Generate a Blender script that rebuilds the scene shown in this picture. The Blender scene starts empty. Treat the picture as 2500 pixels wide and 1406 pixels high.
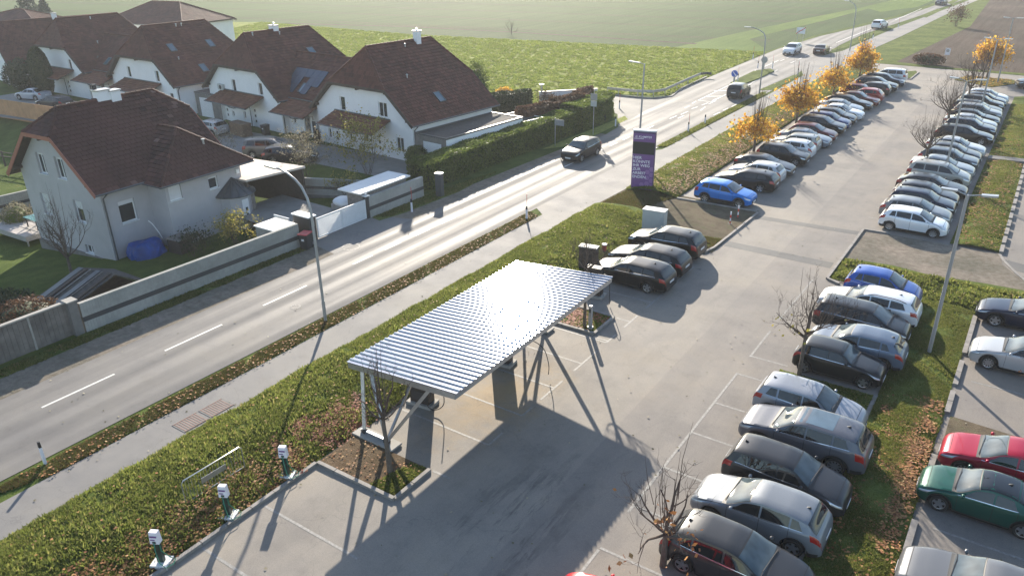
import bpy, bmesh, math, random
import numpy as np
from mathutils import Vector, Matrix
PI = math.pi
SC = bpy.context.scene
COL = SC.collection
# ---------------------------------------------------------------- camera, sky, sun, exposure
F_PX = 1871.18
RX = Vector((0.82583796, 0.22626617, -0.5165223))
RY = Vector((0.56370565, -0.35575205, 0.74543707))
RZ = Vector((-0.01508668, -0.90677676, -0.42134106))
CAM_H = 18.0
# rows above: world axis expressed in (right, down, forward) camera coordinates
cam_d = bpy.data.cameras.new('camera'); cam = bpy.data.objects.new('camera', cam_d); COL.objects.link(cam)
M = Matrix(((RX[0], -RX[1], -RX[2], 0), (RY[0], -RY[1], -RY[2], 0), (RZ[0], -RZ[1], -RZ[2], CAM_H), (0, 0, 0, 1)))
cam.matrix_world = M
cam_d.sensor_width = 36; cam_d.lens = 36 * F_PX / 2500; cam_d.clip_end = 5000; cam_d.clip_start = 0.5
SC.camera = cam
def at(px, py, z=0.0):
    """world ground point seen at a photo pixel, at height z"""
    r = Vector((px - 1250, py - 703, F_PX))
    w = Vector((RX.dot(r), RY.dot(r), RZ.dot(r))); t = (z - CAM_H) / w.z
    return Vector((w.x * t, w.y * t, z))
SUN_EL = math.radians(20.7); SUN_AZ = math.radians(127.7)      # direction to the sun, from +x
sun_d = bpy.data.lights.new('sun', 'SUN'); sun = bpy.data.objects.new('sun', sun_d); COL.objects.link(sun)
sun_d.energy = 5.0; sun_d.angle = math.radians(0.5); sun_d.color = (1.0, 0.905, 0.76)
sdir = Vector((math.cos(SUN_EL) * math.cos(SUN_AZ), math.cos(SUN_EL) * math.sin(SUN_AZ), math.sin(SUN_EL)))
sun.rotation_euler = sdir.to_track_quat('Z', 'Y').to_euler(); sun.location = (-60, 90, 60)
W = bpy.data.worlds.new('World'); SC.world = W; W.use_nodes = True
nt = W.node_tree; nt.nodes.clear()
sky = nt.nodes.new('ShaderNodeTexSky'); sky.sky_type = 'NISHITA'; sky.sun_disc = False
sky.sun_elevation = SUN_EL; sky.sun_rotation = math.pi / 2 - SUN_AZ
sky.air_density = 1.0; sky.dust_density = .7; sky.ozone_density = 1.0; sky.altitude = 300
bg = nt.nodes.new('ShaderNodeBackground'); bg.inputs[1].default_value = 0.115
wo = nt.nodes.new('ShaderNodeOutputWorld'); nt.links.new(sky.outputs[0], bg.inputs[0]); nt.links.new(bg.outputs[0], wo.inputs[0])
SC.view_settings.view_transform = 'Standard'; SC.view_settings.look = 'None'
SC.view_settings.exposure = 1.2; SC.view_settings.gamma = 1.0
try:
    SC.view_settings.use_curve_mapping = False
except Exception: pass
SC.cycles.max_bounces = 6; SC.cycles.diffuse_bounces = 3; SC.cycles.glossy_bounces = 3
SC.cycles.transparent_max_bounces = 8; SC.cycles.volume_bounces = 0
SC.cycles.sample_clamp_indirect = 6.0; SC.cycles.caustics_reflective = False; SC.cycles.caustics_refractive = False
SC.render.engine = 'CYCLES'
SC.cycles.use_denoising = True
# ---------------------------------------------------------------- materials
MATS = {}
def newmat(name):
    m = bpy.data.materials.new(name); m.use_nodes = True; m.node_tree.nodes.clear()
    MATS[name] = m
    t = m.node_tree
    o = t.nodes.new('ShaderNodeOutputMaterial'); p = t.nodes.new('ShaderNodeBsdfPrincipled')
    t.links.new(p.outputs[0], o.inputs[0])
    return m, t, p
def N(t, kind, **kw):
    n = t.nodes.new('ShaderNode' + kind)
    for k, v in kw.items():
        if isinstance(k, str) and hasattr(n, k): setattr(n, k, v)
    return n
def setin(n, **kw):
    for k, v in kw.items(): n.inputs[k.replace('_', ' ')].default_value = v
def noise(t, scale, detail=4, rough=.55, vec=None):
    n = t.nodes.new('ShaderNodeTexNoise'); n.inputs['Scale'].default_value = scale
    n.inputs['Detail'].default_value = detail; n.inputs['Roughness'].default_value = rough
    if vec is None:
        g = t.nodes.new('ShaderNodeNewGeometry'); vec = g.outputs['Position']
    t.links.new(vec, n.inputs['Vector'])
    return n.outputs['Fac']
def ramp(t, fac, stops):
    r = t.nodes.new('ShaderNodeValToRGB'); t.links.new(fac, r.inputs[0])
    e = r.color_ramp.elements
    while len(e) < len(stops): e.new(0.5)
    for i, (p, c) in enumerate(stops):
        e[i].position = p; e[i].color = (*c, 1) if not isinstance(c, float) else (c, c, c, 1)
    return r.outputs[0]
def mix(t, fac, a, b, mode='MIX'):
    m = t.nodes.new('ShaderNodeMix'); m.data_type = 'RGBA'; m.blend_type = mode
    for sock, v in ((m.inputs[0], fac), (m.inputs[6], a), (m.inputs[7], b)):
        if isinstance(v, (int, float)): sock.default_value = v
        elif isinstance(v, tuple): sock.default_value = (*v, 1)
        else: t.links.new(v, sock)
    return m.outputs[2]
def bump(t, p, height, strength=.4, dist=.02):
    b = t.nodes.new('ShaderNodeBump'); b.inputs['Strength'].default_value = strength; b.inputs['Distance'].default_value = dist
    t.links.new(height, b.inputs['Height']); t.links.new(b.outputs[0], p.inputs['Normal'])
def plain(name, c, rough=.6, metal=0.0, var=.12, scale=3.0, spec=.5, bumps=0.0, coat=0.0):
    m, t, p = newmat(name)
    f = noise(t, scale, 5)
    lo = tuple(x * (1 - var) for x in c); hi = tuple(min(1, x * (1 + var)) for x in c)
    t.links.new(ramp(t, f, [(.3, lo), (.7, hi)]), p.inputs['Base Color'])
    p.inputs['Roughness'].default_value = rough; p.inputs['Metallic'].default_value = metal
    p.inputs['Specular IOR Level'].default_value = spec
    if coat: p.inputs['Coat Weight'].default_value = coat
    if bumps: bump(t, p, noise(t, scale * 12, 4), bumps, .01)
    return m
def island_mat(name, stops, rough=.7, trans=0.0, spec=.3):
    """foliage, leaves, tiles: each loose piece takes its own tone"""
    m, t, p = newmat(name)
    g = t.nodes.new('ShaderNodeNewGeometry')
    r = ramp(t, g.outputs['Random Per Island'], stops)
    big = noise(t, .35, 3)
    c = mix(t, .55, r, ramp(t, big, [(.3, (.55, .6, .5)), (.7, (1.35, 1.3, 1.2))]), 'MULTIPLY')
    t.links.new(c, p.inputs['Base Color']); p.inputs['Roughness'].default_value = rough
    p.inputs['Specular IOR Level'].default_value = spec
    if trans:
        d = t.nodes.new('ShaderNodeBsdfTranslucent'); t.links.new(c, d.inputs['Color'])
        mx = t.nodes.new('ShaderNodeMixShader'); mx.inputs[0].default_value = trans
        o = [n for n in t.nodes if n.type == 'OUTPUT_MATERIAL'][0]
        t.links.new(p.outputs[0], mx.inputs[1]); t.links.new(d.outputs[0], mx.inputs[2]); t.links.new(mx.outputs[0], o.inputs[0])
    return m
# asphalt of the car park, with seams of older and newer paving, stains and dust
def asphalt(name, base, track=False, tint=(1, .97, .92)):
    m, t, p = newmat(name)
    g = t.nodes.new('ShaderNodeNewGeometry'); sep = t.nodes.new('ShaderNodeSeparateXYZ'); t.links.new(g.outputs['Position'], sep.inputs[0])
    b = tuple(base * k for k in tint)
    fine = ramp(t, noise(t, 45, 3, .7), [(.25, tuple(x * .75 for x in b)), (.75, tuple(x * 1.25 for x in b))])
    patch = ramp(t, noise(t, .22, 5, .6), [(.35, (.82, .83, .86)), (.5, (1., 1., 1.)), (.68, (1.16, 1.13, 1.06))])
    c = mix(t, 1.0, fine, patch, 'MULTIPLY')
    st = ramp(t, noise(t, 1.1, 6, .65), [(.3, (.86, .85, .84)), (.45, (1., 1., 1.)), (.7, (1.06, 1.05, 1.03))])
    c = mix(t, .8, c, st, 'MULTIPLY')
    if track:
        # polished wheel tracks run along the road
        mp = t.nodes.new('ShaderNodeMapping'); t.links.new(g.outputs['Position'], mp.inputs[0]); mp.inputs['Scale'].default_value = (1, .02, 1)
        st2 = noise(t, 1.6, 3, .5, mp.outputs[0])
        mth = t.nodes.new('ShaderNodeMath'); mth.operation = 'MULTIPLY_ADD'; t.links.new(sep.outputs[0], mth.inputs[0])
        mth.inputs[1].default_value = 2 * PI / 1.55; mth.inputs[2].default_value = 0.6
        sn = t.nodes.new('ShaderNodeMath'); sn.operation = 'SINE'; t.links.new(mth.outputs[0], sn.inputs[0])
        ad = t.nodes.new('ShaderNodeMath'); ad.operation = 'MULTIPLY_ADD'; t.links.new(sn.outputs[0], ad.inputs[0]); ad.inputs[1].default_value = .14
        t.links.new(st2, ad.inputs[2])
        rr = ramp(t, ad.outputs[0], [(.3, .85), (.7, .66)])
        t.links.new(rr, p.inputs['Roughness'])
        c = mix(t, .7, c, ramp(t, ad.outputs[0], [(.25, (.78, .78, .79)), (.75, (1.18, 1.16, 1.14))]), 'MULTIPLY')
    else:
        rr = ramp(t, noise(t, .5, 4), [(.3, .74), (.7, .82)]); t.links.new(rr, p.inputs['Roughness'])
        # tan silt under the carport, dark drip and tyre streaks beyond it
        def blob_(cx, cy, rx, ry, lo=1.0, hi=.0):
            mp = t.nodes.new('ShaderNodeMapping'); mp.vector_type = 'TEXTURE'; t.links.new(g.outputs['Position'], mp.inputs[0]); mp.inputs['Location'].default_value = (cx, cy, 0); mp.inputs['Scale'].default_value = (rx, ry, 1e3)
            ln = t.nodes.new('ShaderNodeVectorMath'); ln.operation = 'LENGTH'; t.links.new(mp.outputs[0], ln.inputs[0]); nz = noise(t, .8, 5, .7)
            a_ = t.nodes.new('ShaderNodeMath'); a_.operation = 'ADD'; t.links.new(ln.outputs['Value'], a_.inputs[0]); t.links.new(nz, a_.inputs[1])
            return ramp(t, a_.outputs[0], [(.55, 1.0), (1.35, 0.0)])
        if name == 'lot_asphalt':
            sp = ramp(t, noise(t, 2.2, 2, .5), [(.20, 1.0), (.27, 0.0)]); c = mix(t, sp, c, mix(t, 1.0, c, (.62, .62, .64), 'MULTIPLY'))
            c = mix(t, blob_(-16.4, 22.5, 4.6, 9.5), c, mix(t, 1.0, c, (1.2, 1.0, .70), 'MULTIPLY'))
            mp = t.nodes.new('ShaderNodeMapping'); t.links.new(g.outputs['Position'], mp.inputs[0]); mp.inputs['Rotation'].default_value = (0, 0, .12); mp.inputs['Scale'].default_value = (1.3, .16, 1)
            stk = ramp(t, noise(t, 1.0, 6, .7, mp.outputs[0]), [(.44, 1.0), (.5, 0.0)])
            fm = t.nodes.new('ShaderNodeMath'); fm.operation = 'MULTIPLY'; t.links.new(blob_(-11.5, 16.5, 5, 9), fm.inputs[0]); t.links.new(stk, fm.inputs[1])
            c = mix(t, fm.outputs[0], c, mix(t, 1.0, c, (.55, .55, .58), 'MULTIPLY'))
            tr = ramp(t, noise(t, .7, 6, .7, mp.outputs[0]), [(.36, (.9, .9, .9)), (.5, (1., 1., 1.)), (.66, (1.06, 1.05, 1.04))]); c = mix(t, .8, c, tr, 'MULTIPLY')
        # long paving seam: the eastern half is an older, darker layer
        gt = t.nodes.new('ShaderNodeMapRange'); t.links.new(sep.outputs[0], gt.inputs[0])
        gt.inputs[1].default_value = -11.16; gt.inputs[2].default_value = -11.08; gt.inputs[3].default_value = 0; gt.inputs[4].default_value = 1
        c = mix(t, gt.outputs[0], c, mix(t, 1.0, c, (.88, .88, .9), 'MULTIPLY'))
        # cracks
        v = t.nodes.new('ShaderNodeTexVoronoi'); v.feature = 'DISTANCE_TO_EDGE'; v.inputs['Scale'].default_value = .16
        wv = t.nodes.new('ShaderNodeVectorMath'); wv.operation = 'MULTIPLY_ADD'
        nn = t.nodes.new('ShaderNodeTexNoise'); nn.inputs['Scale'].default_value = .9; nn.inputs['Detail'].default_value = 5; t.links.new(g.outputs['Position'], nn.inputs['Vector'])
        t.links.new(nn.outputs['Color'], wv.inputs[0]); wv.inputs[1].default_value = (2.2, 2.2, 2.2); t.links.new(g.outputs['Position'], wv.inputs[2])
        t.links.new(wv.outputs[0], v.inputs['Vector'])
        c = mix(t, ramp(t, v.outputs['Distance'], [(0.0, .28), (.004, 0.0)]), c, (base * .35, base * .34, base * .33))
    t.links.new(c, p.inputs['Base Color'])
    p.inputs['Specular IOR Level'].default_value = .32 if track else .28
    bump(t, p, noise(t, 60, 3, .7), .5, .01)
    return m
asphalt('road_asphalt', .165, track=True, tint=(1.02, .97, .92))
asphalt('path_asphalt', .20, tint=(1.02, .97, .92))
asphalt('lot_asphalt', .225, tint=(1.07, .96, .84))
asphalt('patch_asphalt', .14)
def ground_mat(name, stops, s1, s2, bumpd=.1, rough=.9, stretch=None, s3=18, stops2=None):
    m, t, p = newmat(name)
    g = t.nodes.new('ShaderNodeNewGeometry'); vec = g.outputs['Position']
    if stretch:
        mp = t.nodes.new('ShaderNodeMapping'); t.links.new(vec, mp.inputs[0])
        mp.inputs['Rotation'].default_value = (0, 0, stretch[1]); mp.inputs['Scale'].default_value = (1, stretch[0], 1); vec2 = mp.outputs[0]
    else: vec2 = vec
    a = ramp(t, noise(t, s1, 6, .65, vec2), stops)
    b = ramp(t, noise(t, s2, 4, .6), stops2 or [(.3, (.72, .76, .7)), (.7, (1.3, 1.25, 1.2))])
    c = mix(t, 1.0, a, b, 'MULTIPLY')
    fine = ramp(t, noise(t, s3, 4, .7), [(.3, (.7, .7, .7)), (.7, (1.3, 1.3, 1.3))])
    c = mix(t, .8, c, fine, 'MULTIPLY')
    t.links.new(c, p.inputs['Base Color']); p.inputs['Roughness'].default_value = rough; p.inputs['Specular IOR Level'].default_value = .03
    bump(t, p, noise(t, s3 * .5, 5, .7), 1.0, bumpd)
    return m
ground_mat('lawn', [(.3, (.06, .09, .022)), (.6, (.095, .13, .034)), (.8, (.14, .14, .05))], .8, .12, .08)
ground_mat('meadow_grass', [(.32, (.17, .20, .055)), (.55, (.25, .28, .08)), (.78, (.34, .33, .13))], .9, .05, .25, s3=5)
ground_mat('strip_grass', [(.3, (.08, .11, .028)), (.6, (.12, .15, .042)), (.8, (.16, .14, .06))], 1.2, .3, .08)
ground_mat('crop', [(.3, (.058, .09, .036)), (.7, (.082, .118, .047))], .6, .012, .1, stretch=(.06, -.25), s3=3)
ground_mat('crop_light', [(.3, (.09, .14, .04)), (.7, (.13, .18, .05))], .8, .03, .1, stretch=(.1, 0), s3=3)
ground_mat('ploughed', [(.3, (.075, .055, .045)), (.7, (.12, .095, .08))], 1.2, .06, .2, stretch=(.05, -.55), s3=4)
ground_mat('bare_soil', [(.3, (.10, .07, .045)), (.7, (.17, .125, .085))], 2.5, .5, .05, s3=30)
ground_mat('gravel_ground', [(.3, (.16, .135, .11)), (.7, (.26, .23, .2))], 3, .4, .04, s3=40)
ground_mat('gravel_weeds', [(.3, (.10, .08, .06)), (.55, (.15, .125, .09)), (.75, (.09, .11, .05))], 1.6, .5, .05, s3=35)
plain('line_white', (.62, .6, .56), .6, var=.12, scale=8)
# worn marking: paint with gaps of asphalt colour
m, t, p = newmat('worn_line')
t.links.new(ramp(t, noise(t, 9, 6, .75), [(.42, (.2, .19, .175)), (.62, (.31, .295, .275))]), p.inputs['Base Color']); p.inputs['Roughness'].default_value = .7
plain('kerb_stone', (.24, .22, .2), .8, var=.25, scale=2.5, bumps=.3)
plain('concrete', (.33, .31, .28), .8, var=.15, scale=2, bumps=.2)
plain('concrete_dark', (.17, .16, .15), .85, var=.2, scale=2, bumps=.2)
plain('wall_grey', (.43, .415, .425), .85, var=.05, scale=1.5, bumps=.15)
plain('wall_white', (.82, .82, .82), .85, var=.03, scale=1.2, bumps=.1)
plain('block_grey', (.27, .26, .25), .85, var=.15, scale=4, bumps=.3)
plain('band_dark', (.05, .05, .053), .7, var=.1)
plain('white_trim', (.78, .78, .77), .45, var=.03)
plain('white_metal', (.72, .73, .74), .35, var=.04)
plain('galvanised', (.46, .47, .48), .38, metal=.75, var=.12, scale=6)
plain('sheet_steel', (.30, .33, .40), .13, metal=.72, var=.08, scale=3, spec=.25)
plain('pole_grey', (.34, .35, .36), .45, metal=.4, var=.08)
plain('dark_metal', (.05, .05, .055), .5, metal=.3)
plain('black_plastic', (.018, .018, .02), .55, var=.1)
plain('rubber', (.015, .015, .015), .8, var=.2)
plain('wood_brown', (.16, .10, .06), .8, var=.25, scale=5)
plain('wood_dark', (.06, .045, .035), .8, var=.25, scale=5)
plain('wood_grey', (.2, .18, .16), .85, var=.3, scale=6)
plain('copper_fascia', (.33, .12, .085), .55, var=.1)
plain('tin_grey', (.10, .105, .11), .45, metal=.4)
plain('flat_roof', (.55, .47, .41), .8, var=.1, scale=.8)
plain('flat_roof_pale', (.75, .74, .72), .6, var=.06, scale=1)
plain('roof_gravel', (.07, .065, .06), .95, var=.35, scale=6, bumps=.6)
plain('red_paint', (.55, .05, .03), .5)
plain('blue_paint', (.02, .1, .45), .5)
plain('tarp_blue', (.02, .13, .5), .4, var=.25, scale=2)
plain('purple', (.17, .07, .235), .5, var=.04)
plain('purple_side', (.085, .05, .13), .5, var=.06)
plain('hexagon_purple', (.27, .14, .34), .4, var=.04)
plain('screen_dark', (.012, .014, .015), .5, var=.1)
plain('text_white', (.78, .76, .8), .5, var=.02)
plain('cabinet_grey', (.48, .49, .47), .5, var=.05)
plain('box_brown', (.035, .028, .026), .5, var=.1)
plain('bin_black', (.03, .03, .033), .45)
plain('bin_red', (.45, .04, .05), .5)
plain('bin_brown', (.09, .05, .03), .5)
plain('yellow_black', (.5, .36, .02), .5)
plain('bark', (.12, .095, .075), .9, var=.3, scale=8, bumps=.5)
plain('twig', (.10, .07, .055), .9, var=.3, scale=4)
plain('paving', (.24, .23, .21), .85, var=.15, scale=1.2, bumps=.2)
plain('solar', (.03, .045, .075), .22, metal=.2, var=.15, scale=2)
plain('glass_dark', (.03, .036, .042), .04, var=.2, scale=1.5, spec=.9)
plain('glass_sky', (.10, .15, .19), .08, var=.2, scale=1, spec=.9)
plain('shutter', (.62, .62, .63), .5, var=.04)
plain('terrace_tile', (.42, .38, .35), .7, var=.12, scale=3)
plain('orange_fence', (.45, .24, .12), .8, var=.15, scale=1.5)
plain('plate_white', (.7, .7, .7), .4)
plain('lamp_lens', (.5, .52, .55), .1, spec=.9)
plain('head_lamp', (.42, .45, .48), .08, metal=.5, spec=.9)
plain('tail_lamp', (.35, .012, .012), .12, spec=.8)
plain('rim_alloy', (.42, .43, .45), .3, metal=.85, var=.04)
plain('chrome', (.7, .7, .72), .15, metal=.9, var=.02)
plain('under', (.008, .008, .008), .8)
plain('rust_lid', (.22, .12, .09), .7, var=.25, scale=5)
island_mat('tile_brown', [(0, (.074, .025, .018)), (.5, (.098, .034, .024)), (1, (.124, .044, .031))], .75)
island_mat('tile_red', [(0, (.13, .05, .03)), (.5, (.17, .065, .04)), (1, (.20, .085, .05))], .7)
island_mat('tile_old', [(0, (.058, .027, .024)), (.6, (.082, .036, .03)), (.95, (.11, .05, .042)), (1, (.18, .11, .1))], .8)
island_mat('grass_blades', [(0, (.09, .12, .028)), (.5, (.17, .20, .046)), (.85, (.25, .25, .075)), (1, (.33, .26, .13))], .7, .6)
island_mat('grass_green', [(0, (.09, .12, .028)), (.5, (.175, .21, .048)), (.9, (.27, .28, .08)), (1, (.34, .28, .13))], .7, .6)
island_mat('meadow_tufts', [(0, (.16, .21, .045)), (.5, (.24, .30, .07)), (.9, (.32, .34, .11)), (1, (.36, .32, .18))], .7, .5)
island_mat('verge_dry', [(0, (.08, .10, .03)), (.5, (.14, .15, .045)), (.8, (.14, .09, .05)), (1, (.24, .14, .07))], .8, .45)
island_mat('fallen_leaves', [(0, (.16, .06, .03)), (.4, (.32, .13, .05)), (.75, (.42, .2, .075)), (1, (.46, .28, .12))], .7, .15)
island_mat('red_leaves', [(0, (.20, .04, .03)), (.5, (.32, .09, .05)), (1, (.42, .2, .1))], .7, .15)
island_mat('golden_leaves', [(0, (.40, .16, .02)), (.5, (.62, .34, .04)), (1, (.72, .48, .08))], .6, .5)
island_mat('hedge_leaves', [(0, (.075, .115, .022)), (.6, (.13, .175, .034)), (1, (.2, .24, .06))], .6, .5)
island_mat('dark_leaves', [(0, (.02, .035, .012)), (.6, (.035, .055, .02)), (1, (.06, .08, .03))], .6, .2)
island_mat('spruce_needles', [(0, (.02, .04, .025)), (1, (.05, .08, .045))], .7, .15)
island_mat('brown_leaves', [(0, (.08, .045, .03)), (.6, (.13, .07, .045)), (1, (.2, .12, .07))], .7, .3)
island_mat('yellow_leaves', [(0, (.12, .14, .03)), (.5, (.3, .26, .06)), (1, (.42, .34, .12))], .6, .45)
island_mat('pale_leaves', [(0, (.13, .12, .07)), (.6, (.26, .23, .16)), (1, (.4, .36, .28))], .7, .3)
island_mat('block_tones', [(0, (.33, .325, .32)), (.5, (.35, .345, .34)), (1, (.37, .365, .36))], .85)
m, t, p = newmat('car_paint')
oi = t.nodes.new('ShaderNodeObjectInfo'); t.links.new(oi.outputs['Color'], p.inputs['Base Color'])
p.inputs['Metallic'].default_value = .2; p.inputs['Roughness'].default_value = .3
p.inputs['Coat Weight'].default_value = .6; p.inputs['Specular IOR Level'].default_value = .15; p.inputs['Coat Roughness'].default_value = .04
m, t, p = newmat('windscreen_glass')
f = noise(t, 1.6, 2)
t.links.new(ramp(t, f, [(.35, (.055, .072, .08)), (.65, (.10, .13, .145))]), p.inputs['Base Color']); p.inputs['Roughness'].default_value = .03; p.inputs['Specular IOR Level'].default_value = .45
m, t, p = newmat('car_glass')
f = noise(t, 2.5, 3)
p.inputs['Base Color'].default_value = (.008, .010, .012, 1)
p.inputs['Roughness'].default_value = .02; p.inputs['IOR'].default_value = 1.5; p.inputs['Specular IOR Level'].default_value = .7
# ---------------------------------------------------------------- mesh helpers
class MB:
    def __init__(s): s.v = []; s.f = []; s.m = []
    def add(s, vs, fs, mi=0):
        o = len(s.v); s.v.extend(tuple(v) for v in vs)
        for f in fs: s.f.append(tuple(i + o for i in f)); s.m.append(mi)
        return s
    def box(s, x0, x1, y0, y1, z0, z1, mi=0, top_in=0.0):
        i = top_in
        return s.add([(x0, y0, z0), (x1, y0, z0), (x1, y1, z0), (x0, y1, z0), (x0 + i, y0 + i, z1), (x1 - i, y0 + i, z1), (x1 - i, y1 - i, z1), (x0 + i, y1 - i, z1)],
                     [(0, 3, 2, 1), (4, 5, 6, 7), (0, 1, 5, 4), (1, 2, 6, 5), (2, 3, 7, 6), (3, 0, 4, 7)], mi)
    def beam(s, a, b, w, h, mi=0, up=(0, 0, 1)):
        a = Vector(a); b = Vector(b); d = (b - a).normalized(); u = Vector(up)
        sd = d.cross(u)
        if sd.length < 1e-4: sd = d.cross(Vector((1, 0, 0)))
        sd.normalize(); u = sd.cross(d).normalized()
        vs = [p + sd * (w / 2 * i) + u * (h / 2 * j) for p in (a, b) for i, j in ((-1, -1), (1, -1), (1, 1), (-1, 1))]
        return s.add(vs, [(0, 1, 2, 3), (7, 6, 5, 4), (0, 4, 5, 1), (1, 5, 6, 2), (2, 6, 7, 3), (3, 7, 4, 0)], mi)
    def tube(s, pts, rs, n=8, mi=0, cap=True):
        pts = [Vector(p) for p in pts]; base = len(s.v)
        if isinstance(rs, (int, float)): rs = [rs] * len(pts)
        ref = None
        for i, p in enumerate(pts):
            d = (pts[min(i + 1, len(pts) - 1)] - pts[max(i - 1, 0)]).normalized()
            if ref is None or abs(ref.dot(d)) > .95: ref = Vector((1, 0, 0)) if abs(d.x) < .8 else Vector((0, 1, 0))
            a = d.cross(ref).normalized(); b = d.cross(a).normalized(); ref = b.cross(d).normalized() if False else ref
            for k in range(n):
                an = 2 * PI * k / n; s.v.append(tuple(p + a * (math.cos(an) * rs[i]) + b * (math.sin(an) * rs[i])))
        for i in range(len(pts) - 1):
            for k in range(n):
                k2 = (k + 1) % n
                s.f.append((base + i * n + k, base + i * n + k2, base + (i + 1) * n + k2, base + (i + 1) * n + k)); s.m.append(mi)
        if cap:
            s.f.append(tuple(base + k for k in range(n))[::-1]); s.m.append(mi)
            s.f.append(tuple(base + (len(pts) - 1) * n + k for k in range(n))); s.m.append(mi)
        return s
    def prism(s, poly, z0, z1, mi=0, bottom=True):
        n = len(poly); vs = [(p[0], p[1], z0) for p in poly] + [(p[0], p[1], z1) for p in poly]
        area = sum(poly[i][0] * poly[(i + 1) % n][1] - poly[(i + 1) % n][0] * poly[i][1] for i in range(n))
        idx = list(range(n)) if area > 0 else list(range(n))[::-1]
        fs = [tuple(i + n for i in idx)] + ([tuple(idx[::-1])] if bottom else [])
        for k in range(n):
            a, b = idx[k], idx[(k + 1) % n]; fs.append((a, b, b + n, a + n))
        return s.add(vs, fs, mi)
    def slab(s, pts, th, mi=0):
        """3D planar polygon thickened downwards along its normal"""
        pts = [Vector(p) for p in pts]; nrm = (pts[1] - pts[0]).cross(pts[2] - pts[0]).normalized()
        if nrm.z < 0: pts = pts[::-1]; nrm = -nrm
        n = len(pts); vs = pts + [p - nrm * th for p in pts]
        return s.add(vs, [tuple(range(n)), tuple(range(2 * n - 1, n - 1, -1))] + [(i + n, (i + 1) % n + n, (i + 1) % n, i) for i in range(n)], mi)
    def blob(s, c, r, sub=2, seed=0, amp=.12, mi=0):
        bm = bmesh.new(); bmesh.ops.create_icosphere(bm, subdivisions=sub, radius=1)
        rn = random.Random(seed); ph = [rn.uniform(0, 6) for _ in range(6)]
        vs = []
        for v in bm.verts:
            q = v.co; k = 1 + amp * (math.sin(q.x * 4 + ph[0]) * math.sin(q.y * 4 + ph[1]) + math.sin(q.z * 5 + ph[2]) * .6)
            vs.append((c[0] + q.x * r[0] * k, c[1] + q.y * r[1] * k, c[2] + q.z * r[2] * k))
        fs = [tuple(v.index for v in f.verts) for f in bm.faces]; bm.free()
        return s.add(vs, fs, mi)
    def mesh(s, name, mats, smooth=None):
        me = bpy.data.meshes.new(name); me.from_pydata(s.v, [], s.f)
        for m_ in (mats if isinstance(mats, (list, tuple)) else [mats]): me.materials.append(MATS[m_])
        if isinstance(mats, (list, tuple)) and len(mats) > 1: me.polygons.foreach_set('material_index', s.m)
        if smooth is not None:
            me.polygons.foreach_set('use_smooth', [True] * len(me.polygons)); me.set_sharp_from_angle(angle=math.radians(smooth))
        me.update(); return me
    def obj(s, name, mats, parent=None, smooth=None, **kw):
        return link(s.mesh(name, mats, smooth), name, parent, **kw)
def link(me, name, parent=None, loc=None, label=None, cat=None, group=None, kind=None, color=None):
    o = bpy.data.objects.new(name, me); COL.objects.link(o)
    if parent is not None: o.parent = parent
    if loc is not None: o.location = loc
    tag(o, label, cat, group, kind)
    if color: o.color = (*color, 1)
    return o
def tag(o, label=None, cat=None, group=None, kind=None):
    if label: o['label'] = label
    if cat: o['category'] = cat
    if group: o['group'] = group
    if kind: o['kind'] = kind
    return o
def thing(name, label, cat, loc=(0, 0, 0), rz=0.0, group=None):
    o = bpy.data.objects.new(name, None); COL.objects.link(o); o.empty_display_size = .3
    o.location = loc; o.rotation_euler = (0, 0, rz); return tag(o, label, cat, group)
def copy_tree(o, parent=None):
    c = o.copy(); COL.objects.link(c); c.parent = parent
    for ch in KIDS.get(o.name, [x for x in o.children]): copy_tree(ch, c)
    return c
KIDS = {}
def sheet(name, poly, z, mat, kind='structure', th=None, step=None, bumpy=0.0, hump=0.0, **kw):
    mb = MB(); poly = [(p[0], p[1]) for p in poly]
    if th: mb.prism(poly, z - th, z)
    else:
        n = len(poly); area = sum(poly[i][0] * poly[(i + 1) % n][1] - poly[(i + 1) % n][0] * poly[i][1] for i in range(n))
        if area < 0: poly = poly[::-1]
        mb.add([(x, y, z) for x, y in poly], [tuple(range(n))])
    return mb.obj(name, mat, kind=kind, **kw)
def line_on(a, b, w, z, mb):
    a = Vector((a[0], a[1], 0)); b = Vector((b[0], b[1], 0)); d = (b - a).normalized(); s = Vector((-d.y, d.x, 0)) * w / 2
    mb.add([(*(p).xy, z) for p in (a - s, b - s, b + s, a + s)], [(0, 1, 2, 3)])
def inside(p, poly):
    c = False; n = len(poly)
    for i in range(n):
        x1, y1 = poly[i][0], poly[i][1]; x2, y2 = poly[(i + 1) % n][0], poly[(i + 1) % n][1]
        if (y1 > p[1]) != (y2 > p[1]) and p[0] < (x2 - x1) * (p[1] - y1) / (y2 - y1) + x1: c = not c
    return c
def sample_poly(poly, n, rng, dens=None):
    xs = [p[0] for p in poly]; ys = [p[1] for p in poly]; out = []
    P = np.array([(p[0], p[1]) for p in poly]); k = 0
    while len(out) < n and k < 60:
        k += 1
        q = np.stack([rng.uniform(min(xs), max(xs), n), rng.uniform(min(ys), max(ys), n)], 1)
        c = np.zeros(n, bool)
        for i in range(len(P)):
            a, b = P[i], P[(i + 1) % len(P)]
            if a[1] == b[1]: continue
            m_ = ((a[1] > q[:, 1]) != (b[1] > q[:, 1])) & (q[:, 0] < (b[0] - a[0]) * (q[:, 1] - a[1]) / (b[1] - a[1]) + a[0]); c ^= m_
        q = q[c]
        if dens is not None and len(q): q = q[rng.random(len(q)) < dens(q[:, 0], q[:, 1])]
        out.extend(q.tolist())
    return np.array(out[:n])
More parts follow.
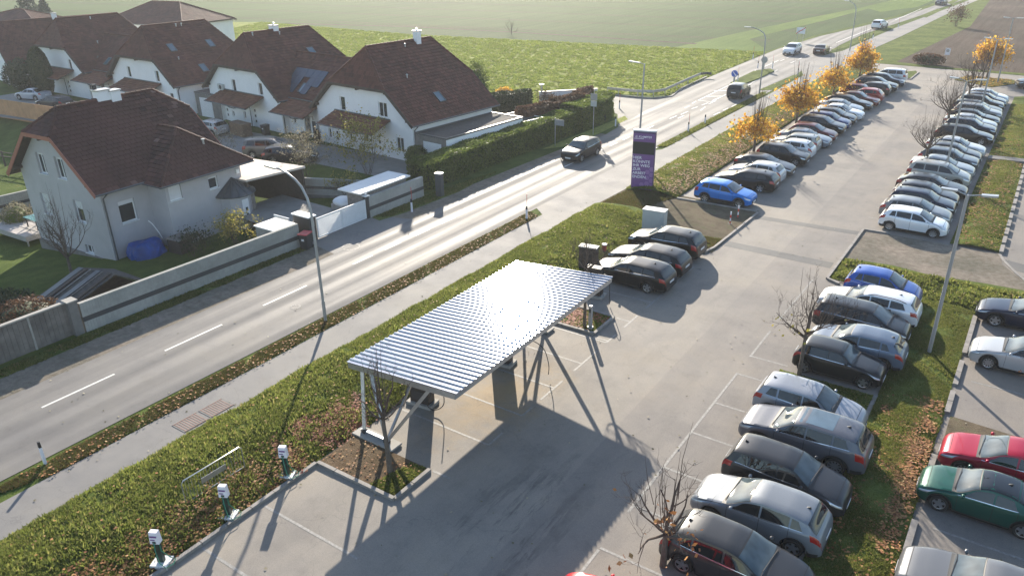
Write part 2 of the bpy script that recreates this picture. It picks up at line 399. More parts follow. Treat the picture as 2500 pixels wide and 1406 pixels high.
def arr_mesh(name, V, F, mats, parent=None, kind=None, **kw):
    """V (n,3), F (m,k) equal-sized faces, quick"""
    me = bpy.data.meshes.new(name); k = F.shape[1]
    me.vertices.add(len(V)); me.vertices.foreach_set('co', V.astype(np.float32).ravel())
    me.loops.add(F.size); me.loops.foreach_set('vertex_index', F.astype(np.int32).ravel())
    me.polygons.add(len(F)); me.polygons.foreach_set('loop_start', np.arange(0, F.size, k, dtype=np.int32)); me.polygons.foreach_set('loop_total', np.full(len(F), k, dtype=np.int32))
    me.materials.append(MATS[mats]); me.update(calc_edges=True); me.validate()
    return link(me, name, parent, kind=kind, **kw)
def fbm(x, y, f, seed=0):
    r = np.random.default_rng(seed); v = 0; a = 1
    for _ in range(4):
        k = r.uniform(-1, 1, 4) * f; ph = r.uniform(0, 6, 3)
        v = v + a * np.sin(x * k[0] * 2 + y * k[1] * 2 + ph[0] + 1.5 * np.sin(x * k[2] + y * k[3] + ph[1])); f *= 1.9; a *= .55
    return v
def tufts(name, polys, n, mat, h=(.06, .16), w=.05, blades=5, seed=1, zf=0.0, label=None, cat='grass', clump=.6, spread=.09, lean=.8):
    rng = np.random.default_rng(seed); Vs = []; 
    pts = np.concatenate([sample_poly(p, int(n * s), rng, (lambda x, y: np.clip(.55 + clump * fbm(x, y, 1.2, seed) * .5, .06, 1))) for p, s in polys])
    m_ = len(pts); B = blades
    z0 = zf(pts[:, 0], pts[:, 1]) if callable(zf) else np.full(m_, zf)
    ang = rng.uniform(0, 2 * PI, (m_, B)); off = rng.uniform(0, spread, (m_, B)); hh = rng.uniform(h[0], h[1], (m_, 1)) * rng.uniform(.6, 1.1, (m_, B))
    bx = pts[:, 0:1] + np.cos(ang) * off; by = pts[:, 1:2] + np.sin(ang) * off; ww = w * rng.uniform(.6, 1.3, (m_, B))
    ln = rng.uniform(.2, lean, (m_, B)) * hh
    px, py = -np.sin(ang), np.cos(ang)
    v = np.stack([np.stack([bx - px * ww, by - py * ww, np.broadcast_to(z0[:, None] - .01, bx.shape)], -1),
                  np.stack([bx + px * ww, by + py * ww, np.broadcast_to(z0[:, None] - .01, bx.shape)], -1),
                  np.stack([bx + np.cos(ang) * ln, by + np.sin(ang) * ln, z0[:, None] + hh], -1)], 2)
    V = v.reshape(-1, 3); F = np.arange(len(V)).reshape(-1, 3)
    # weld each tuft into one island so the tuft takes one tone: a shared base vertex
    return arr_mesh(name, V, F, mat, kind='stuff', label=label, cat=cat)
def leaves_flat(name, polys, n, mat, size=.07, seed=1, zf=0.0, label=None, dens=None, lift=.04):
    rng = np.random.default_rng(seed)
    pts = np.concatenate([sample_poly(p, int(n * s), rng, dens) for p, s in polys]); m_ = len(pts)
    z0 = zf(pts[:, 0], pts[:, 1]) if callable(zf) else np.full(m_, zf)
    a = rng.uniform(0, 2 * PI, m_); s = size * rng.uniform(.6, 1.4, m_); V = np.zeros((m_, 4, 3))
    for k in range(4):
        an = a + k * PI / 2; rr = s * (1.0 if k % 2 else .7)
        V[:, k, 0] = pts[:, 0] + np.cos(an) * rr; V[:, k, 1] = pts[:, 1] + np.sin(an) * rr
        V[:, k, 2] = z0 + .012 + rng.uniform(0, lift, m_)
    return arr_mesh(name, V.reshape(-1, 3), np.arange(m_ * 4).reshape(-1, 4), mat, kind='stuff', label=label, cat='leaves')
def leaf_cloud(pts, nrm, size, rng, flat=.5):
    """quads around points; nrm or None"""
    n = len(pts); d = rng.normal(size=(n, 3)); d /= np.linalg.norm(d, axis=1)[:, None]
    if nrm is not None:
        d = d * (1 - flat) + nrm * flat; d /= np.linalg.norm(d, axis=1)[:, None]
    r = rng.normal(size=(n, 3)); a = np.cross(d, r); a /= np.linalg.norm(a, axis=1)[:, None]; b = np.cross(d, a)
    s = (size * rng.uniform(.6, 1.4, n))[:, None]
    V = np.stack([pts - a * s, pts - b * s * .7, pts + a * s, pts + b * s * .7], 1)
    return V.reshape(-1, 3), np.arange(n * 4).reshape(-1, 4)

# ---------------------------------------------------------------- thin autumn haze
hb = MB(); hb.box(-1700, 1700, -500, 2600, -4.2, 19.5)
hm = bpy.data.materials.new('haze'); hm.use_nodes = True; ht = hm.node_tree; ht.nodes.clear(); MATS['haze'] = hm
pv = ht.nodes.new('ShaderNodeVolumePrincipled'); ho = ht.nodes.new('ShaderNodeOutputMaterial'); ht.links.new(pv.outputs[0], ho.inputs['Volume'])
pv.inputs['Color'].default_value = (.92, .95, 1, 1); pv.inputs['Density'].default_value = .00035; pv.inputs['Anisotropy'].default_value = .3
HAZE = hb.obj('haze', 'haze', kind='stuff')
# ================================================================ ground, roads, markings
def sstep(a, b, x): t_ = np.clip((x - a) / (b - a), 0, 1); return t_ * t_ * (3 - 2 * t_)
def gz(x, y):
    """the gardens below the road: the land falls away behind the boundary wall"""
    x = np.asarray(x, float); y = np.asarray(y, float)
    return -(1.0 + .1 * np.clip(-47 - x, 0, 10)) * sstep(-38.5, -43.5, x) * (1 - sstep(33, 43, y))
def bz(x, y):
    """low grass bank between footpath and car park"""
    return .03 + .34 * np.sin(np.clip((np.asarray(x) + 25.2) / 5.6, 0, 1) * PI) ** .8 + .035 * fbm(np.asarray(x), np.asarray(y), .9, 5)
def grid(name, xs, ys, zf, mat, **kw):
    X, Y = np.meshgrid(xs, ys); Z = zf(X, Y); nx, ny = len(xs), len(ys)
    V = np.stack([X, Y, Z], -1).reshape(-1, 3); i = np.arange(nx * ny).reshape(ny, nx)
    F = np.stack([i[:-1, :-1], i[:-1, 1:], i[1:, 1:], i[1:, :-1]], -1).reshape(-1, 4)
    o = arr_mesh(name, V, F, mat, **kw); o.data.polygons.foreach_set('use_smooth', [True] * len(F)); return o
xs = np.concatenate([[-1500, -900, -500, -300, -200, -140, -100], np.arange(-90, -36, 1.5), [-30, 0, 60, 150, 400, 900, 1500]])
ys = np.concatenate([[-300, -100, -40, -20], np.arange(-8, 46, 1.5), [50, 60, 90, 150, 300, 600, 1000, 1600, 2400]])
grid('ground', xs, ys, gz, 'lawn', kind='structure')
meadow_poly = [(-300, 60), (-130, 66), (-43.5, 66), (-40.9, 73.2), (-44.4, 78.2), (-44.4, 84.0), (-37.2, 86.5), (-37.6, 101), (-38, 127), (-63, 123.6), (-105, 118.3), (-152, 120.4), (-218, 93.6), (-300, 85)]
sheet('meadow', meadow_poly, .01, 'meadow_grass')
sheet('crop_field', [(-38.2, 127), (-63, 123.6), (-105, 118.3), (-152, 120.4), (-218, 93.6), (-300, 85), (-1500, 60), (-1500, 2400), (200, 2400), (-18, 420), (-24, 300), (-27.5, 242), (-31, 192), (-37, 152)], .006, 'crop')
# lighter swath of older growth curving through the crop
sw = [at(*p).xy for p in [(1640, 118), (1800, 82), (1960, 48), (2110, 18), (2230, -12), (2310, -12), (2240, 18), (2150, 30), (2120, 22), (2010, 52), (1900, 78), (1830, 96), (1865, 118), (1870, 128), (1780, 121)]]
sheet('grass_swath', sw, .014, 'crop_light')
for k, pl in enumerate([[(-20, 55), (520, 112), (640, 92), (1500, 108), (1500, 113), (640, 100), (520, 122), (-20, 62)]]):
    mb = MB()
    a = [at(*p) for p in [(-20, 44), (300, 64), (600, 82), (700, 58), (1000, 66), (1300, 82), (1520, 96), (1700, 108)]]
    for i in range(len(a) - 1): line_on(a[i], a[i + 1], 1.4, .018, mb)
    mb.obj('field_track', 'ploughed', kind='structure')
for k in range(7):
    mb = MB()
    for o_ in (0, 1.9):
        y0_ = 140 + k * 16 + o_; line_on((-330, y0_ - 38 + k * 4), (-41.5 + k * .5, y0_), .45, .012, mb)
    mb.obj('tractor_track', 'ploughed', kind='structure')
sheet('ploughed_field', [(-18.8, 126.0), (-14.8, 178.8), (-17.2, 245), (-10, 420), (300, 1500), (700, 1200), (500, 60), (100, 100), (-2.8, 123.6), (-11.5, 124)], .012, 'ploughed')
sheet('field_verge', [(-24.6, 124), (-24.5, 133), (-23.2, 157), (-21.2, 218), (-19, 300), (-14, 420), (-12, 420), (-17.2, 245), (-14.8, 178.8), (-18.8, 126.0), (-11.5, 124), (-2.8, 123.6), (100, 100), (100, 98.5), (-3, 122), (-20, 123.4)], .02, 'strip_grass')
# ---- main road
RL = [(-60, -34.3), (30, -34.2), (66, -34.3), (74, -35.2), (82, -36.2), (90, -37.1), (101, -37.4), (131, -37.5), (150, -35.9), (170, -32.6), (192, -29.3), (217, -27.4), (242, -26), (330, -21), (420, -15), (700, 8), (1500, 80)]
RR = [(-60, -28.3), (10, -28.4), (43, -28.2), (98, -27.4), (126, -29.3), (140, -30.0), (156, -29.9), (172, -28.4), (190, -26.7), (232, -23.9), (330, -17.8), (420, -12), (700, 12), (1500, 88)]
def interp(tab, y): return float(np.interp(y, [a for a, b in tab], [b for a, b in tab]))
yy = sorted(set([a for a, b in RL] + [a for a, b in RR]))
sheet('road', [(interp(RL, y), y) for y in yy] + [(interp(RR, y), y) for y in yy[::-1]], .02, 'road_asphalt')
# gravelly shoulder on the garden side
sheet('road_shoulder', [(-37.0, -60), (-37.0, 12), (-36.3, 30), (-36.2, 33), (-35.6, 45), (-34.9, 66), (-34.2, 66), (-34.1, 30), (-34.1, -60)], .016, 'gravel_ground')
sheet('side_road', [(-44.2, 78.4), (-41, 76.2), (-37.5, 74.6), (-34.0, 68.0), (-33.6, 68.0), (-35, 84), (-36.2, 86.3), (-37.6, 84.0), (-40, 83.6), (-44.2, 83.6)], .016, 'patch_asphalt')
sheet('driveway', [(-37.3, 30.6), (-37.3, 36.5), (-34.1, 37.5), (-34.1, 30.0)], .018, 'path_asphalt')
# ---- footpath
PL = [(-60, -27.2), (43, -27.1), (44, -28.25), (62, -28.25), (63.5, -27.3), (94, -27.0), (108, -27.1), (114, -29.0), (128, -29.3), (134, -28.0), (156, -27.2), (172, -26.5), (190, -25.2), (232, -22.3), (330, -16.6), (420, -11)]
PR = [(-60, -25.1), (60, -24.8), (110, -24.9), (133, -24.7), (157, -23.4), (218, -21.2), (330, -15), (420, -9)]
yy = sorted(set([a for a, b in PL] + [a for a, b in PR]))
sheet('footpath', [(interp(PL, y), y) for y in yy] + [(interp(PR, y), y) for y in yy[::-1]], .024, 'path_asphalt')
# ---- car park
sheet('car_park', [(-19.5, -40), (-19.5, 42.0), (-14.9, 42.2), (-14.5, 51.2), (-20.6, 51.2), (-20.6, 113.5), (-19.5, 117.5), (-28, 118), (-29, 123.2), (-20, 123.2), (-3, 121.5), (100, 98), (100, -40)], .008, 'lot_asphalt')
# repaired cross trenches
sheet('trench_patch', [(-14.4, 44.1), (-8.0, 44.0), (-8.0, 44.9), (-14.4, 45.0)], .013, 'patch_asphalt')
sheet('trench_patch', [(-14.5, 50.0), (-7.9, 50.4), (-7.9, 51.1), (-14.5, 50.7)], .013, 'patch_asphalt')
# ---- road markings
mk = MB()
cdash = [(97, 993, 278, 913), (402, 857, 545, 794), (643, 747, 755, 700), (866, 647, 915, 626), (943, 611, 985, 594), (1016, 578, 1055, 561), (1081, 547, 1115, 532), (1141, 520, 1173, 506), (1197, 496, 1226, 483),
         (1245, 472, 1275, 459), (1294, 451, 1321, 438), (1338, 430, 1364, 419), (1382, 409, 1405, 399), (1420, 390, 1443, 381), (1457, 374, 1475, 366), (1492, 358, 1513, 350), (1525, 343, 1543, 335), (1586, 317, 1603, 309), (1612, 304, 1630, 296),
         (1637, 292, 1652, 284), (1663, 281, 1679, 273), (1690, 272, 1705, 265), (1711, 269, 1726, 262)]
for a, b, c, d in cdash[:18]:
    A = at(a, b); B = at(c, d); x = -32.1 if A.y > 8 else -32.1
    line_on((x + (A.y - 11) * .004, A.y), (x + (B.y - 11) * .004, B.y), .13, .025, mk)
for y in (0, -6, -12): line_on((-32.1, y + 2), (-32.1, y + 5.2), .13, .025, mk)
for seg in [((1635, 291), (1652, 284)), ((1662, 281), (1680, 273)), ((1655, 290), (1670, 283)), ((1688, 267), (1703, 262)), ((1713, 258), (1729, 252)), ((1740, 246), (1755, 240)), ((1742, 282), (1758, 275)), ((1765, 271), (1778, 265)), ((1786, 262), (1799, 255)), ((1690, 254), (1699, 248)), ((1672, 265), (1684, 259)), ((1730, 255), (1748, 247)), ((1710, 271), (1722, 262)),
            ((1861, 166), (1900, 149)), ((1905, 150), (1915, 146)), ((1920, 143), (1935, 137)), ((1930, 155), (1942, 150)), ((1948, 147), (1957, 143)), ((1965, 139), (1975, 135)), ((1990, 125), (2010, 118)), ((2020, 121), (2030, 117)), ((2042, 105), (2140, 66)), ((2185, 50), (2250, 22))]:
    line_on(at(*seg[0]), at(*seg[1]), .14, .029, mk)
# striped triangle before the traffic island
tri = [(1705, 246), (1736, 250), (1792, 222), (1778, 210)]
for i in range(4): line_on(at(*tri[i]), at(*tri[(i + 1) % 4]), .16, .0295, mk)
for a, b in (((1722, 237), (1762, 236)), ((1743, 223), (1790, 222))): line_on(at(*a), at(*b), .3, .03, mk)
line_on(at(1790, 212), at(1845, 172), .14, .0295, mk); line_on(at(1835, 203), at(1898, 172), .14, .0295, mk); line_on(at(1800, 223), at(1835, 205), .14, .0295, mk)
line_on((-28.6, 60), (-28.0, 60), .12, .0295, mk)
mk.obj('road_marking', 'line_white', kind='structure')
# right edge dashes where the footpath opens
mk = MB()
for y in np.arange(62.5, 90, 3.0): line_on((-28.0, y), (-28.0, y + 1.4), .12, .03, mk)
mk.obj('edge_marking', 'line_white', kind='structure')
# chalked manhole marks
mk = MB()
for c, r in ((at(857, 604), .55), (at(721, 750), .25)):
    for k in range(14):
        if k % 5 == 4: continue
        a0, a1 = k * 2 * PI / 14, (k + .8) * 2 * PI / 14
        line_on((c.x + r * math.cos(a0), c.y + r * math.sin(a0)), (c.x + r * math.cos(a1), c.y + r * math.sin(a1)), .1, .0305, mk)
mk.obj('chalk_marking', 'worn_line', kind='structure')
# ---- bay markings
mk = MB()
def bay(x0, x1, y, w=.1, z=.013): line_on((x0, y), (x1, y), w, z, mk)
for y in (12.35, 19.45, 21.8, 24.3, 26.75, 29.1, 34.3, 36.9, 39.4): bay(-19.2, -14.7, y)
for y in (9.9, 7.4, 5.): bay(-19.3, -14.5, y)
for a, b in ((19.45, 20.4), (21.8, 22.5), (23.2, 25.0), (26, 28.2), (29.1, 30.1), (31, 32.5), (33.5, 36), (37.5, 40)): line_on((-14.7, a), (-14.7, b), .1, .0135, mk)
bay(-15.5, -14.7, 17.05); bay(-15.5, -14.7, 31.7); bay(-15.5, -14.7, 29.3)
for y in (17.0, 19.4, 21.9, 24.5, 27.0, 29.75): bay(-8.5, -3.2, y)
line_on((-8.5, 19.0), (-8.5, 29.8), .1, .0135, mk); line_on((-8.5, 31.5), (-8.5, 34.5), .1, .0135, mk); line_on((-8.5, 36), (-8.4, 41.8), .08, .0135, mk)
for y in (32.4,): bay(-8.5, -6.8, 31.6)
line_on((-8.5, 16.9), (-8.5, 15.0), .1, .0135, mk)
for k, y in enumerate(np.arange(53.9, 113, 2.42)): bay(-20.3, -15.0, y)
for k, y in enumerate(np.arange(54.3, 104, 2.42)): bay(-8.0, -3.0, y)
for y in (30.0, 34.6, 38.6, 42.5): bay(0.2, 5.2, y)
for y in (23.8, 26.3,): bay(0.2, 5.2, y)
mk.obj('bay_marking', 'worn_line', kind='structure')
# ---- verges, bank, islands
grid('grass_bank', np.arange(-25.15, -19.45, .3), np.arange(-12, 47.5, .5), bz, 'strip_grass', kind='structure')
up_bank = [(-24.8, 52.0), (-24.8, 117), (-20.9, 117), (-20.75, 52.0)]
grid('grass_bank', np.arange(-24.85, -20.55, .35), np.arange(51.2, 117.2, .8), lambda x, y: .03 + .35 * np.sin(np.clip((x + 24.9) / 4.4, 0, 1) * PI) + .03 * fbm(x, y, .8, 8), 'strip_grass', kind='structure')
sheet('verge', [(-25.0, 46.8), (-24.8, 52), (-20.6, 52.0), (-14.6, 51.6), (-14.6, 42.6), (-19.5, 42.2), (-19.5, 47)], .027, 'gravel_weeds')
sheet('verge', [(-19.6, 40.5), (-19.6, 44.5), (-14.75, 45.2), (-14.95, 42.4), (-19.4, 42.2)], .033, 'strip_grass')
sheet('verge_strip', [(-28.15, 6.2), (-28.0, 9), (-28.2, 13), (-28.2, 43.2), (-27.6, 43.5), (-27.15, 42), (-27.1, 20), (-27.25, 10), (-27.9, 6.5)], .035, 'strip_grass')
sheet('verge_strip', [(-28.2, 64), (-28.2, 94), (-27.8, 95), (-27.2, 92), (-27.3, 64.5)], .035, 'strip_grass')
sheet('verge_strip', [(-28.9, 95), (-28.3, 108), (-27.5, 108.5), (-27.4, 96)], .035, 'strip_grass')
sheet('verge_strip', [(-29.9, 134), (-28.3, 172), (-27.0, 172), (-28.3, 140), (-29.2, 133)], .035, 'strip_grass')
sheet('verge_strip', [at(*p).xy for p in [(2240, 42), (2290, 22), (2300, 26), (2262, 44)]], .037, 'strip_grass')
sheet('verge_strip', [at(*p).xy for p in [(2312, 8), (2345, -8), (2352, -4), (2322, 12)]], .037, 'strip_grass')
# garden-side strip of grass at the foot of the walls
sheet('wall_verge', [(-37.0, -60), (-37.0, 30.2), (-36.2, 30.0), (-36.1, 12), (-36.1, -60)], .021, 'strip_grass')
sheet('wall_verge', [(-37.0, 36.2), (-37.0, 43), (-36.0, 50), (-35.3, 44), (-35.6, 38), (-36.0, 36)], .021, 'strip_grass')
sheet('wall_verge', [(-36.6, 58), (-36.4, 74.2), (-35.4, 72.9), (-35.0, 66), (-35.2, 60)], .021, 'meadow_grass')
sheet('traffic_island', [at(*p).xy for p in [(1783, 205), (1800, 213), (1850, 195), (1890, 176), (1880, 170), (1840, 176), (1805, 193)]], .14, 'strip_grass', th=.12)
def kerb(name, pts, w=.15, h=.12, mat='kerb_stone', seg=1.0, z=0.0, gap=.012):
    """a run of kerb stones: every stone its own piece"""
    root = thing(name, *KL.pop(0) if KL else ('grey kerb', 'kerb'), (pts[0][0], pts[0][1], z))
    for i in range(len(pts) - 1):
        a = Vector((*pts[i][:2], 0)); b = Vector((*pts[i + 1][:2], 0)); L = (b - a).length; n = max(1, round(L / seg)); d = (b - a) / n
        for k in range(n):
            p0 = a + d * k + d.normalized() * gap; p1 = a + d * (k + 1) - d.normalized() * gap
            mb = MB(); q = Vector((pts[0][0], pts[0][1], 0)); off = rk.uniform(-.008, .008)
            mb.beam((p0 - q) + Vector((0, 0, h / 2 - .03 + off)), (p1 - q) + Vector((0, 0, h / 2 - .03 + off)), w, h + .06)
            mb.obj('kerb_stone', mat, root)
    return root
rk = random.Random(3)
KL = [('low concrete kerb beside the three charging posts in the foreground', 'kerb'),
      ('concrete kerb edging the bare earth island with the small tree at the near end of the carport', 'kerb'),
      ('concrete kerb edging the leafy island under the far end of the carport', 'kerb'),
      ('concrete kerb with a bent corner right of the three black cars', 'kerb'),
      ('thin kerb in front of the bright blue car row, beside the purple sign', 'kerb'),
      ('kerb around the gravel patch in front of the white hatchback', 'kerb'),
      ('broken kerb line with gaps along the right edge of the middle lawn', 'kerb'),
      ('kerb of widely spaced stones beside the lane at the upper right', 'kerb'),
      ('kerb around the small grass island beside the white minivan at the far end', 'kerb'),
      ('kerb in front of the car bays in the lower right row', 'kerb'),
      ('kerb along the guard rail at the side road corner', 'kerb'),
      ('curved kerb at the edge of the gravel patch on the right', 'kerb')]
kerb('kerb', [(-19.42, -2), (-19.42, 14.95)])
kerb('kerb', [(-19.4, 15.0), (-15.6, 15.05), (-15.6, 17.0)])
kerb('kerb', [(-19.2, 29.5), (-15.6, 29.5), (-15.6, 31.6), (-19.2, 31.7)])
kerb('kerb', [(-16.4, 42.25), (-15.0, 42.3), (-14.75, 43.4), (-14.55, 51.2)])
kerb('kerb', [(-20.6, 51.2), (-14.7, 51.35)])
kerb('kerb', [(-1.8, 45.2), (-7.0, 41.9), (-7.75, 42.3), (-7.75, 51.5), (-6.3, 51.6)][1:] )
kr = kerb('kerb', [(-.35, 15), (-.35, 23.8)], w=.2)
kr2 = None
for y0, y1 in ((25.6, 28), (31.3, 33.2), (33.8, 36.2), (37, 41.5)):
    a = Vector((0, y0 - 15, 0)); n = max(1, round((y1 - y0) / 1.0))
    for k in range(n):
        mb = MB(); mb.box(-.1, .1, y0 - 15 + k * (y1 - y0) / n + .015, y0 - 15 + (k + 1) * (y1 - y0) / n - .015, -.03, .12); mb.obj('kerb_stone', 'kerb_stone', kr)
KL.pop(0) if False else None
k3 = thing('kerb', *KL.pop(0), (0, 51.6, 0))
for k in range(32):
    mb = MB(); y = k * 1.75; mb.box(-.11, .11, y, y + 1.3, -.03, .17); mb.obj('kerb_stone', 'kerb_stone', k3)
kerb('kerb', [at(*p).xy for p in [(2205, 193), (2222, 195), (2243, 178)]])
kerb('kerb', [(-3.0, 17.6), (-3.0, 31.2)], h=.06)
kerb('kerb', [(-43.6, 83.6), (-37.8, 84.0), (-36.4, 86.2), (-37.35, 92.0), (-37.75, 101)], w=.2, seg=2)
kerb('kerb', [at(*p).xy for p in [(2440, 622), (2452, 640), (2480, 668), (2510, 692), (2540, 706)]], h=.06, seg=.8)
# islands
sheet('island_soil', [(-19.4, 15.05), (-15.65, 15.1), (-15.65, 17.0), (-19.4, 17.0)], .07, 'bare_soil', th=.06)
sheet('island_soil', [(-19.2, 29.55), (-15.65, 29.55), (-15.65, 31.6), (-19.2, 31.65)], .07, 'strip_grass', th=.06)
sheet('island_soil', [(-7.7, 42.4), (-7.7, 51.5), (-2.6, 51.5), (0, 51.6), (0.2, 49.8), (1.5, 47.6), (1.6, 42), (-7.6, 42.2)], .03, 'gravel_ground')
med = [(-2.95, 13), (-2.95, 44.8), (-.45, 46.2), (1.2, 45.0), (2.8, 41.8), (-.3, 41.6), (-.45, 31.2), (2.5, 30.9), (2.6, 30.2), (-.3, 29.6), (-.45, 13)]
sheet('median_lawn', [(-7.7, 42.45), (-7.7, 46.0), (-5, 46.3), (-2.9, 45.9), (-.4, 46.3), (2, 46.4), (5, 46.0), (5, 42.6), (-.3, 42.2), (-.3, 41.7), (-3.0, 41.7), (-5, 42.4)], .034, 'strip_grass')
grid('median_lawn', np.arange(-2.95, -.35, .25), np.arange(13, 42.0, .5), lambda x, y: .036 + .12 * np.sin(np.clip((x + 3) / 2.6, 0, 1) * PI) + .02 * fbm(x, y, 1, 3), 'strip_grass', kind='structure')
grid('median_lawn', np.arange(-2.75, .01, .3), np.arange(51.7, 106, .8), lambda x, y: .036 + .18 * np.sin(np.clip((x + 2.8) / 2.8, 0, 1) * PI) + .02 * fbm(x, y, 1, 4), 'strip_grass', kind='structure')
sheet('tree_island', [(-7.0, 28.9), (-3.1, 28.9), (-3.1, 31.1), (-7.0, 31.1)], .04, 'strip_grass')
sheet('tree_island', [at(*p).xy for p in [(2330, 196), (2360, 186), (2470, 196), (2495, 204), (2420, 214)]], .06, 'strip_grass', th=.05)
sheet('tree_island', [at(*p).xy for p in [(2200, 178), (2236, 174), (2240, 180), (2222, 192), (2202, 190)]], .06, 'strip_grass', th=.05)
sheet('tree_island', [(2.4, 28.9), (2.4, 31.0), (-.2, 31.2), (-.2, 29.4)], .03, 'gravel_weeds')
sheet('crossing_slab', [(-2.7, 74.0), (0.0, 74.2), (0.0, 75.3), (-2.7, 75.1)], .26, 'concrete_dark', th=.2)
sheet('trench_patch', [(0.1, 50.8), (8, 48.5), (8, 47.2), (.9, 49.2)], .013, 'patch_asphalt')
# garden yards behind the hedge
sheet('yard', [(-110, 36.5), (-110, 47.6), (-44.0, 49.0), (-43.7, 60), (-40, 60), (-40.2, 46), (-41, 43.8), (-52, 43.8), (-66, 40.2), (-90, 39.5)], .012, 'paving')
sheet('driveway', [(-46.5, 31.4), (-46.5, 36.4), (-37.4, 36.0), (-37.4, 30.6)], .014, 'paving')
# manhole grates, footpath ironwork
r0 = thing('drain_grate', 'two rusty slotted cable chamber lids side by side in the footpath', 'grate', (at(498, 1014).x, at(498, 1014).y, .026))
for k in (-1, 1):
    mb = MB(); mb.box(-.44, .44, k * .62 - .58, k * .62 + .58, 0, .012); f = mb.obj('lid', 'concrete_dark', r0)
    mb = MB()
    for j in range(9): mb.box(-.38, .38, k * .62 - .5 + j * .115, k * .62 - .46 + j * .115, .012, .02)
    mb.box(-.42, -.39, k * .62 - .55, k * .62 + .55, .012, .022); mb.box(.39, .42, k * .62 - .55, k * .62 + .55, .012, .022)
    mb.obj('slat', 'rust_lid', r0, kind='stuff')
# ---- grass blades and leaves (nobody could count them)
tufts('grass_tufts', [([(-25.1, 4), (-19.55, 4), (-19.55, 46.5), (-25.0, 46.5)], 1)], 75000, 'grass_green', h=(.04, .12), w=.022, seed=3, zf=bz, label='rough green grass on the bank between footpath and carport')
tufts('grass_tufts', [([(-24.8, 51.3), (-20.7, 51.3), (-20.7, 100), (-24.8, 100)], 1)], 26000, 'grass_blades', h=(.05, .13), w=.035, seed=4, zf=lambda x, y: .03 + .35 * np.sin(np.clip((x + 24.9) / 4.4, 0, 1) * PI), label='rough grass on the bank below the golden trees')
tufts('grass_tufts', [([(-28.1, 7), (-28.15, 43), (-27.2, 42.5), (-27.2, 9), (-27.9, 7)], 1)], 22000, 'verge_dry', h=(.03, .09), w=.022, seed=5, zf=.035, label='brownish clipped grass of the narrow verge beside the road')
tufts('grass_tufts', [([(-28.1, 64), (-28.1, 94), (-27.3, 93), (-27.3, 64.5)], 1)], 2500, 'grass_blades', h=(.04, .12), w=.07, seed=6, zf=.035, label='grass of the narrow verge beyond the purple sign')
tufts('grass_tufts', [([(-2.9, 14), (-2.9, 42), (-.45, 42), (-.45, 14)], 1)], 36000, 'grass_blades', h=(.02, .07), w=.022, seed=7, zf=lambda x, y: .036 + .12 * np.sin(np.clip((x + 3) / 2.6, 0, 1) * PI), label='short grass of the lawn strip between the two lower car rows')
tufts('grass_tufts', [([(-7.6, 42.5), (-7.6, 45.9), (-2.9, 45.8), (4, 45.8), (4, 42.6), (-.3, 42.2), (-3, 42)], 1)], 22000, 'grass_green', h=(.03, .09), w=.022, seed=8, zf=.034, label='grass patch beside the blue small van')
tufts('grass_tufts', [([(-2.7, 51.8), (0, 51.8), (0, 100), (-2.7, 100)], 1)], 18000, 'grass_blades', h=(.03, .08), w=.035, seed=9, zf=lambda x, y: .036 + .18 * np.sin(np.clip((x + 2.8) / 2.8, 0, 1) * PI), label='grass in front of the right hand car row')
tufts('grass_tufts', [([(-19.5, 40.5), (-19.4, 44.4), (-14.8, 45), (-15, 42.5)], .5), ([(-24.8, 46.8), (-24.6, 51.8), (-20.6, 51.8), (-22, 47)], .5)], 14000, 'verge_dry', h=(.03, .12), w=.03, seed=10, zf=.033, label='dry weeds around the purple sign')
tufts('grass_tufts', [([(-36.95, 5), (-36.95, 30), (-36.2, 30), (-36.1, 12), (-36.1, 5)], .6), ([(-36.9, 36.3), (-36.9, 43), (-36.0, 50), (-35.4, 44), (-35.9, 37)], .4)], 5000, 'grass_blades', h=(.04, .1), seed=12, zf=.02, label='grass strip at the foot of the garden walls')
tufts('meadow_tufts', [([p for p in meadow_poly if p[0] > -160], 1)], 70000, 'meadow_tufts', h=(.06, .2), w=.2, blades=4, seed=13, zf=.01, label='rough tufty meadow behind the white houses', spread=.25, clump=1.0)
tufts('island_grass', [([(-15.75, 15.2), (-16.8, 15.15), (-16.4, 16.9), (-15.75, 16.9)], .5), ([(-7, 29), (-3.1, 29), (-3.1, 31), (-7, 31)], .3), ([(-16.9, 29.6), (-15.7, 29.6), (-15.7, 31.5), (-17.2, 31.5)], .3)], 3600, 'grass_green', h=(.03, .08), seed=14, zf=.06, label='grass on the tree islands')
tufts('weed_clumps', [([(-24.9, 4), (-19.7, 4), (-19.7, 46.0), (-24.9, 46.5)], 1)], 3800, 'grass_green', h=(.1, .2), w=.045, blades=9, seed=33, zf=bz, label='taller leafy weed clumps standing out of the grass bank', spread=.16, clump=1.3)
tufts('weed_clumps', [([(-24.7, 52), (-20.9, 52), (-20.9, 100), (-24.7, 100)], .6), ([(-7.4, 42.7), (-7.4, 45.7), (-2.9, 45.6), (4, 45.6), (4, 42.8), (-.3, 42.4)], .2), ([(-7.3, 43), (-7.3, 45), (-3, 45), (-3, 43)], .05)], 3100, 'grass_blades', h=(.1, .2), w=.05, blades=8, seed=34, zf=.12, label='coarse weed clumps along verges and upper bank', spread=.15, clump=1.3)
def near(cx, cy, rx, ry, mn=.0): return lambda x, y: np.clip(np.exp(-((x - cx) / rx) ** 2 - ((y - cy) / ry) ** 2) + .25 * fbm(x, y, 2, 7), mn, 1)
leaves_flat('fallen_leaves', [([(-21.6, 6), (-19.5, 6), (-19.5, 15), (-21.6, 15)], 1)], 2600, 'fallen_leaves', .055, 21, lambda x, y: bz(x, y) + .03, 'brown fallen leaves around the charging posts', dens=near(-20.3, 10, .9, 9, .02))
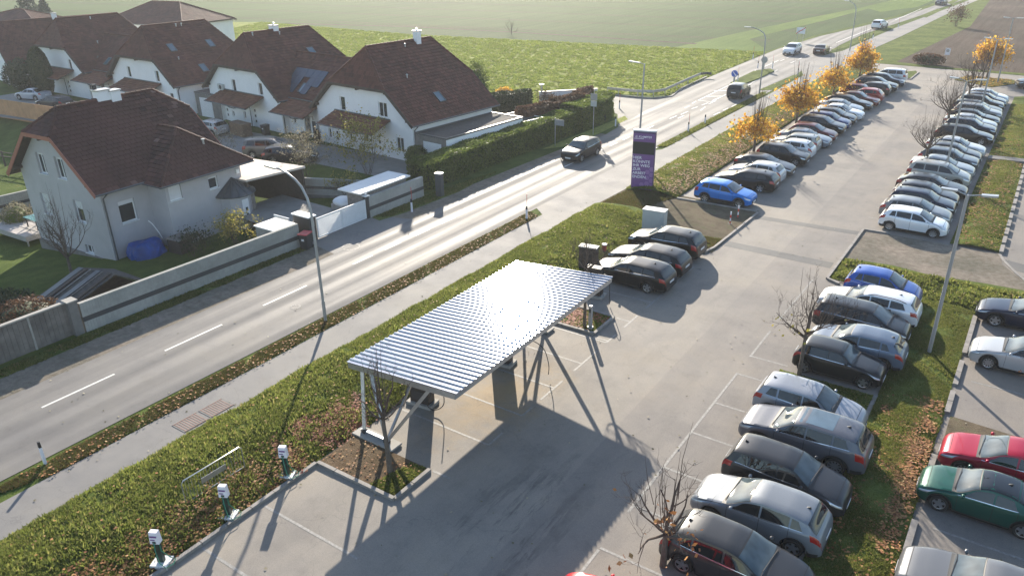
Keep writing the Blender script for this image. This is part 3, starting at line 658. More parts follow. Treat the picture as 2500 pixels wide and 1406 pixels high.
leaves_flat('fallen_leaves', [([(-21.8, 14), (-19.3, 14), (-19.3, 19), (-21.8, 19)], 1)], 2200, 'red_leaves', .055, 22, lambda x, y: bz(x, y) + .03, 'red brown leaf drift beside the carport foot', dens=near(-20.6, 16.8, .9, 1.3, .03))
leaves_flat('fallen_leaves', [([(-2.6, 20), (-.5, 20), (-.5, 32), (-2.6, 32)], 1)], 3000, 'fallen_leaves', .055, 23, .13, 'orange leaf drift on the lawn between the lower car rows', dens=near(-1.15, 26.5, .6, 4.0, .015))
leaves_flat('fallen_leaves', [([(-24.6, 51.6), (-20.7, 51.6), (-20.7, 95), (-24.6, 95)], 1)], 4500, 'fallen_leaves', .07, 24, lambda x, y: .1 + .33 * np.sin(np.clip((x + 24.9) / 4.4, 0, 1) * PI), 'orange leaves under the golden trees', dens=near(-21.1, 66, 1.5, 26, .03))
leaves_flat('fallen_leaves', [([(-2.6, 51.8), (-.1, 51.8), (-.1, 100), (-2.6, 100)], 1)], 1800, 'fallen_leaves', .07, 25, .2, 'fallen leaves in front of the right hand car row', dens=near(-1.6, 66, 1.2, 18, .04))
leaves_flat('fallen_leaves', [([(-19.1, 29.6), (-15.7, 29.6), (-15.7, 31.5), (-19.1, 31.5)], 1)], 700, 'red_leaves', .06, 26, .07, 'red leaves on the island under the far end of the carport', dens=near(-17.0, 30.4, 1.0, 1.2))
leaves_flat('scattered_leaves', [([(-19.3, 7), (-3.2, 14), (-3.2, 60), (-19.3, 42)], .5), ([(-36, 6), (-25, 6), (-25, 60), (-36, 60)], .35), ([(.2, 20), (8, 22), (8, 60), (.2, 60)], .15)], 520, 'pale_leaves', .05, 27, .02, 'single dry leaves blown over the asphalt')
leaves_flat('fallen_leaves', [([(-28.1, 8), (-28.1, 43), (-27.0, 43), (-27.0, 9)], .6), ([(-19.4, 15.1), (-15.7, 15.1), (-15.7, 17), (-19.4, 17)], .1), ([(-24.5, 6), (-20, 6), (-20, 46), (-24.5, 46)], .3)], 1500, 'fallen_leaves', .05, 28, lambda x, y: np.where((x > -25.1) & (x < -19.5), bz(x, y) + .08, .08), 'fallen leaves strewn through the roadside grass')
leaves_flat('fallen_leaves', [([at(*p).xy for p in [(2330, 196), (2360, 186), (2470, 196), (2495, 204), (2420, 214)]], 1)], 900, 'golden_leaves', .12, 29, .06, 'yellow leaves on the far tree island')
# ================================================================ cars
def pchip(tab):
    X = np.array([a for a, b in tab], float); Y = np.array([b for a, b in tab], float); h = np.diff(X); d = np.diff(Y) / h
    m_ = np.zeros(len(X)); m_[0] = d[0]; m_[-1] = d[-1]
    for i in range(1, len(X) - 1):
        if d[i - 1] * d[i] > 0:
            w1 = 2 * h[i] + h[i - 1]; w2 = h[i] + 2 * h[i - 1]; m_[i] = (w1 + w2) / (w1 / d[i - 1] + w2 / d[i])
    def f(x):
        x = min(max(x, X[0]), X[-1]); i = min(int(np.searchsorted(X, x, 'right')) - 1, len(h) - 1); t_ = (x - X[i]) / h[i]
        return float(Y[i] * (2 * t_ ** 3 - 3 * t_ ** 2 + 1) + h[i] * m_[i] * (t_ ** 3 - 2 * t_ ** 2 + t_) + Y[i + 1] * (-2 * t_ ** 3 + 3 * t_ ** 2) + h[i] * m_[i + 1] * (t_ ** 3 - t_ ** 2))
    return f
# x runs from the nose (0) to the tail (L); top = silhouette, belt = lower window line
STY = {
 'hatch': dict(L=4.25, W=1.78, top=[(0, .50), (.04, .62), (.22, .78), (.6, .90), (1.05, .985), (1.22, 1.03), (1.95, 1.39), (2.35, 1.455), (3.0, 1.455), (3.55, 1.38), (3.72, 1.33), (4.02, 1.02), (4.14, .92), (4.22, .72), (4.25, .5)],
    belt=[(0, .6), (1.1, .93), (2.4, .97), (3.6, 1.03), (4.25, .98)], wx=(.83, 3.43), wr=.32, ws=(1.16, 1.9), rs=(3.74, 4.03), sw=[(1.32, 2.28), (2.34, 3.2), (3.26, 3.62)]),
 'small': dict(L=4.0, W=1.72, top=[(0, .50), (.04, .62), (.2, .80), (.5, .92), (.85, 1.0), (1.0, 1.05), (1.7, 1.42), (2.1, 1.5), (2.8, 1.5), (3.4, 1.44), (3.55, 1.40), (3.8, 1.06), (3.92, .94), (3.98, .7), (4.0, .5)],
    belt=[(0, .6), (1.0, .95), (2.2, .99), (3.5, 1.05), (4.0, 1.0)], wx=(.74, 3.28), wr=.31, ws=(.95, 1.66), rs=(3.57, 3.82), sw=[(1.1, 2.1), (2.16, 3.0), (3.06, 3.42)]),
 'mini': dict(L=3.72, W=1.68, top=[(0, .50), (.04, .66), (.15, .80), (.45, .90), (1.0, .97), (1.2, 1.0), (1.62, 1.30), (1.85, 1.385), (2.5, 1.41), (3.15, 1.37), (3.3, 1.33), (3.52, 1.02), (3.62, .9), (3.7, .7), (3.72, .5)],
    belt=[(0, .6), (1.15, .93), (2.4, .95), (3.3, .97), (3.72, .95)], wx=(.68, 3.15), wr=.31, ws=(1.18, 1.66), rs=(3.31, 3.5), sw=[(1.3, 2.2), (2.25, 3.0), (3.04, 3.26)]),
 'estate': dict(L=4.75, W=1.82, top=[(0, .50), (.04, .62), (.25, .76), (.7, .88), (1.2, .97), (1.4, 1.01), (2.15, 1.38), (2.55, 1.45), (3.4, 1.45), (4.1, 1.38), (4.3, 1.33), (4.58, 1.02), (4.67, .92), (4.73, .72), (4.75, .5)],
    belt=[(0, .6), (1.3, .92), (2.6, .95), (4.1, 1.0), (4.75, .97)], wx=(.88, 3.72), wr=.33, ws=(1.34, 2.1), rs=(4.31, 4.6), sw=[(1.5, 2.45), (2.51, 3.35), (3.41, 4.12)]),
 'sedan': dict(L=4.6, W=1.80, top=[(0, .50), (.04, .62), (.25, .76), (.7, .88), (1.2, .96), (1.4, 1.0), (2.1, 1.35), (2.5, 1.42), (3.1, 1.40), (3.4, 1.33), (4.0, 1.06), (4.2, 1.02), (4.48, .99), (4.57, .74), (4.6, .5)],
    belt=[(0, .6), (1.3, .92), (2.6, .95), (3.8, 1.0), (4.6, .95)], wx=(.86, 3.58), wr=.33, ws=(1.33, 2.06), rs=(3.38, 3.98), sw=[(1.5, 2.4), (2.46, 3.3), (3.35, 3.6)]),
 'suv': dict(L=4.45, W=1.86, top=[(0, .60), (.04, .78), (.2, .92), (.6, 1.02), (1.05, 1.10), (1.25, 1.15), (1.95, 1.55), (2.35, 1.63), (3.2, 1.63), (3.85, 1.57), (4.0, 1.52), (4.27, 1.16), (4.37, 1.04), (4.43, .8), (4.45, .6)],
    belt=[(0, .75), (1.2, 1.06), (2.5, 1.10), (3.8, 1.18), (4.45, 1.1)], wx=(.86, 3.5), wr=.36, ws=(1.19, 1.91), rs=(4.01, 4.28), sw=[(1.38, 2.35), (2.41, 3.25), (3.31, 3.84)]),
 'mpv': dict(L=4.4, W=1.8, top=[(0, .52), (.04, .68), (.2, .86), (.5, .98), (.8, 1.07), (.95, 1.13), (1.7, 1.54), (2.1, 1.63), (3.2, 1.64), (3.9, 1.60), (4.08, 1.54), (4.26, 1.12), (4.34, 1.0), (4.39, .75), (4.4, .5)],
    belt=[(0, .65), (1.0, 1.0), (2.4, 1.05), (3.9, 1.08), (4.4, 1.05)], wx=(.82, 3.5), wr=.32, ws=(.9, 1.66), rs=(4.09, 4.27), sw=[(1.1, 2.2), (2.26, 3.15), (3.21, 3.98)]),
 'coupe': dict(L=3.85, W=1.68, top=[(0, .48), (.04, .60), (.2, .74), (.55, .86), (1.0, .94), (1.15, .97), (1.75, 1.29), (2.1, 1.37), (2.6, 1.35), (2.9, 1.27), (3.35, 1.02), (3.5, .99), (3.74, .96), (3.83, .72), (3.85, .5)],
    belt=[(0, .55), (1.1, .88), (2.4, .92), (3.2, .96), (3.85, .92)], wx=(.75, 3.18), wr=.31, ws=(1.08, 1.72), rs=(2.88, 3.32), sw=[(1.25, 2.2), (2.26, 2.9)]),
}
def variant(src, **kw):
    d = {k: (list(v) if isinstance(v, list) else v) for k, v in STY[src].items()}; d.update(kw); return d
STY['compact'] = variant('hatch', L=4.2, top=[(0, .50), (.04, .64), (.2, .80), (.55, .91), (1.0, .99), (1.17, 1.04), (1.8, 1.41), (2.2, 1.475), (3.1, 1.48), (3.72, 1.42), (3.84, 1.38), (4.02, 1.06), (4.12, .95), (4.18, .72), (4.2, .5)], rs=(3.85, 4.03), sw=[(1.3, 2.25), (2.31, 3.2), (3.27, 3.7)], ws=(1.12, 1.76), wx=(.84, 3.42))
STY['fastback'] = variant('estate', L=4.7, top=[(0, .50), (.04, .61), (.25, .75), (.7, .86), (1.25, .95), (1.45, .99), (2.2, 1.34), (2.6, 1.42), (3.3, 1.41), (3.9, 1.31), (4.35, 1.1), (4.55, 1.02), (4.64, .9), (4.68, .72), (4.7, .5)], rs=(3.95, 4.38), sw=[(1.55, 2.45), (2.51, 3.3), (3.36, 3.9)])
class CarSurf:
    def __init__(s, st):
        s.st = st; s.L = st['L']; s.hw = st['W'] / 2; s.top = pchip(st['top']); s.belt = pchip(st['belt'])
        L = s.L; s.wid = pchip([(0, .70), (.06, .80), (.22, .90), (.55, .97), (1.1, 1.0), (L - 1.1, 1.0), (L - .5, .965), (L - .15, .90), (L - .04, .84), (L, .76)])
        s.zb0 = .2 if st['top'][0][1] < .55 else .26; s.R = st['wr'] + .065
    def zb(s, x):
        z = s.zb0 + .10 * max(0, 1 - x / .25) + .1 * max(0, 1 - (s.L - x) / .25)
        for w in s.st['wx']:
            d = s.R ** 2 - (x - w) ** 2
            if d > 0: z = max(z, s.st['wr'] + math.sqrt(d))
        return z
    def sec(s, x):
        zt = s.top(x); w = s.hw * s.wid(x); zb = s.zb(x); zs = min(s.belt(x), zt - .035); g = max(zt - zs, 0)
        k = min(1, g / .2); L = lambda f: zb + (zs - zb) * f
        y6 = w * .945 - max(.36 * g, .07 * (1 - k)); z6 = zt - .012 - .048 * k
        return [(w * .60, zb), (w * .955, zb), (w * .992, L(.22)), (w * 1.0, L(.55)), (w * .995, L(.75)), (w * .975, L(.93)), (w * .945, zs), (y6, z6), (y6 * .86, zt - .012 * (1 + k)), (y6 * .5, zt - .006 * k), (0, zt)]
    def pt(s, x, q, side=1):
        """q: 0 at the sill … 6 shoulder … 7 roof edge … 10 roof centre"""
        se = s.sec(x); i = min(int(q), len(se) - 2); f = q - i; a, b = se[i], se[i + 1]
        return Vector((x, side * (a[0] + (b[0] - a[0]) * f), a[1] + (b[1] - a[1]) * f))
    def body(s):
        xs = set(np.arange(0, s.L, .14).tolist()) | {0, .02, .04, .09, s.L, s.L - .02, s.L - .05, s.L - .1} | {a for a, b in s.st['top']}
        for w in s.st['wx']: xs |= {w + s.R * math.cos(a) for a in np.linspace(0.02, PI - .02, 15)} | {w + s.R + .004, w - s.R - .004}
        xs = sorted(xs); x2 = [xs[0]]
        for x in xs[1:]:
            if x - x2[-1] > .006: x2.append(x)
        mb = MB(); n = 21
        for x in x2:
            se = s.sec(x); mb.v += [(x, -y, z) for y, z in se] + [(x, y, z) for y, z in se[-2::-1]]
        for i in range(len(x2) - 1):
            for k in range(n - 1):
                a = i * n + k; mb.f.append((a, a + 1, a + n + 1, a + n)); mb.m.append(0)
        mb.f.append(tuple(range(n))[::-1]); mb.m.append(0); mb.f.append(tuple((len(x2) - 1) * n + k for k in range(n))); mb.m.append(0)
        return mb
    def patch(s, mb, x0, x1, q0, q1, side, nx=6, nq=3, off=.006, xb0=None, xb1=None):
        """lens-shaped patch lying just proud of the body; x0/x1 at q0, xb0/xb1 at q1"""
        if xb0 is None: xb0 = x0
        if xb1 is None: xb1 = x1
        base = len(mb.v)
        for j in range(nq + 1):
            f = j / nq; a = x0 + (xb0 - x0) * f; b = x1 + (xb1 - x1) * f
            for i in range(nx + 1):
                x = a + (b - a) * i / nx; q = q0 + (q1 - q0) * f; p = s.pt(x, q, side)
                e = .02; dx = s.pt(min(x + e, s.L), q, side) - s.pt(max(x - e, 0), q, side); dq = s.pt(x, min(q + .1, 10), side) - s.pt(x, max(q - .1, 0), side)
                nrm = dx.cross(dq); nrm = nrm.normalized() if nrm.length > 1e-9 else Vector((0, side, 0))
                if nrm.y * side < -.001 or (abs(nrm.y) < .05 and nrm.z < 0): nrm = -nrm
                mb.v.append(tuple(p + nrm * off))
        for j in range(nq):
            for i in range(nx):
                a = base + j * (nx + 1) + i; q_ = (a, a + 1, a + nx + 2, a + nx + 1); mb.f.append(q_ if side > 0 else q_[::-1]); mb.m.append(0)
    def top_patch(s, mb, x0, x1, inset=.94, nx=7, off=.007, qlo=7.0, sx=0.0):
        base = len(mb.v); ny = 10
        for i in range(nx + 1):
            for j in range(ny + 1):
                t_ = (j / ny) * 2 - 1; q = 10 - abs(t_) * (10 - qlo) * inset; x = x0 + (x1 - x0) * i / nx + sx * t_ * t_ * (1 if i < nx / 2 else .6)
                p = s.pt(x, q, 1 if t_ >= 0 else -1); e = .02
                dz = (s.top(x + e) - s.top(x - e)) / (2 * e); nrm = Vector((-dz, .12 * t_, 1)).normalized()
                mb.v.append(tuple(p + nrm * off))
        for i in range(nx):
            for j in range(ny):
                a = base + i * (ny + 1) + j; mb.f.append((a, a + ny + 1, a + ny + 2, a + 1)); mb.m.append(0)
def wheel_meshes(r, spokes=5, alloy=True):
    mb = MB(); n = 24; w = .105; prof = [(r * .66, -w * .9), (r * .93, -w), (r, -w * .6), (r, w * .6), (r * .93, w), (r * .66, w * .9)]
    for k in range(n):
        a = 2 * PI * k / n; mb.v += [(rr * math.cos(a), yy_, rr * math.sin(a)) for rr, yy_ in prof]
    for k in range(n):
        for j in range(len(prof) - 1):
            a = k * 6 + j; b = ((k + 1) % n) * 6 + j; mb.f.append((a, a + 1, b + 1, b)); mb.m.append(0)
    tyre = mb.mesh('tyre', 'rubber', 40)
    mb = MB(); R = r * .68; yo = w * .62
    for side in (1,):
        m2 = 24; b = len(mb.v)
        for k in range(m2): a = 2 * PI * k / m2; mb.v += [(R * math.cos(a), w * .9, R * math.sin(a)), (R * .86, 0, 0) and (R * .88 * math.cos(a), w * .8, R * .88 * math.sin(a))]
        for k in range(m2): k2 = (k + 1) % m2; mb.f.append((b + 2 * k, b + 2 * k2, b + 2 * k2 + 1, b + 2 * k + 1)); mb.m.append(0)
        for k in range(spokes):
            a = 2 * PI * k / spokes + .3; c, sn = math.cos(a), math.sin(a); t0, t1 = (.055, .045) if spokes <= 5 else (.03, .026)
            vs = [(x * c - z * sn, y, x * sn + z * c) for x, y, z in ((.0, yo, -t0), (.0, yo, t0), (R * .9, w * .78, t1), (R * .9, w * .78, -t1), (0, yo - .03, -t0), (0, yo - .03, t0), (R * .9, w * .6, t1), (R * .9, w * .6, -t1))]
            mb.add(vs, [(0, 1, 2, 3), (0, 3, 7, 4), (1, 5, 6, 2)])
            if not alloy: continue
        mb.tube([(0, yo - .02, 0), (0, yo + .012, 0)], .05, 10)
    rim = mb.mesh('rim', 'rim_alloy', 35)
    mb = MB(); mb.tube([(0, -w * .5, 0), (0, w * .3, 0)], R, 16); back = mb.mesh('brake_disc', 'under')
    return tyre, rim, back
CARCACHE = {}
def build_proto(style, spokes):
    st = STY[style]; S = CarSurf(st); D = {}
    D['body'] = S.body().mesh('car_body', 'car_paint', 42)
    def one(key, fn, mat, sm=40):
        mb = MB(); fn(mb); D[key] = mb.mesh(key, mat, sm)
    one('windscreen_frame', lambda mb: S.top_patch(mb, st['ws'][0] - .03, st['ws'][1] + .03, 1.0, sx=.05, off=.004), 'black_plastic')
    one('windshield', lambda mb: S.top_patch(mb, st['ws'][0] + .03, st['ws'][1] - .01, .92, sx=.05, off=.009), 'windscreen_glass')
    def lines(mb):
        w0 = st['ws'][0]
        for sd in (1, -1): S.patch(mb, .32, w0 - .06, 6.35, 6.6, sd, 8, 1, .0035)
        S.top_patch(mb, .28, .295, .86, 1, .0035, qlo=6.5); xr = st['sw'][-1][1]
    one('bonnet_gap', lines, 'under')
    one('rear_window', lambda mb: S.top_patch(mb, st['rs'][0], st['rs'][1], .9, sx=-.02), 'car_glass')
    for i, (a, b) in enumerate(st['sw']):
        for sd in (1, -1):
            sl = .0
            last = i == len(st['sw']) - 1
            one(f'side_window{i}{sd}', lambda mb: S.patch(mb, a, b, 6.05, 6.86, sd, 6, 3, .007, xb0=(a + .0 if i else a + .42), xb1=(b - (.16 if last else .0))), 'car_glass')
    for sd in (1, -1):
        one(f'headlight{sd}', lambda mb: S.patch(mb, .05, .42, 4.4, 5.9, sd, 5, 3, .006, xb0=.1, xb1=.62), 'head_lamp')
        tq = 3.6 if style in ('suv', 'mpv') else 4.0
        one(f'taillight{sd}', lambda mb: S.patch(mb, S.L - .36, S.L - .02, tq, 5.95, sd, 5, 3, .006, xb0=S.L - .42, xb1=S.L - .06), 'tail_lamp')
        one(f'door_handle{sd}', lambda mb: [mb.box(x, x + .16, sd * S.hw * .985 - .012, sd * S.hw * .985 + .012, .80 if style != 'suv' else .9, .83 if style != 'suv' else .93) for x in (st['sw'][0][1] - .25, st['sw'][1][1] - .28)], 'car_paint')
        def mir(mb):
            x = st['ws'][0] + .28; z = S.belt(x) + .06; y = sd * (S.hw * .93)
            mb.blob((x, y + sd * .14, z + .03), (.07, .11, .075), 1, 3, 0); mb.box(x - .03, x + .03, min(y - sd * .04, y + sd * .1), max(y - sd * .04, y + sd * .1), z - .02, z + .01)
        one(f'mirror{sd}', mir, 'car_paint', 60)
        def seam(mb):
            for x in (st['sw'][0][0] - .04, st['sw'][1][0] - .03, st['sw'][1][1] + .02):
                S.patch(mb, x, x + .012, 1.2, 6.0, sd, 1, 10, .003)
            S.patch(mb, st['wx'][0] + S.R + .02, st['wx'][1] - S.R - .02, 1.0, 1.35, sd, 8, 1, .004)
        one(f'door_seam{sd}', seam, 'under')
    def und(mb):
        z0 = S.zb0 - .02
        mb.box(.12, S.L - .12, -S.hw * .72, S.hw * .72, z0 - .02, z0 + .16)
        mb.box(.3, S.L - .3, -S.hw * .58, S.hw * .58, z0 + .1, z0 + .5)
        mb.box(st['wx'][0] + S.R + .02, st['wx'][1] - S.R - .02, -S.hw * .95, S.hw * .95, z0 - .01, z0 + .05)
    one('underbody', und, 'under')
    zf = st['top'][0][1]
    def clad(mb, sd):
        if 1:
            S.patch(mb, st['wx'][0] + S.R + .01, st['wx'][1] - S.R - .01, .95, 2.1 if style in ('suv',) else 1.5, sd, 10, 2, .009)
            for w_ in st['wx']:
                b0 = len(mb.v); m_ = 14
                for i in range(m_ + 1):
                    a_ = PI * i / m_; 
                    for rr in (S.R - .004, S.R + (.055 if style == 'suv' else .022)):
                        mb.v.append((w_ + rr * math.cos(a_), sd * (S.hw * 1.0 + .006), max(st['wr'] + rr * math.sin(a_), S.zb0)))
                for i in range(m_):
                    q_ = (b0 + 2 * i, b0 + 2 * i + 1, b0 + 2 * i + 3, b0 + 2 * i + 2); mb.f.append(q_ if sd < 0 else q_[::-1]); mb.m.append(0)
    for sd_ in (1, -1): one(f'side_cladding{sd_}', lambda mb: clad(mb, sd_), 'black_plastic')
    def trim(mb, sd): S.patch(mb, st['sw'][0][0] - .05, st['sw'][-1][1] + .02, 5.86, 6.03, sd, 12, 1, .009)
    for sd_ in (1, -1): one(f'window_trim{sd_}', lambda mb: trim(mb, sd_), 'chrome')
    one('grille', lambda mb: (mb.box(-.014, .02, -S.hw * .52, S.hw * .52, zf - .22, zf - .03), mb.box(.0, .03, -S.hw * .66, S.hw * .66, S.zb0 + .1, zf - .26)), 'black_plastic')
    one('front_plate', lambda mb: mb.box(-.03, -.014, -.26, .26, zf - .2, zf - .09), 'plate_white')
    one('rear_plate', lambda mb: mb.box(S.L - .01, S.L + .012, -.26, .26, .62 if style not in ('suv',) else .72, .73 if style != 'suv' else .83), 'plate_white')
    one('rear_bumper', lambda mb: (S.patch(mb, S.L - .45, S.L - .01, 1.0, 1.9, 1, 5, 2, .004), S.patch(mb, S.L - .45, S.L - .01, 1.0, 1.9, -1, 5, 2, .004), mb.box(S.L - .02, S.L + .006, -S.hw * .7, S.hw * .7, S.zb0 + .12, S.zb0 + .26)), 'black_plastic')
    xr = st['sw'][-1][0]
    zr = S.top(xr + .3)
    one('antenna', lambda mb: mb.add([(xr + .2, -.02, zr - .01), (xr + .2, .02, zr - .01), (xr + .38, .03, zr - .03), (xr + .38, -.03, zr - .03), (xr + .36, 0, zr + .07)], [(0, 1, 4), (1, 2, 4), (2, 3, 4), (3, 0, 4)]), 'black_plastic')
    def wip(mb):
        a = S.pt(st['ws'][0] - .01, 8.2, -1); b = S.pt(st['ws'][0] + .08, 8.6, 1); c = S.pt(st['ws'][0] + .03, 7.3, 1)
        mb.beam(a + Vector((0, 0, .03)), b + Vector((0, 0, .03)), .02, .015); mb.beam(b + Vector((0, -.1, .03)), c + Vector((0.04, 0, .03)), .02, .015)
        S.top_patch(mb, st['ws'][0] - .07, st['ws'][0] + .005, .97, 1, .003)
    one('wiper', wip, 'black_plastic')
    def rail(mb, sd):
        pts = [S.pt(x, 7.25, sd) + Vector((0, 0, .045 if 0 < i < 6 else .0)) for i, x in enumerate(np.linspace(st['ws'][1] + .25, st['sw'][-1][1] - .02, 7))]; mb.tube(pts, .016, 5)
    one('roof_rail1', lambda mb: rail(mb, 1), 'black_plastic'); one('roof_rail-1', lambda mb: rail(mb, -1), 'black_plastic')
    one('sunroof', lambda mb: S.top_patch(mb, st['ws'][1] + .15, st['sw'][1][1] - .05, .62, 4, .006), 'glass_sky')
    one('glass_roof', lambda mb: S.top_patch(mb, st['ws'][1] + .05, st['rs'][0] - .05, .95, 5, .006), 'car_glass')
    D['tyre'], D['rim'], D['disc'] = wheel_meshes(st['wr'], spokes)
    D['S'] = S
    return D
def car(style, x, y, head, color, label, group=None, name='parked_car', lod=0, rails=False, spokes=5, sx=1.0, sz=1.0, sunroof=False, glassroof=False, taxi=None, z=0.0, dark_roof=False):
    """x, y = centre of the car; head = direction of the nose in degrees"""
    key = (style, spokes)
    if key not in CARCACHE: CARCACHE[key] = build_proto(style, spokes)
    D = CARCACHE[key]; S = D['S']; st = S.st
    rz = math.radians(head) + PI                       # local nose points to -x
    c, s_ = math.cos(rz), math.sin(rz); L = st['L'] * sx
    t_ = thing(name, label, 'car', (x - c * L / 2, y - s_ * L / 2, z), rz, group); t_.scale = (sx, 1, sz)
    b = link(D['body'], 'body', t_, color=color)
    keys = [('windshield', 'windshield'), ('windscreen_frame', 'windscreen_frame'), ('rear_window', 'rear_window'), ('underbody', 'underbody')]
    for i in range(len(st['sw'])): keys += [(f'side_window{i}{sd}', 'side_window') for sd in (1, -1)]
    keys += [(f'headlight{sd}', 'headlight') for sd in (1, -1)] + [(f'taillight{sd}', 'taillight') for sd in (1, -1)]
    keys += [(f'mirror{sd}', 'mirror') for sd in (1, -1)]
    keys += [('grille', 'grille'), ('front_plate', 'number_plate'), ('rear_plate', 'number_plate')]
    if lod < 2: keys += [('antenna', 'antenna')]
    if lod < 1: keys += [(f'door_handle{sd}', 'door_handle') for sd in (1, -1)] + [(f'door_seam{sd}', 'door_seam') for sd in (1, -1)] + [('rear_bumper', 'rear_bumper'), ('wiper', 'wiper')]
    if style in ('suv', 'mpv') or lod == 0: keys += [(f'side_cladding{sd}', 'side_cladding') for sd in (1, -1)]
    if lod == 0: keys += [('bonnet_gap', 'bonnet_gap')]
    if lod == 0: keys += [(f'window_trim{sd}', 'window_trim') for sd in (1, -1)]
    if rails: keys += [('roof_rail1', 'roof_rail'), ('roof_rail-1', 'roof_rail')]
    if sunroof: keys += [('sunroof', 'sunroof')]
    if glassroof: keys += [('glass_roof', 'glass_roof')]
    for k, nm in keys:
        o = link(D[k], nm, t_, color=color)
    for wx in st['wx']:
        for sd in (1, -1):
            w = link(D['tyre'], 'wheel', t_, loc=(wx, sd * (S.hw - .115), st['wr'])); w.rotation_euler = (0, 0, 0 if sd > 0 else PI)
            link(D['rim'], 'rim', w)
            if lod < 2: link(D['disc'], 'brake_disc', w)
    return t_
BLACK = (.006, .0065, .008); NAVY = (.006, .012, .034); DGREY = (.045, .048, .052); GREY = (.13, .14, .15); SILVER = (.40, .41, .42); WHITE = (.72, .73, .74); BLUEC = (.01, .07, .36)
RED = (.30, .012, .015); DRED = (.12, .012, .014); BRONZE = (.09, .07, .065); GREEN = (.008, .055, .045); STEEL = (.17, .2, .24); LGOLD = (.42, .40, .36)
GL = 'cars in the left hand parking row'; GR = 'cars in the right hand parking row'; GB = 'cars in the lower right parking row'; GT = 'black cars beside the carport'; GE = 'cars in the lot at the right edge'; GM = 'cars driving on the main road'; GH = 'cars parked in front of the white houses'
E_, W_ = 0, 180
# ---- left hand row, far to near (x = centre)
for a in [
 ('mpv', -16.9, 109.0, W_, WHITE, 'white minivan with its tail to the lane, farthest in the left row', {}),
 ('estate', -16.8, 106.0, E_, NAVY, 'navy car nosing out between the white minivan and a black off-roader', {}),
 ('suv', -16.9, 101.7, E_, BLACK, 'large black off-roader with bright headlights near the far end of the left row', dict(sx=1.08)),
 ('estate', -17.2, 99.2, W_, BLACK, 'black estate showing red tail lights near the far end of the left row', {}),
 ('compact', -17.7, 96.9, E_, DRED, 'dark maroon hatchback half hidden behind the red car, far left row', {}),
 ('hatch', -16.9, 94.9, W_, RED, 'red hatchback with its rear to the lane beside the red saloon', {}),
 ('sedan', -17.0, 92.4, E_, DRED, 'dark red saloon facing the lane beneath the third golden tree', {}),
 ('fastback', -17.4, 89.9, E_, BLACK, 'black saloon facing the lane between red saloon and pale saloon', dict(sx=1.05)),
 ('sedan', -17.6, 87.1, E_, (.5, .52, .52), 'pale silver saloon parked beside the long black saloon', {}),
 ('sedan', -17.0, 84.6, E_, WHITE, 'white saloon nose outward beside a black hatchback, left row middle', {}),
 ('hatch', -17.0, 82.1, E_, BLACK, 'black hatchback between the white saloon and the navy blue hatchback', {}),
 ('compact', -17.0, 79.7, E_, (.012, .03, .13), 'dark blue hatchback parked nose outward beside a tall black car', {}),
 ('suv', -17.0, 77.2, E_, BLACK, 'black crossover with red brake calipers beside the dark red hatchback', dict(sx=.98, sz=.97)),
 ('hatch', -17.0, 74.2, E_, (.14, .018, .02), 'dark red hatchback under the second golden tree', {}),
 ('sedan', -17.1, 71.8, E_, STEEL, 'steel grey saloon facing the lane beside the dark red hatchback', {}),
 ('compact', -17.3, 69.6, W_, (.34, .36, .35), 'silver hatchback showing its tail, next to the white hatchback', {}),
 ('hatch', -17.2, 67.4, W_, WHITE, 'white hatchback with dark rear window, backed to the lane in the left row', {}),
 ('suv', -17.0, 64.9, E_, BLACK, 'black compact crossover with bright alloys behind the first golden tree', dict(sx=.94, sz=.95)),
 ('fastback', -17.4, 61.3, E_, DGREY, 'dark grey estate facing the lane, third car behind the bright blue one', {}),
 ('hatch', -17.3, 59.0, W_, (.55, .56, .57), 'silver white small hatchback squeezed between two dark estates', {}),
 ('estate', -17.3, 56.6, W_, BLACK, 'black estate with its tail to the lane right behind the bright blue car', {}),
 ('suv', -17.4, 52.4, E_, (.004, .17, .58), 'bright blue compact crossover nearest to the purple sign', dict(sx=.95, sz=.93, spokes=7, lod=0)),
]:
    k = dict(lod=1, group=GL); k.update(a[6]); car(*a[:6], **k)
# ---- black cars left of the lane, beyond the carport
car('suv', -17.0, 41.2, W_, BLACK, 'black crossover with a chrome window strip beside the pale cabinet', GT, sx=1.03, spokes=7)
car('estate', -16.9, 38.5, W_, BLACK, 'black estate parked in the middle of the three black cars', GT, sz=.98)
car('estate', -16.85, 36.1, W_, BLACK, 'black estate with wide spoked wheels nearest the carport', GT, sx=1.02, spokes=5)
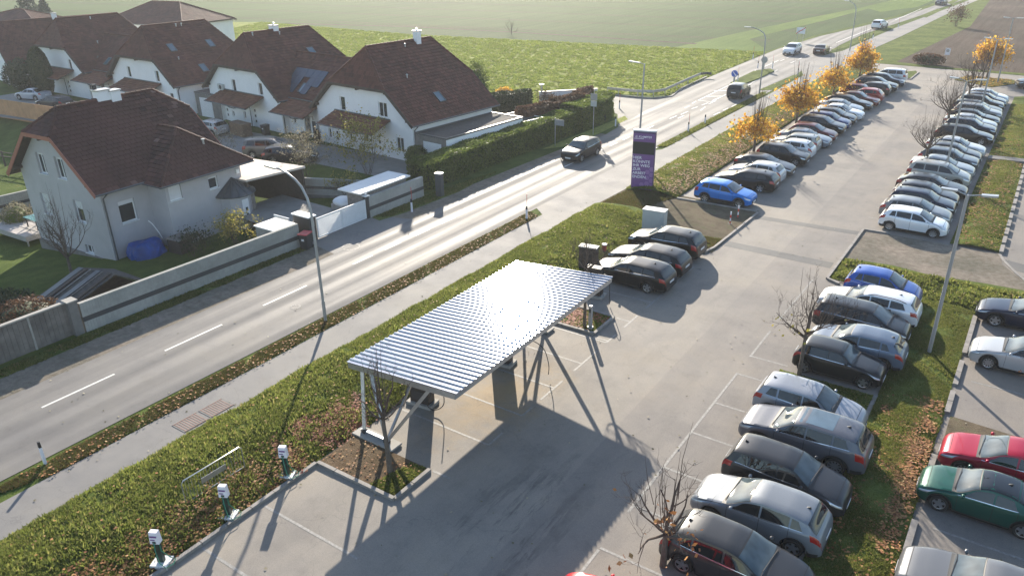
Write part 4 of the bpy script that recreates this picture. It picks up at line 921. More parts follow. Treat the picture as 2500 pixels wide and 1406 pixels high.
# ---- right hand row, far to near
for a in [
 ('hatch', -5.2, 100.6, E_, (.66, .67, .68), 'white bonnet hatchback farthest in the right hand row', {}),
 ('hatch', -5.2, 98.2, E_, NAVY, 'dark blue car second from the far end of the right row', {}),
 ('suv', -5.4, 95.8, E_, BLACK, 'black off-roader third from the far end of the right row', dict(sz=.95)),
 ('estate', -5.5, 93.2, E_, (.03, .03, .035), 'black estate left of the silver grey crossover in the right row', {}),
 ('suv', -5.2, 90.8, E_, (.2, .2, .2), 'silver grey crossover in the far half of the right row', dict(sz=.96)),
 ('fastback', -5.3, 88.3, E_, BLACK, 'black saloon beside the silver grey crossover', {}),
 ('sedan', -5.3, 85.8, E_, SILVER, 'pale silver saloon between two black cars in the right row', {}),
 ('suv', -5.1, 83.2, E_, NAVY, 'dark blue crossover behind the long black estate of the right row', dict(sz=.95)),
 ('estate', -5.2, 80.2, E_, BLACK, 'long black estate with shiny alloys in the middle of the right row', {}),
 ('sedan', -5.3, 75.2, E_, (.52, .53, .53), 'light silver saloon nearest the concrete crossing slab', {}),
 ('hatch', -5.2, 72.7, E_, DGREY, 'dark grey hatchback nosed toward the lawn beside the light saloon', {}),
 ('suv', -5.3, 70.4, E_, (.07, .085, .1), 'blue grey crossover third car beyond the silver minivan', dict(sz=.93)),
 ('sedan', -5.4, 68.0, E_, (.3, .32, .33), 'silver saloon directly beyond the pale minivan', {}),
 ('mpv', -5.3, 65.3, E_, LGOLD, 'pale silver minivan with big side windows behind the lamp post', dict(sz=.98)),
 ('fastback', -5.3, 62.0, E_, BLACK, 'black hatchback between the pale minivan and the charcoal car', {}),
 ('hatch', -5.35, 59.6, E_, (.035, .035, .038), 'charcoal hatchback fourth from the near end of the right row', {}),
 ('compact', -5.3, 57.6, E_, NAVY, 'navy hatchback third from the near end of the right row', {}),
 ('hatch', -5.35, 55.4, E_, (.2, .21, .22), 'silver grey hatchback right behind the white hatchback', dict(sx=1.02)),
 ('small', -5.1, 53.15, E_, (.80, .81, .83), 'white hatchback at the near end of the right row by the gravel', dict(sx=1.01, sz=.96, spokes=9, lod=0)),
]:
    k = dict(lod=1, group=GR); k.update(a[6]); car(*a[:6], **k)
# ---- lower right row
car('small', -4.75, 41.35, E_, (.015, .075, .34), 'royal blue small van with reflective windscreen beside the grass', GB, sx=.93, sz=1.03)
car('estate', -4.95, 38.95, W_, (.74, .75, .77), 'white estate with black roof rails, nose to the lane', GB, rails=True, sx=1.0)
car('mpv', -4.85, 36.85, E_, (.02, .02, .022), 'black hatchback with milky windscreen below the white estate', GB, sx=.98, sz=.9)
car('hatch', -4.55, 34.2, W_, (.12, .155, .21), 'blue grey hatchback with large red tail lights behind the black small car', GB, sx=1.0)
car('mini', -4.8, 32.2, E_, (.018, .019, .021), 'black retro small car with round lamps and grey roof', GB)
car('compact', -4.95, 28.0, E_, (.28, .30, .34), 'silver compact hatchback with a blue sticker in the windscreen', GB, sx=1.0, sz=.97)
car('suv', -4.55, 25.75, W_, (.11, .115, .135), 'grey crossover with a large panoramic glass roof', GB, sunroof=True, spokes=10, sx=1.04, sz=.98)
car('compact', -4.45, 23.1, E_, (.03, .031, .035), 'dark charcoal hatchback between the grey crossover and the silver hatchback', GB, sx=1.0)
car('hatch', -4.65, 20.85, W_, (.20, .215, .235), 'silver hatchback with red tail lights behind the leafy bare tree', GB, sx=1.02)
car('hatch', -4.55, 18.3, E_, (.04, .041, .044), 'dark grey hatchback nearest the camera behind the orange leaved tree', GB, sx=1.05)
car('hatch', -6.5, 14.25, W_, (.5, .02, .03), 'red car cut off by the bottom edge beside the lane', GB, sx=.98)
# ---- lot at the right edge
car('sedan', 2.0, 41.75, W_, NAVY, 'dark blue saloon cut by the right edge, uppermost of its lot', GE, sx=1.03, spokes=5)
car('sedan', 2.0, 36.95, W_, (.42, .43, .44), 'silver car with many spoked wheels beside the dark blue saloon', GE, sx=.95, spokes=10, sz=1.03)
car('hatch', 1.95, 28.05, W_, (.33, .006, .03), 'cherry red hatchback at the right edge above the green coupe', GE, spokes=9, sx=1.02)
car('coupe', 1.35, 25.6, W_, (.004, .07, .05), 'dark green coupe with a dark glass roof at the right edge', GE, glassroof=True, spokes=5)
car('fastback', 1.9, 20.95, W_, (.12, .125, .135), 'grey saloon nose at the lower right corner', GE, spokes=7)
car('suv', -1.0, 112.3, 200, (.03, .03, .03), 'dark car at the upper right picture edge beyond the far island', GE, lod=1)
# ---- traffic
car('suv', -33.1 + .85, 57.5, -91, (.02, .018, .018), 'black crossover driving toward the camera beside the hedge', GM, name='car', sz=.98, rails=True)
car('suv', -28.8 - .95, 90.4, 93, (.016, .016, .018), 'black off-roader driving away past the traffic island', GM, name='car', lod=1)
car('suv', -34.0, 126.8, -92, (.66, .67, .69), 'white crossover coming toward the camera near the town sign', GM, name='car', lod=1)
car('sedan', -29.4 - .9, 129.6, 92, (.045, .02, .018), 'dark brown saloon driving away opposite the white crossover', GM, name='car', lod=1)
car('suv', -29.2, 168.0, 80, (.7, .71, .72), 'white off-roader far up the road beside the narrow grass strip', GM, name='car', lod=2)
car('sedan', -26.0, 225.0, 80, NAVY, 'dark car at the top edge of the picture, farthest on the road', GM, name='car', lod=2)
# ---- cars at the houses
car('sedan', -103.6, 45.9, 195, (.45, .46, .5), 'silver saloon parked in front of the leftmost white house', GH, lod=1)
car('estate', -96.0, 44.6, 190, (.03, .03, .035), 'dark car in the shade of the tall thuja column', GH, lod=1)
car('mpv', -56.6, 43.6, 35, (.16, .155, .145), 'grey brown minivan in front of the solar panel roof', GH, lod=1)
car('estate', -53.4, 43.3, 38, (.012, .014, .02), 'black estate with chrome window line beside the grey minivan', GH, lod=1)
car('hatch', -68.6, 46.0, 185, (.42, .42, .42), 'pale car beside the double garage of the second house', GH, lod=1)
# ================================================================ houses
def clip_poly(poly, axis, val, keep_gt):
    out = []; n = len(poly)
    for i in range(n):
        a, b = poly[i], poly[(i + 1) % n]; da = (a[axis] - val) * (1 if keep_gt else -1); db = (b[axis] - val) * (1 if keep_gt else -1)
        if da >= 0: out.append(a)
        if da * db < 0:
            t_ = da / (da - db); out.append((a[0] + (b[0] - a[0]) * t_, a[1] + (b[1] - a[1]) * t_))
    return out
def tiles_on(pts, dv, du, parent, mat, single=0, rng=None, gap=.008, rise=.045, name='roof_tile', waviness=0.0, near_key=None):
    """lay tiles course by course on a planar roof face; pts[0]-pts[1] is the eave"""
    rng = rng or random.Random(1)
    O = Vector(pts[0]); U = (Vector(pts[1]) - O).normalized(); nrm = U.cross(Vector(pts[2]) - O).normalized()
    if nrm.z < 0: nrm = -nrm
    V = nrm.cross(U).normalized()
    if V.z < 0: V = -V
    P2 = [((Vector(p) - O).dot(U), (Vector(p) - O).dot(V)) for p in pts]
    umin = min(p[0] for p in P2); umax = max(p[0] for p in P2); vmax = max(p[1] for p in P2)
    full = []; joined = MB(); j = 0; v = -.03
    while v < vmax:
        k = 0; u = umin - (du / 2 if j % 2 else 0)
        band = clip_poly(clip_poly(P2, 1, v, True), 1, v + dv, False)
        if len(band) > 2:
            while u < umax:
                c = clip_poly(clip_poly(band, 0, u + gap, True), 0, u + du - gap, False)
                if len(c) > 2:
                    ar = abs(sum(c[i][0] * c[(i + 1) % len(c)][1] - c[(i + 1) % len(c)][0] * c[i][1] for i in range(len(c)))) / 2
                    if ar > .3 * du * dv * .05:
                        jit = rng.uniform(0, .012)
                        def H(q): return .012 + rise * (1 - (q[1] - v) / dv) + jit
                        if single and ar > .97 * (du - 2 * gap) * dv: full.append((u, v, jit))
                        else:
                            n = len(c); top = [O + U * q[0] + V * q[1] + nrm * H(q) for q in c]; bot = [O + U * q[0] + V * q[1] for q in c]
                            joined.add(top + bot, [tuple(range(n))] + [(i, (i + 1) % n, (i + 1) % n + n, i + n)[::-1] for i in range(n)])
                u += du
        v += dv; j += 1
    if single and full:
        if near_key: full.sort(key=lambda f: near_key(O + U * f[0] + V * f[1]))
        mb = MB(); a, b = gap, du - gap
        vs = [(a, 0, .012 + rise), (b, 0, .012 + rise), (b, dv, .012), (a, dv, .012), (a, 0, 0), (b, 0, 0), (b, dv, 0), (a, dv, 0)]
        mb.add(vs, [(0, 1, 2, 3), (4, 5, 1, 0), (5, 6, 2, 1), (7, 4, 0, 3)]); me = mb.mesh('roof_tile', mat)
        for i, (u, v, jit) in enumerate(full):
            if i < single:
                o = link(me, name, parent); q = O + U * u + V * v + nrm * jit
                o.matrix_local = Matrix(((U.x, V.x, nrm.x, q.x), (U.y, V.y, nrm.y, q.y), (U.z, V.z, nrm.z, q.z), (0, 0, 0, 1)))
            else:
                joined.add([O + U * (u + x) + V * (v + y) + nrm * (z + jit) for x, y, z in vs], [(0, 1, 2, 3), (4, 5, 1, 0), (5, 6, 2, 1), (7, 4, 0, 3)])
    if joined.v: joined.obj('roof_tiles', mat, parent, kind='stuff')
def hole(wall, cutter):
    """real openings in a wall"""
    co = cutter.obj('cutter', 'wall_white'); co.matrix_world = wall.matrix_world if wall.parent is None else wall.parent.matrix_basis
    md = wall.modifiers.new('b', 'BOOLEAN'); md.operation = 'DIFFERENCE'; md.object = co; md.solver = 'EXACT'
    bpy.context.view_layer.update()
    me = bpy.data.meshes.new_from_object(wall.evaluated_get(bpy.context.evaluated_depsgraph_get()))
    wall.modifiers.clear(); wall.data = me; bpy.data.objects.remove(co)
def window(parent, cut, face, a, z, w, h, shut=0.0, mull=0, depth=.14, sky=False, door=False, plane=0.0, rec=True, name=None, fr='white_trim'):
    """face: 'f' wall at v=plane looking to -v, 's' wall at u=plane looking to +u; a = centre along the wall"""
    def T(x, y, zz):      # x along the wall, y outward
        return (x, plane - y, zz) if face == 'f' else (plane + y, x, zz)
    def bx(mb, x0, x1, y0, y1, z0, z1):
        p0 = T(x0, y0, z0); p1 = T(x1, y1, z1); mb.box(min(p0[0], p1[0]), max(p0[0], p1[0]), min(p0[1], p1[1]), max(p0[1], p1[1]), z0, z1)
    if cut is not None: bx(cut, a - w / 2, a + w / 2, -depth, .3, z - h / 2, z + h / 2)
    z0, z1 = z - h / 2, z + h / 2; x0, x1 = a - w / 2, a + w / 2; f = .07; yb, yf = -depth + .004, -depth + .055
    mb = MB(); bx(mb, x0 + .003, x0 + f, yb, yf, z0 + .003, z1 - .003); bx(mb, x1 - f, x1 - .003, yb, yf, z0 + .003, z1 - .003)
    bx(mb, x0 + f, x1 - f, yb, yf, z0 + .003, z0 + f); bx(mb, x0 + f, x1 - f, yb, yf, z1 - f, z1 - .003)
    for k in range(mull): xm = x0 + w * (k + 1) / (mull + 1); bx(mb, xm - .035, xm + .035, yb, yf, z0 + f, z1 - f)
    fo = mb.obj(name or ('door' if door else 'window'), fr, parent)
    mb = MB(); bx(mb, x0 + f, x1 - f, yb + .004, yb + .02, z0 + f, z1 - f); mb.obj('pane', 'glass_sky' if sky else 'glass_dark', fo)
    if shut:
        mb = MB(); n = max(2, int(h * shut / .06))
        bx(mb, x0 + .03, x1 - .03, yf + .004, yf + .02, z1 - h * shut, z1 - .004)
        mb.obj('shutter', 'shutter', fo)
    if door:
        mb = MB(); bx(mb, x0 + f, x1 - f, yb + .024, yb + .04, z0 + .02, z1 - f); mb.obj('door_leaf', fr, fo)
        mb = MB()
        for k in range(3): bx(mb, a - .02, a + .22, yb + .044, yb + .05, z0 + .45 + k * .55, z0 + .72 + k * .55)
        mb.obj('pane', 'glass_dark', fo)
    else:
        mb = MB(); bx(mb, x0 - .05, x1 + .05, -depth + .06, .07, z0 - .035, z0 + .002); mb.obj('sill', 'white_trim', fo)
    return fo
def on_front(T, px, py, v):
    """photo pixel on the plane v = const of the thing's local frame -> (u, z)"""
    r = Vector((px - 1250, py - 703, F_PX)); d = Vector((RX.dot(r), RY.dot(r), RZ.dot(r)))
    Mi = T.matrix_basis.inverted(); o = Mi @ Vector((0, 0, CAM_H)); d2 = Mi.to_3x3() @ d; t_ = (v - o.y) / d2.y; p = o + d2 * t_; return p.x, p.z
def on_side(T, px, py, u):
    r = Vector((px - 1250, py - 703, F_PX)); d = Vector((RX.dot(r), RY.dot(r), RZ.dot(r)))
    Mi = T.matrix_basis.inverted(); o = Mi @ Vector((0, 0, CAM_H)); d2 = Mi.to_3x3() @ d; t_ = (u - o.x) / d2.x; p = o + d2 * t_; return p.y, p.z
def on_slope(T, px, py, p0, nrm):
    r = Vector((px - 1250, py - 703, F_PX)); d = Vector((RX.dot(r), RY.dot(r), RZ.dot(r)))
    Mi = T.matrix_basis.inverted(); o = Mi @ Vector((0, 0, CAM_H)); d2 = Mi.to_3x3() @ d; t_ = (Vector(p0) - o).dot(nrm) / d2.dot(nrm); return o + d2 * t_
def roof_pts(W, L, ze, zb, zr, h):
    wb = W / 2 * (zr - zb) / (zr - ze)
    return dict(eRf=(W / 2, 0, ze), eRb=(W / 2, L, ze), eLf=(-W / 2, 0, ze), eLb=(-W / 2, L, ze), bRf=(wb, 0, zb), bLf=(-wb, 0, zb), bRb=(wb, L, zb), bLb=(-wb, L, zb), rf=(0, h, zr), rb=(0, L - h, zr))
def half_hip_house(name, label, x, y, rot, W, L, ze, zb, zr, h, z0, wallmat, tilemat, dv=.36, du=.33, single=0, over=.5, fascia='wood_dark', faces=('R', 'L', 'F', 'B'), group=None, cat='house', near_key=None, cuts=None, beams=True):
    T = thing(name, label, cat, (x, y, 0), rot, group); bpy.context.view_layer.update()
    p = roof_pts(W, L, ze, zb, zr, h)
    F = {'R': ['eRf', 'eRb', 'bRb', 'rb', 'rf', 'bRf'], 'L': ['eLb', 'eLf', 'bLf', 'rf', 'rb', 'bLb'], 'F': ['bLf', 'bRf', 'rf'], 'B': ['bRb', 'bLb', 'rb']}
    s = (zr - ze) / (W / 2); wi = W / 2 - over
    zt = ze + s * over - .2; wb = p['bRf'][0] - .1; zbb = min(zb - .2, zt + s * (wi - wb))
    prof = [(-wi, z0), (wi, z0), (wi, zt), (wb, zbb), (-wb, zbb), (-wi, zt)]; y0, y1 = over, L - over; n = 6
    mb = MB(); mb.add([(a, y0, b) for a, b in prof] + [(a, y1, b) for a, b in prof], [tuple(range(n)), tuple(range(2 * n - 1, n - 1, -1))] + [(i, i + n, (i + 1) % n + n, (i + 1) % n) for i in range(n)])
    wall = mb.obj('wall', wallmat, T)
    mb = MB()
    for k in F: mb.slab([p[q] for q in F[k]], .16)
    roof = mb.obj('roof', 'wood_dark', T)
    for k in F:
        if k in faces: tiles_on([p[q] for q in F[k]], dv, du, roof, tilemat, single if k in ('R',) else 0, random.Random(hash(name) % 7 + ord(k)), near_key=near_key)
    # ridge and hip caps, tile by tile
    mb = MB()
    def caps(a, b):
        a = Vector(a); b = Vector(b); L_ = (b - a).length; m_ = max(1, int(L_ / .4))
        for i in range(m_):
            q0 = a + (b - a) * (i / m_); q1 = a + (b - a) * ((i + 1.12) / m_); mb.tube([q0 + Vector((0, 0, .045)), q1 + Vector((0, 0, .02))], [.115, .095], 6)
    caps(p['rf'], p['rb'])
    for a, b in (('bRf', 'rf'), ('bLf', 'rf'), ('bRb', 'rb'), ('bLb', 'rb')): caps(p[a], p[b])
    mb.obj('ridge_cap', tilemat, roof, smooth=60)
    for a, b in (('eRf', 'bRf'), ('bRf', 'bLf'), ('bLf', 'eLf'), ('eRb', 'bRb'), ('bRb', 'bLb'), ('bLb', 'eLb')):
        A, B = Vector(p[a]), Vector(p[b]); o = Vector((0, -.02 if A.y < 1 else .02, -.1)); mb = MB(); mb.beam(A + o, B + o, .05, .26); mb.obj('fascia', fascia, T)
    for sd in (1, -1):
        mb = MB(); q = [Vector((sd * (W / 2 + .07), -.02, ze - .03)), Vector((sd * (W / 2 + .07), L + .02, ze - .05))]; mb.tube(q, .065, 8); mb.obj('gutter', 'tin_grey', T)
    if beams:
        for xx, zz in ((wi - .3, zt + .15), (-wi + .3, zt + .15), (wb, zbb - .02), (-wb, zbb - .02), (0, zbb - .03)):
            mb = MB(); mb.box(xx - .09, xx + .09, .03, over + .02, zz - .14, zz + .06); mb.obj('beam', 'wood_dark', T)
    mb = MB(); mb.tube([(W / 2 + .07, over + .1, ze - .08), (wi + .09, over + .12, ze - .5), (wi + .09, over + .12, z0 + .1)], .05, 8); mb.obj('downpipe', 'tin_grey', T)
    return T, wall, roof, p
def chimney(T, roof, x, y, z, wx=.6, wy=.6, h=1.0, pots=1, base=.5):
    mb = MB(); mb.box(x - wx / 2, x + wx / 2, y - wy / 2, y + wy / 2, z - base, z + h); c = mb.obj('chimney', 'wall_white', roof)
    mb = MB(); mb.box(x - wx / 2 - .07, x + wx / 2 + .07, y - wy / 2 - .07, y + wy / 2 + .07, z + h + .002, z + h + .08)
    mb2 = MB()
    for k in range(pots): xx = x + (k - (pots - 1) / 2) * .3; mb2.tube([(xx, y, z + h + .08), (xx, y, z + h + .22)], .1, 10); mb2.tube([(xx, y, z + h + .27), (xx, y, z + h + .33)], [.16, .04], 10)
    for v in mb2.f: pass
    o = len(mb.v); mb.v += mb2.v; mb.f += [tuple(i + o for i in f) for f in mb2.f]; mb.m += mb2.m
    mb.obj('chimney_cap', 'galvanised', roof)
def skylight(T, roof, c, U, V, nrm, w=.78, h=1.15):
    mb = MB(); q = lambda a, b, k: Vector(c) + U * a + V * b + nrm * k
    def bar(a0, a1, b0, b1, k0, k1, m_): m_.add([q(a0, b0, k0), q(a1, b0, k0), q(a1, b1, k0), q(a0, b1, k0), q(a0, b0, k1), q(a1, b0, k1), q(a1, b1, k1), q(a0, b1, k1)], [(0, 3, 2, 1), (4, 5, 6, 7), (0, 1, 5, 4), (1, 2, 6, 5), (2, 3, 7, 6), (3, 0, 4, 7)])
    f = .07
    bar(-w / 2, w / 2, -h / 2, -h / 2 + f, 0, .13, mb); bar(-w / 2, w / 2, h / 2 - f, h / 2, 0, .13, mb); bar(-w / 2, -w / 2 + f, -h / 2 + f, h / 2 - f, 0, .13, mb); bar(w / 2 - f, w / 2, -h / 2 + f, h / 2 - f, 0, .13, mb)
    s = mb.obj('skylight', 'tin_grey', roof)
    mb = MB(); bar(-w / 2 + f, w / 2 - f, -h / 2 + f, h / 2 - f, .02, .1, mb); mb.obj('skylight_pane', 'glass_sky', roof)
def pent_roof(T, x0, x1, y0, y1, z0, z1, tilemat='tile_red', posts=False):
    """lean-to roof: low edge (y0, z0) in front, high edge (y1, z1) at the wall"""
    P4 = [(x0, y0, z0), (x1, y0, z0), (x1, y1, z1), (x0, y1, z1)]
    mb = MB(); mb.slab(P4, .1); r = mb.obj('porch_roof', 'wood_dark', T)
    tiles_on(P4, .36, .33, r, tilemat)
    mb = MB(); mb.box(x0, x1, y1 - .16, y1, z1 + .03, z1 + .1); mb.obj('flashing', 'tin_grey', r)
    mb = MB(); mb.tube([(x0 - .05, y0 - .06, z0 - .02), (x1 + .05, y0 - .06, z0 - .04)], .06, 8)
    xm = (x0 + x1) / 2 + .6
    mb.tube([(xm, y0 - .06, z0 - .06), (xm + .1, y0 + .1, z0 - .22), (xm + .5, y0 + .3, z0 - .3), (xm + .7, y1 - .25, z0 - .35), (xm + .7, y1 - .25, .1)], .045, 6)
    mb.obj('gutter', 'tin_grey', r); return r
HS = dict(W=14.0, L=11.2, ze=3.3, zb=5.95, zr=9.05, h=1.63)
hs_lab = [('white_house', 'white house with steep brown half-hipped roof nearest the road hedge, chimney at the ridge', -50.054, 48.57, -.093),
          ('white_house', 'second white house left of the solar panels, with a wooden box by its door', -68.45, 49.99, -.096),
          ('white_house', 'white house whose big roof slope carries three skylights, third from the right', -84.65, 48.96, -.03),
          ('white_house', 'white house behind the thuja column, fourth from the right, pale blue stained gable', -103.3, 49.13, -.02)]
houses = []
for i, (nm, lb, x, y, r) in enumerate(hs_lab):
    T, wall, roof, p = half_hip_house(nm, lb, x, y, r, z0=-.1, wallmat='wall_white', tilemat='tile_brown', group='white houses with brown half-hipped roofs', **HS)
    houses.append((T, wall, roof, p)); cut = MB(); v = .5
    def wf(px, py, w, h, **k):
        u, z = on_front(T, px, py, v); return window(T, cut, 'f', u, z, w, h, plane=v, **k)
    if i == 0:
        wf(836.4, 253.4, .75, 1.3); wf(934.5, 268.7, 1.1, 1.3, mull=1); wf(765.6, 312, .75, 1.35); wf(805.7, 325, .4, .95); wf(856, 333, .42, .85); wf(895, 338, .5, .7); wf(977, 354, .95, 1.3, mull=1)
        for px in (823, 924):
            u, z = on_front(T, px, 350, v); window(T, cut, 'f', u, 1.08, .98, 2.1, plane=v, door=True)
    elif i == 1:
        wf(570.8, 209, .72, 1.25); wf(635.7, 218.4, .72, 1.25); wf(570, 278, .4, .6); wf(598, 281, .4, .8)
        for px in (556, 622): u, z = on_front(T, px, 290, v); window(T, cut, 'f', u, 1.05, .98, 2.1, plane=v, door=True)
        u, z = on_front(T, 543.5, 212, v); mb = MB(); mb.box(u - .45, u + .45, v - .34, v - .02, z - .3, z + .3); a_ = mb.obj('air_conditioner', 'cabinet_grey', T); mb = MB(); mb.tube([(u + .1, v - .36, z), (u + .1, v - .345, z)], .22, 16); mb.obj('fan_grille', 'dark_metal', a_)
    elif i == 2:
        wf(315, 176, .72, 1.25); wf(384, 187, .72, 1.25); wf(270, 222, .72, 1.2); wf(420, 240, .8, 1.1)
    else:
        wf(113.5, 152, .72, 1.25); wf(171, 158, .72, 1.25); u, z = on_front(T, 168, 215, v); window(T, cut, 'f', u, 1.05, .95, 2.1, plane=v, door=True)
    hole(wall, cut)
    u0 = -3.75; pr = pent_roof(T, u0, u0 + 7.5, -1.75, v - .01, 2.5, 3.32)
    s = (9.05 - 3.3) / 7; nR = Vector((s, 0, 1)).normalized(); Uv = Vector((0, 1, 0)); Vv = nR.cross(Uv); Vv = -Vv if Vv.z < 0 else Vv
    for px, py in {0: [(1072, 238)], 1: [(761, 127)], 2: [(419, 118), (513, 107), (497, 167)], 3: []}[i]:
        q = on_slope(T, px, py, p['eRf'], nR); skylight(T, roof, q, Uv, Vv, nR)
    # breather pipes on the slope
    mb = MB()
    for px, py in {0: [(989, 112), (994, 187)], 1: [(617, 84), (683, 82)], 2: [(430, 62), (437, 143), (443, 60)], 3: [(221, 44), (239, 103)]}[i]:
        q = on_slope(T, px, py + 4, p['eRf'], nR); mb.tube([q - Vector((0, 0, .1)), q + Vector((0, 0, .28))], .06, 8); mb.tube([q + Vector((0, 0, .28)), q + Vector((0, 0, .34))], [.12, .06], 8)
    if mb.v: mb.obj('vent_pipe', 'galvanised', roof)
    if i == 0: chimney(T, roof, .25, 7.6, 9.0, .52, .52, .8)
    if i == 1: chimney(T, roof, -.25, 5.4, 9.0, .9, .6, .45)
# middle wings joining the pairs
for i, (hx, lab, um, ul) in enumerate([(0, 'low connecting house with solar panels on its roof between the two right hand white houses', 13.2, 2), (2, 'low connecting house with two skylights between the third and fourth white house', 14.0, 2)]):
    T0 = houses[hx][0]
    u1 = -6.6; u0 = -6.6 - (5.6 if i == 0 else 7.0)
    T = thing('connecting_house', lab, 'house', T0.location, T0.rotation_euler.z, 'low houses between the white houses'); bpy.context.view_layer.update()
    cut = MB(); mb = MB(); mb.box(u0 + .0, u1 + .2, .9, 8, -.1, 3.0); wall = mb.obj('wall', 'wall_white', T)
    for w_ in ((u0 + 1.2, 1.4, .45, .8), (u0 + 3.3, 1.05, .95, 2.1)):
        window(T, cut, 'f', w_[0], w_[1], w_[2], w_[3], plane=.9, door=w_[3] > 2, fr='white_trim' if w_[3] < 2 else 'wood_grey')
    hole(wall, cut)
    zt = 7.0; P1 = [(u0 - 1.2, 1.1, 3.35), (u1 + 1.2, 1.1, 3.35), (u1 + 4.2, 5.6, zt), (u0 - 4.2, 5.6, zt)]
    P2 = [(u0 - 4.2, 5.6, zt), (u1 + 4.2, 5.6, zt), (u1 + 1.2, 10.2, 3.3), (u0 - 1.2, 10.2, 3.3)]
    mb = MB(); mb.slab(P1, .14); mb.slab(P2, .14); roof = mb.obj('roof', 'wood_dark', T)
    tiles_on(P1, .36, .33, roof, 'tile_brown'); tiles_on([P2[3], P2[2], P2[1], P2[0]], .36, .33, roof, 'tile_brown')
    pent_roof(T, u0 + .35, u1 + .05, -1.25, 1.1, 2.45, 3.42)
    mb = MB()
    for k in range(int((u1 - u0 + 8) / .4)): mb.tube([(u0 - 4 + k * .4, 5.6, zt + .06), (u0 - 4 + k * .4 + .44, 5.6, zt + .04)], [.11, .095], 6)
    mb.obj('ridge_cap', 'tile_brown', roof)
    nF = Vector((0, -(zt - 3.35) / 4.5, 1)).normalized(); Uv = Vector((1, 0, 0)); Vv = nF.cross(Uv); Vv = -Vv if Vv.z < 0 else Vv
    if i == 0:
        c = on_slope(T, 741, 216, P1[0], nF); skylight(T, roof, c, Uv, Vv, nF)
        tl = on_slope(T, 728, 167, P1[0], nF); pw, ph = 1.0, 1.62
        for a in range(5):
            for b in range(3):
                q = tl + Uv * (a * (pw + .02) + (0 if b < 2 else -.0)) - Vv * ((b) * (ph * .62 + .02)) + nF * .1
                if b == 2 and a in (4,): continue
                if b >= 1 and a in (2,) : continue
                mb = MB(); hh = ph * .62; mb.add([q, q + Uv * pw, q + Uv * pw - Vv * hh, q - Vv * hh, q + nF * .04, q + Uv * pw + nF * .04, q + Uv * pw - Vv * hh + nF * .04, q - Vv * hh + nF * .04], [(0, 1, 2, 3), (7, 6, 5, 4), (0, 4, 5, 1), (1, 5, 6, 2), (2, 6, 7, 3), (3, 7, 4, 0)])
                mb.obj('solar_panel', 'solar', roof)
    else:
        for px, py in ((231, 147), (264, 151)): skylight(T, roof, on_slope(T, px, py, P1[0], nF), Uv, Vv, nF)
# garages
def garage(lab, x0, x1, y0, y1, z, rot, org, door=None, wallm='wall_white', roofm='roof_gravel', name='garage'):
    T = thing(name, lab, 'garage', org, rot)
    mb = MB(); mb.box(x0, x1, y0, y1, -.1, z - .12); mb.obj('wall', wallm, T); mb = MB(); mb.box(x0 + .01, x1 - .01, y0 - .005, y0 - .002, 0, z - .13); mb.obj('front_cladding', 'concrete_dark', T)
    mb = MB(); mb.box(x0 + .12, x1 - .12, y0 + .12, y1 - .12, z - .1, z - .04); mb.obj('roof', roofm, T)
    mb = MB()
    for b in ((x0 - .03, x1 + .03, y0 - .03, y0 + .12), (x0 - .03, x1 + .03, y1 - .12, y1 + .03), (x0 - .03, x0 + .12, y0 + .12, y1 - .12), (x1 - .12, x1 + .03, y0 + .12, y1 - .12)): mb.box(*b, z - .118, z + .03)
    mb.obj('roof_edge', 'tin_grey', T)
    if door:
        a, b, h = door; dm = MB()
        for k in range(int(h / .13)): dm.box(a, b, y0 - .035, y0 - .006, .02 + k * .13, .02 + k * .13 + .115)
        dm.obj('garage_door', 'white_metal', T)
    return T
T0 = houses[0][0]
garage('long flat gravel roofed garage beside the first white house, with a white roller door', 6.6, 10.3, .6, 10.6, 2.65, T0.rotation_euler.z, T0.location, door=(7.6, 9.7, 2.1))
garage('flat garage with a white door between the second and third white house', 7.4, 12.0, 2.0, 8.0, 2.6, houses[2][0].rotation_euler.z, houses[2][0].location, door=(8.2, 10.4, 2.1))
T = thing('garden_shed', 'low shed with dark flat roof and pale rim beyond the gravel roofed garage', 'shed', (at(1255, 290, 2.1).x, at(1255, 290, 2.1).y, 0), -.2)
mb = MB(); mb.box(-1.7, 1.7, -1.9, 1.9, -.1, 2.05); mb.obj('wall', 'wall_white', T); mb = MB(); mb.box(-1.75, 1.75, -1.95, 1.95, 2.06, 2.12); r_ = mb.obj('roof', 'roof_gravel', T)
mb = MB()
for b in ((-1.85, 1.85, -2.05, -1.952), (-1.85, 1.85, 1.952, 2.05), (-1.85, -1.752, -1.95, 1.95), (1.752, 1.85, -1.95, 1.95)): mb.box(*b, 2.0, 2.18)
mb.obj('roof_edge', 'white_trim', T)
# houses at the far left
half_hip_house('white_house', 'white house cut by the left picture edge with a hip running down to the right', -158.5, 64, -PI / 2 + .1, 12, 29, 4.6, 4.7, 7.5, 13.5, -.1, 'wall_white', 'tile_brown', group='white houses with brown half-hipped roofs')
T = houses[3][0]
TL, wL, rL, pL = half_hip_house('farmhouse', 'long low dark roof behind the fourth white house, with a small chimney', -119.8, 49.5, -.20, 14, 18, 2.3, 4.9, 7.9, 1.6, -1.1, 'wall_white', 'tile_brown', cat='house')
T_, w_, r_, p_ = half_hip_house('farmhouse', 'tall dark roofed house standing behind the others beside the meadow', -143, 84, -PI / 2 + .12, 12.5, 20, 4.4, 4.6, 7.6, 6.5, -.1, 'wall_white', 'tile_brown', cat='house')
chimney(TL, rL, .3, 8.5, 7.8, .55, .55, .7, pots=0)
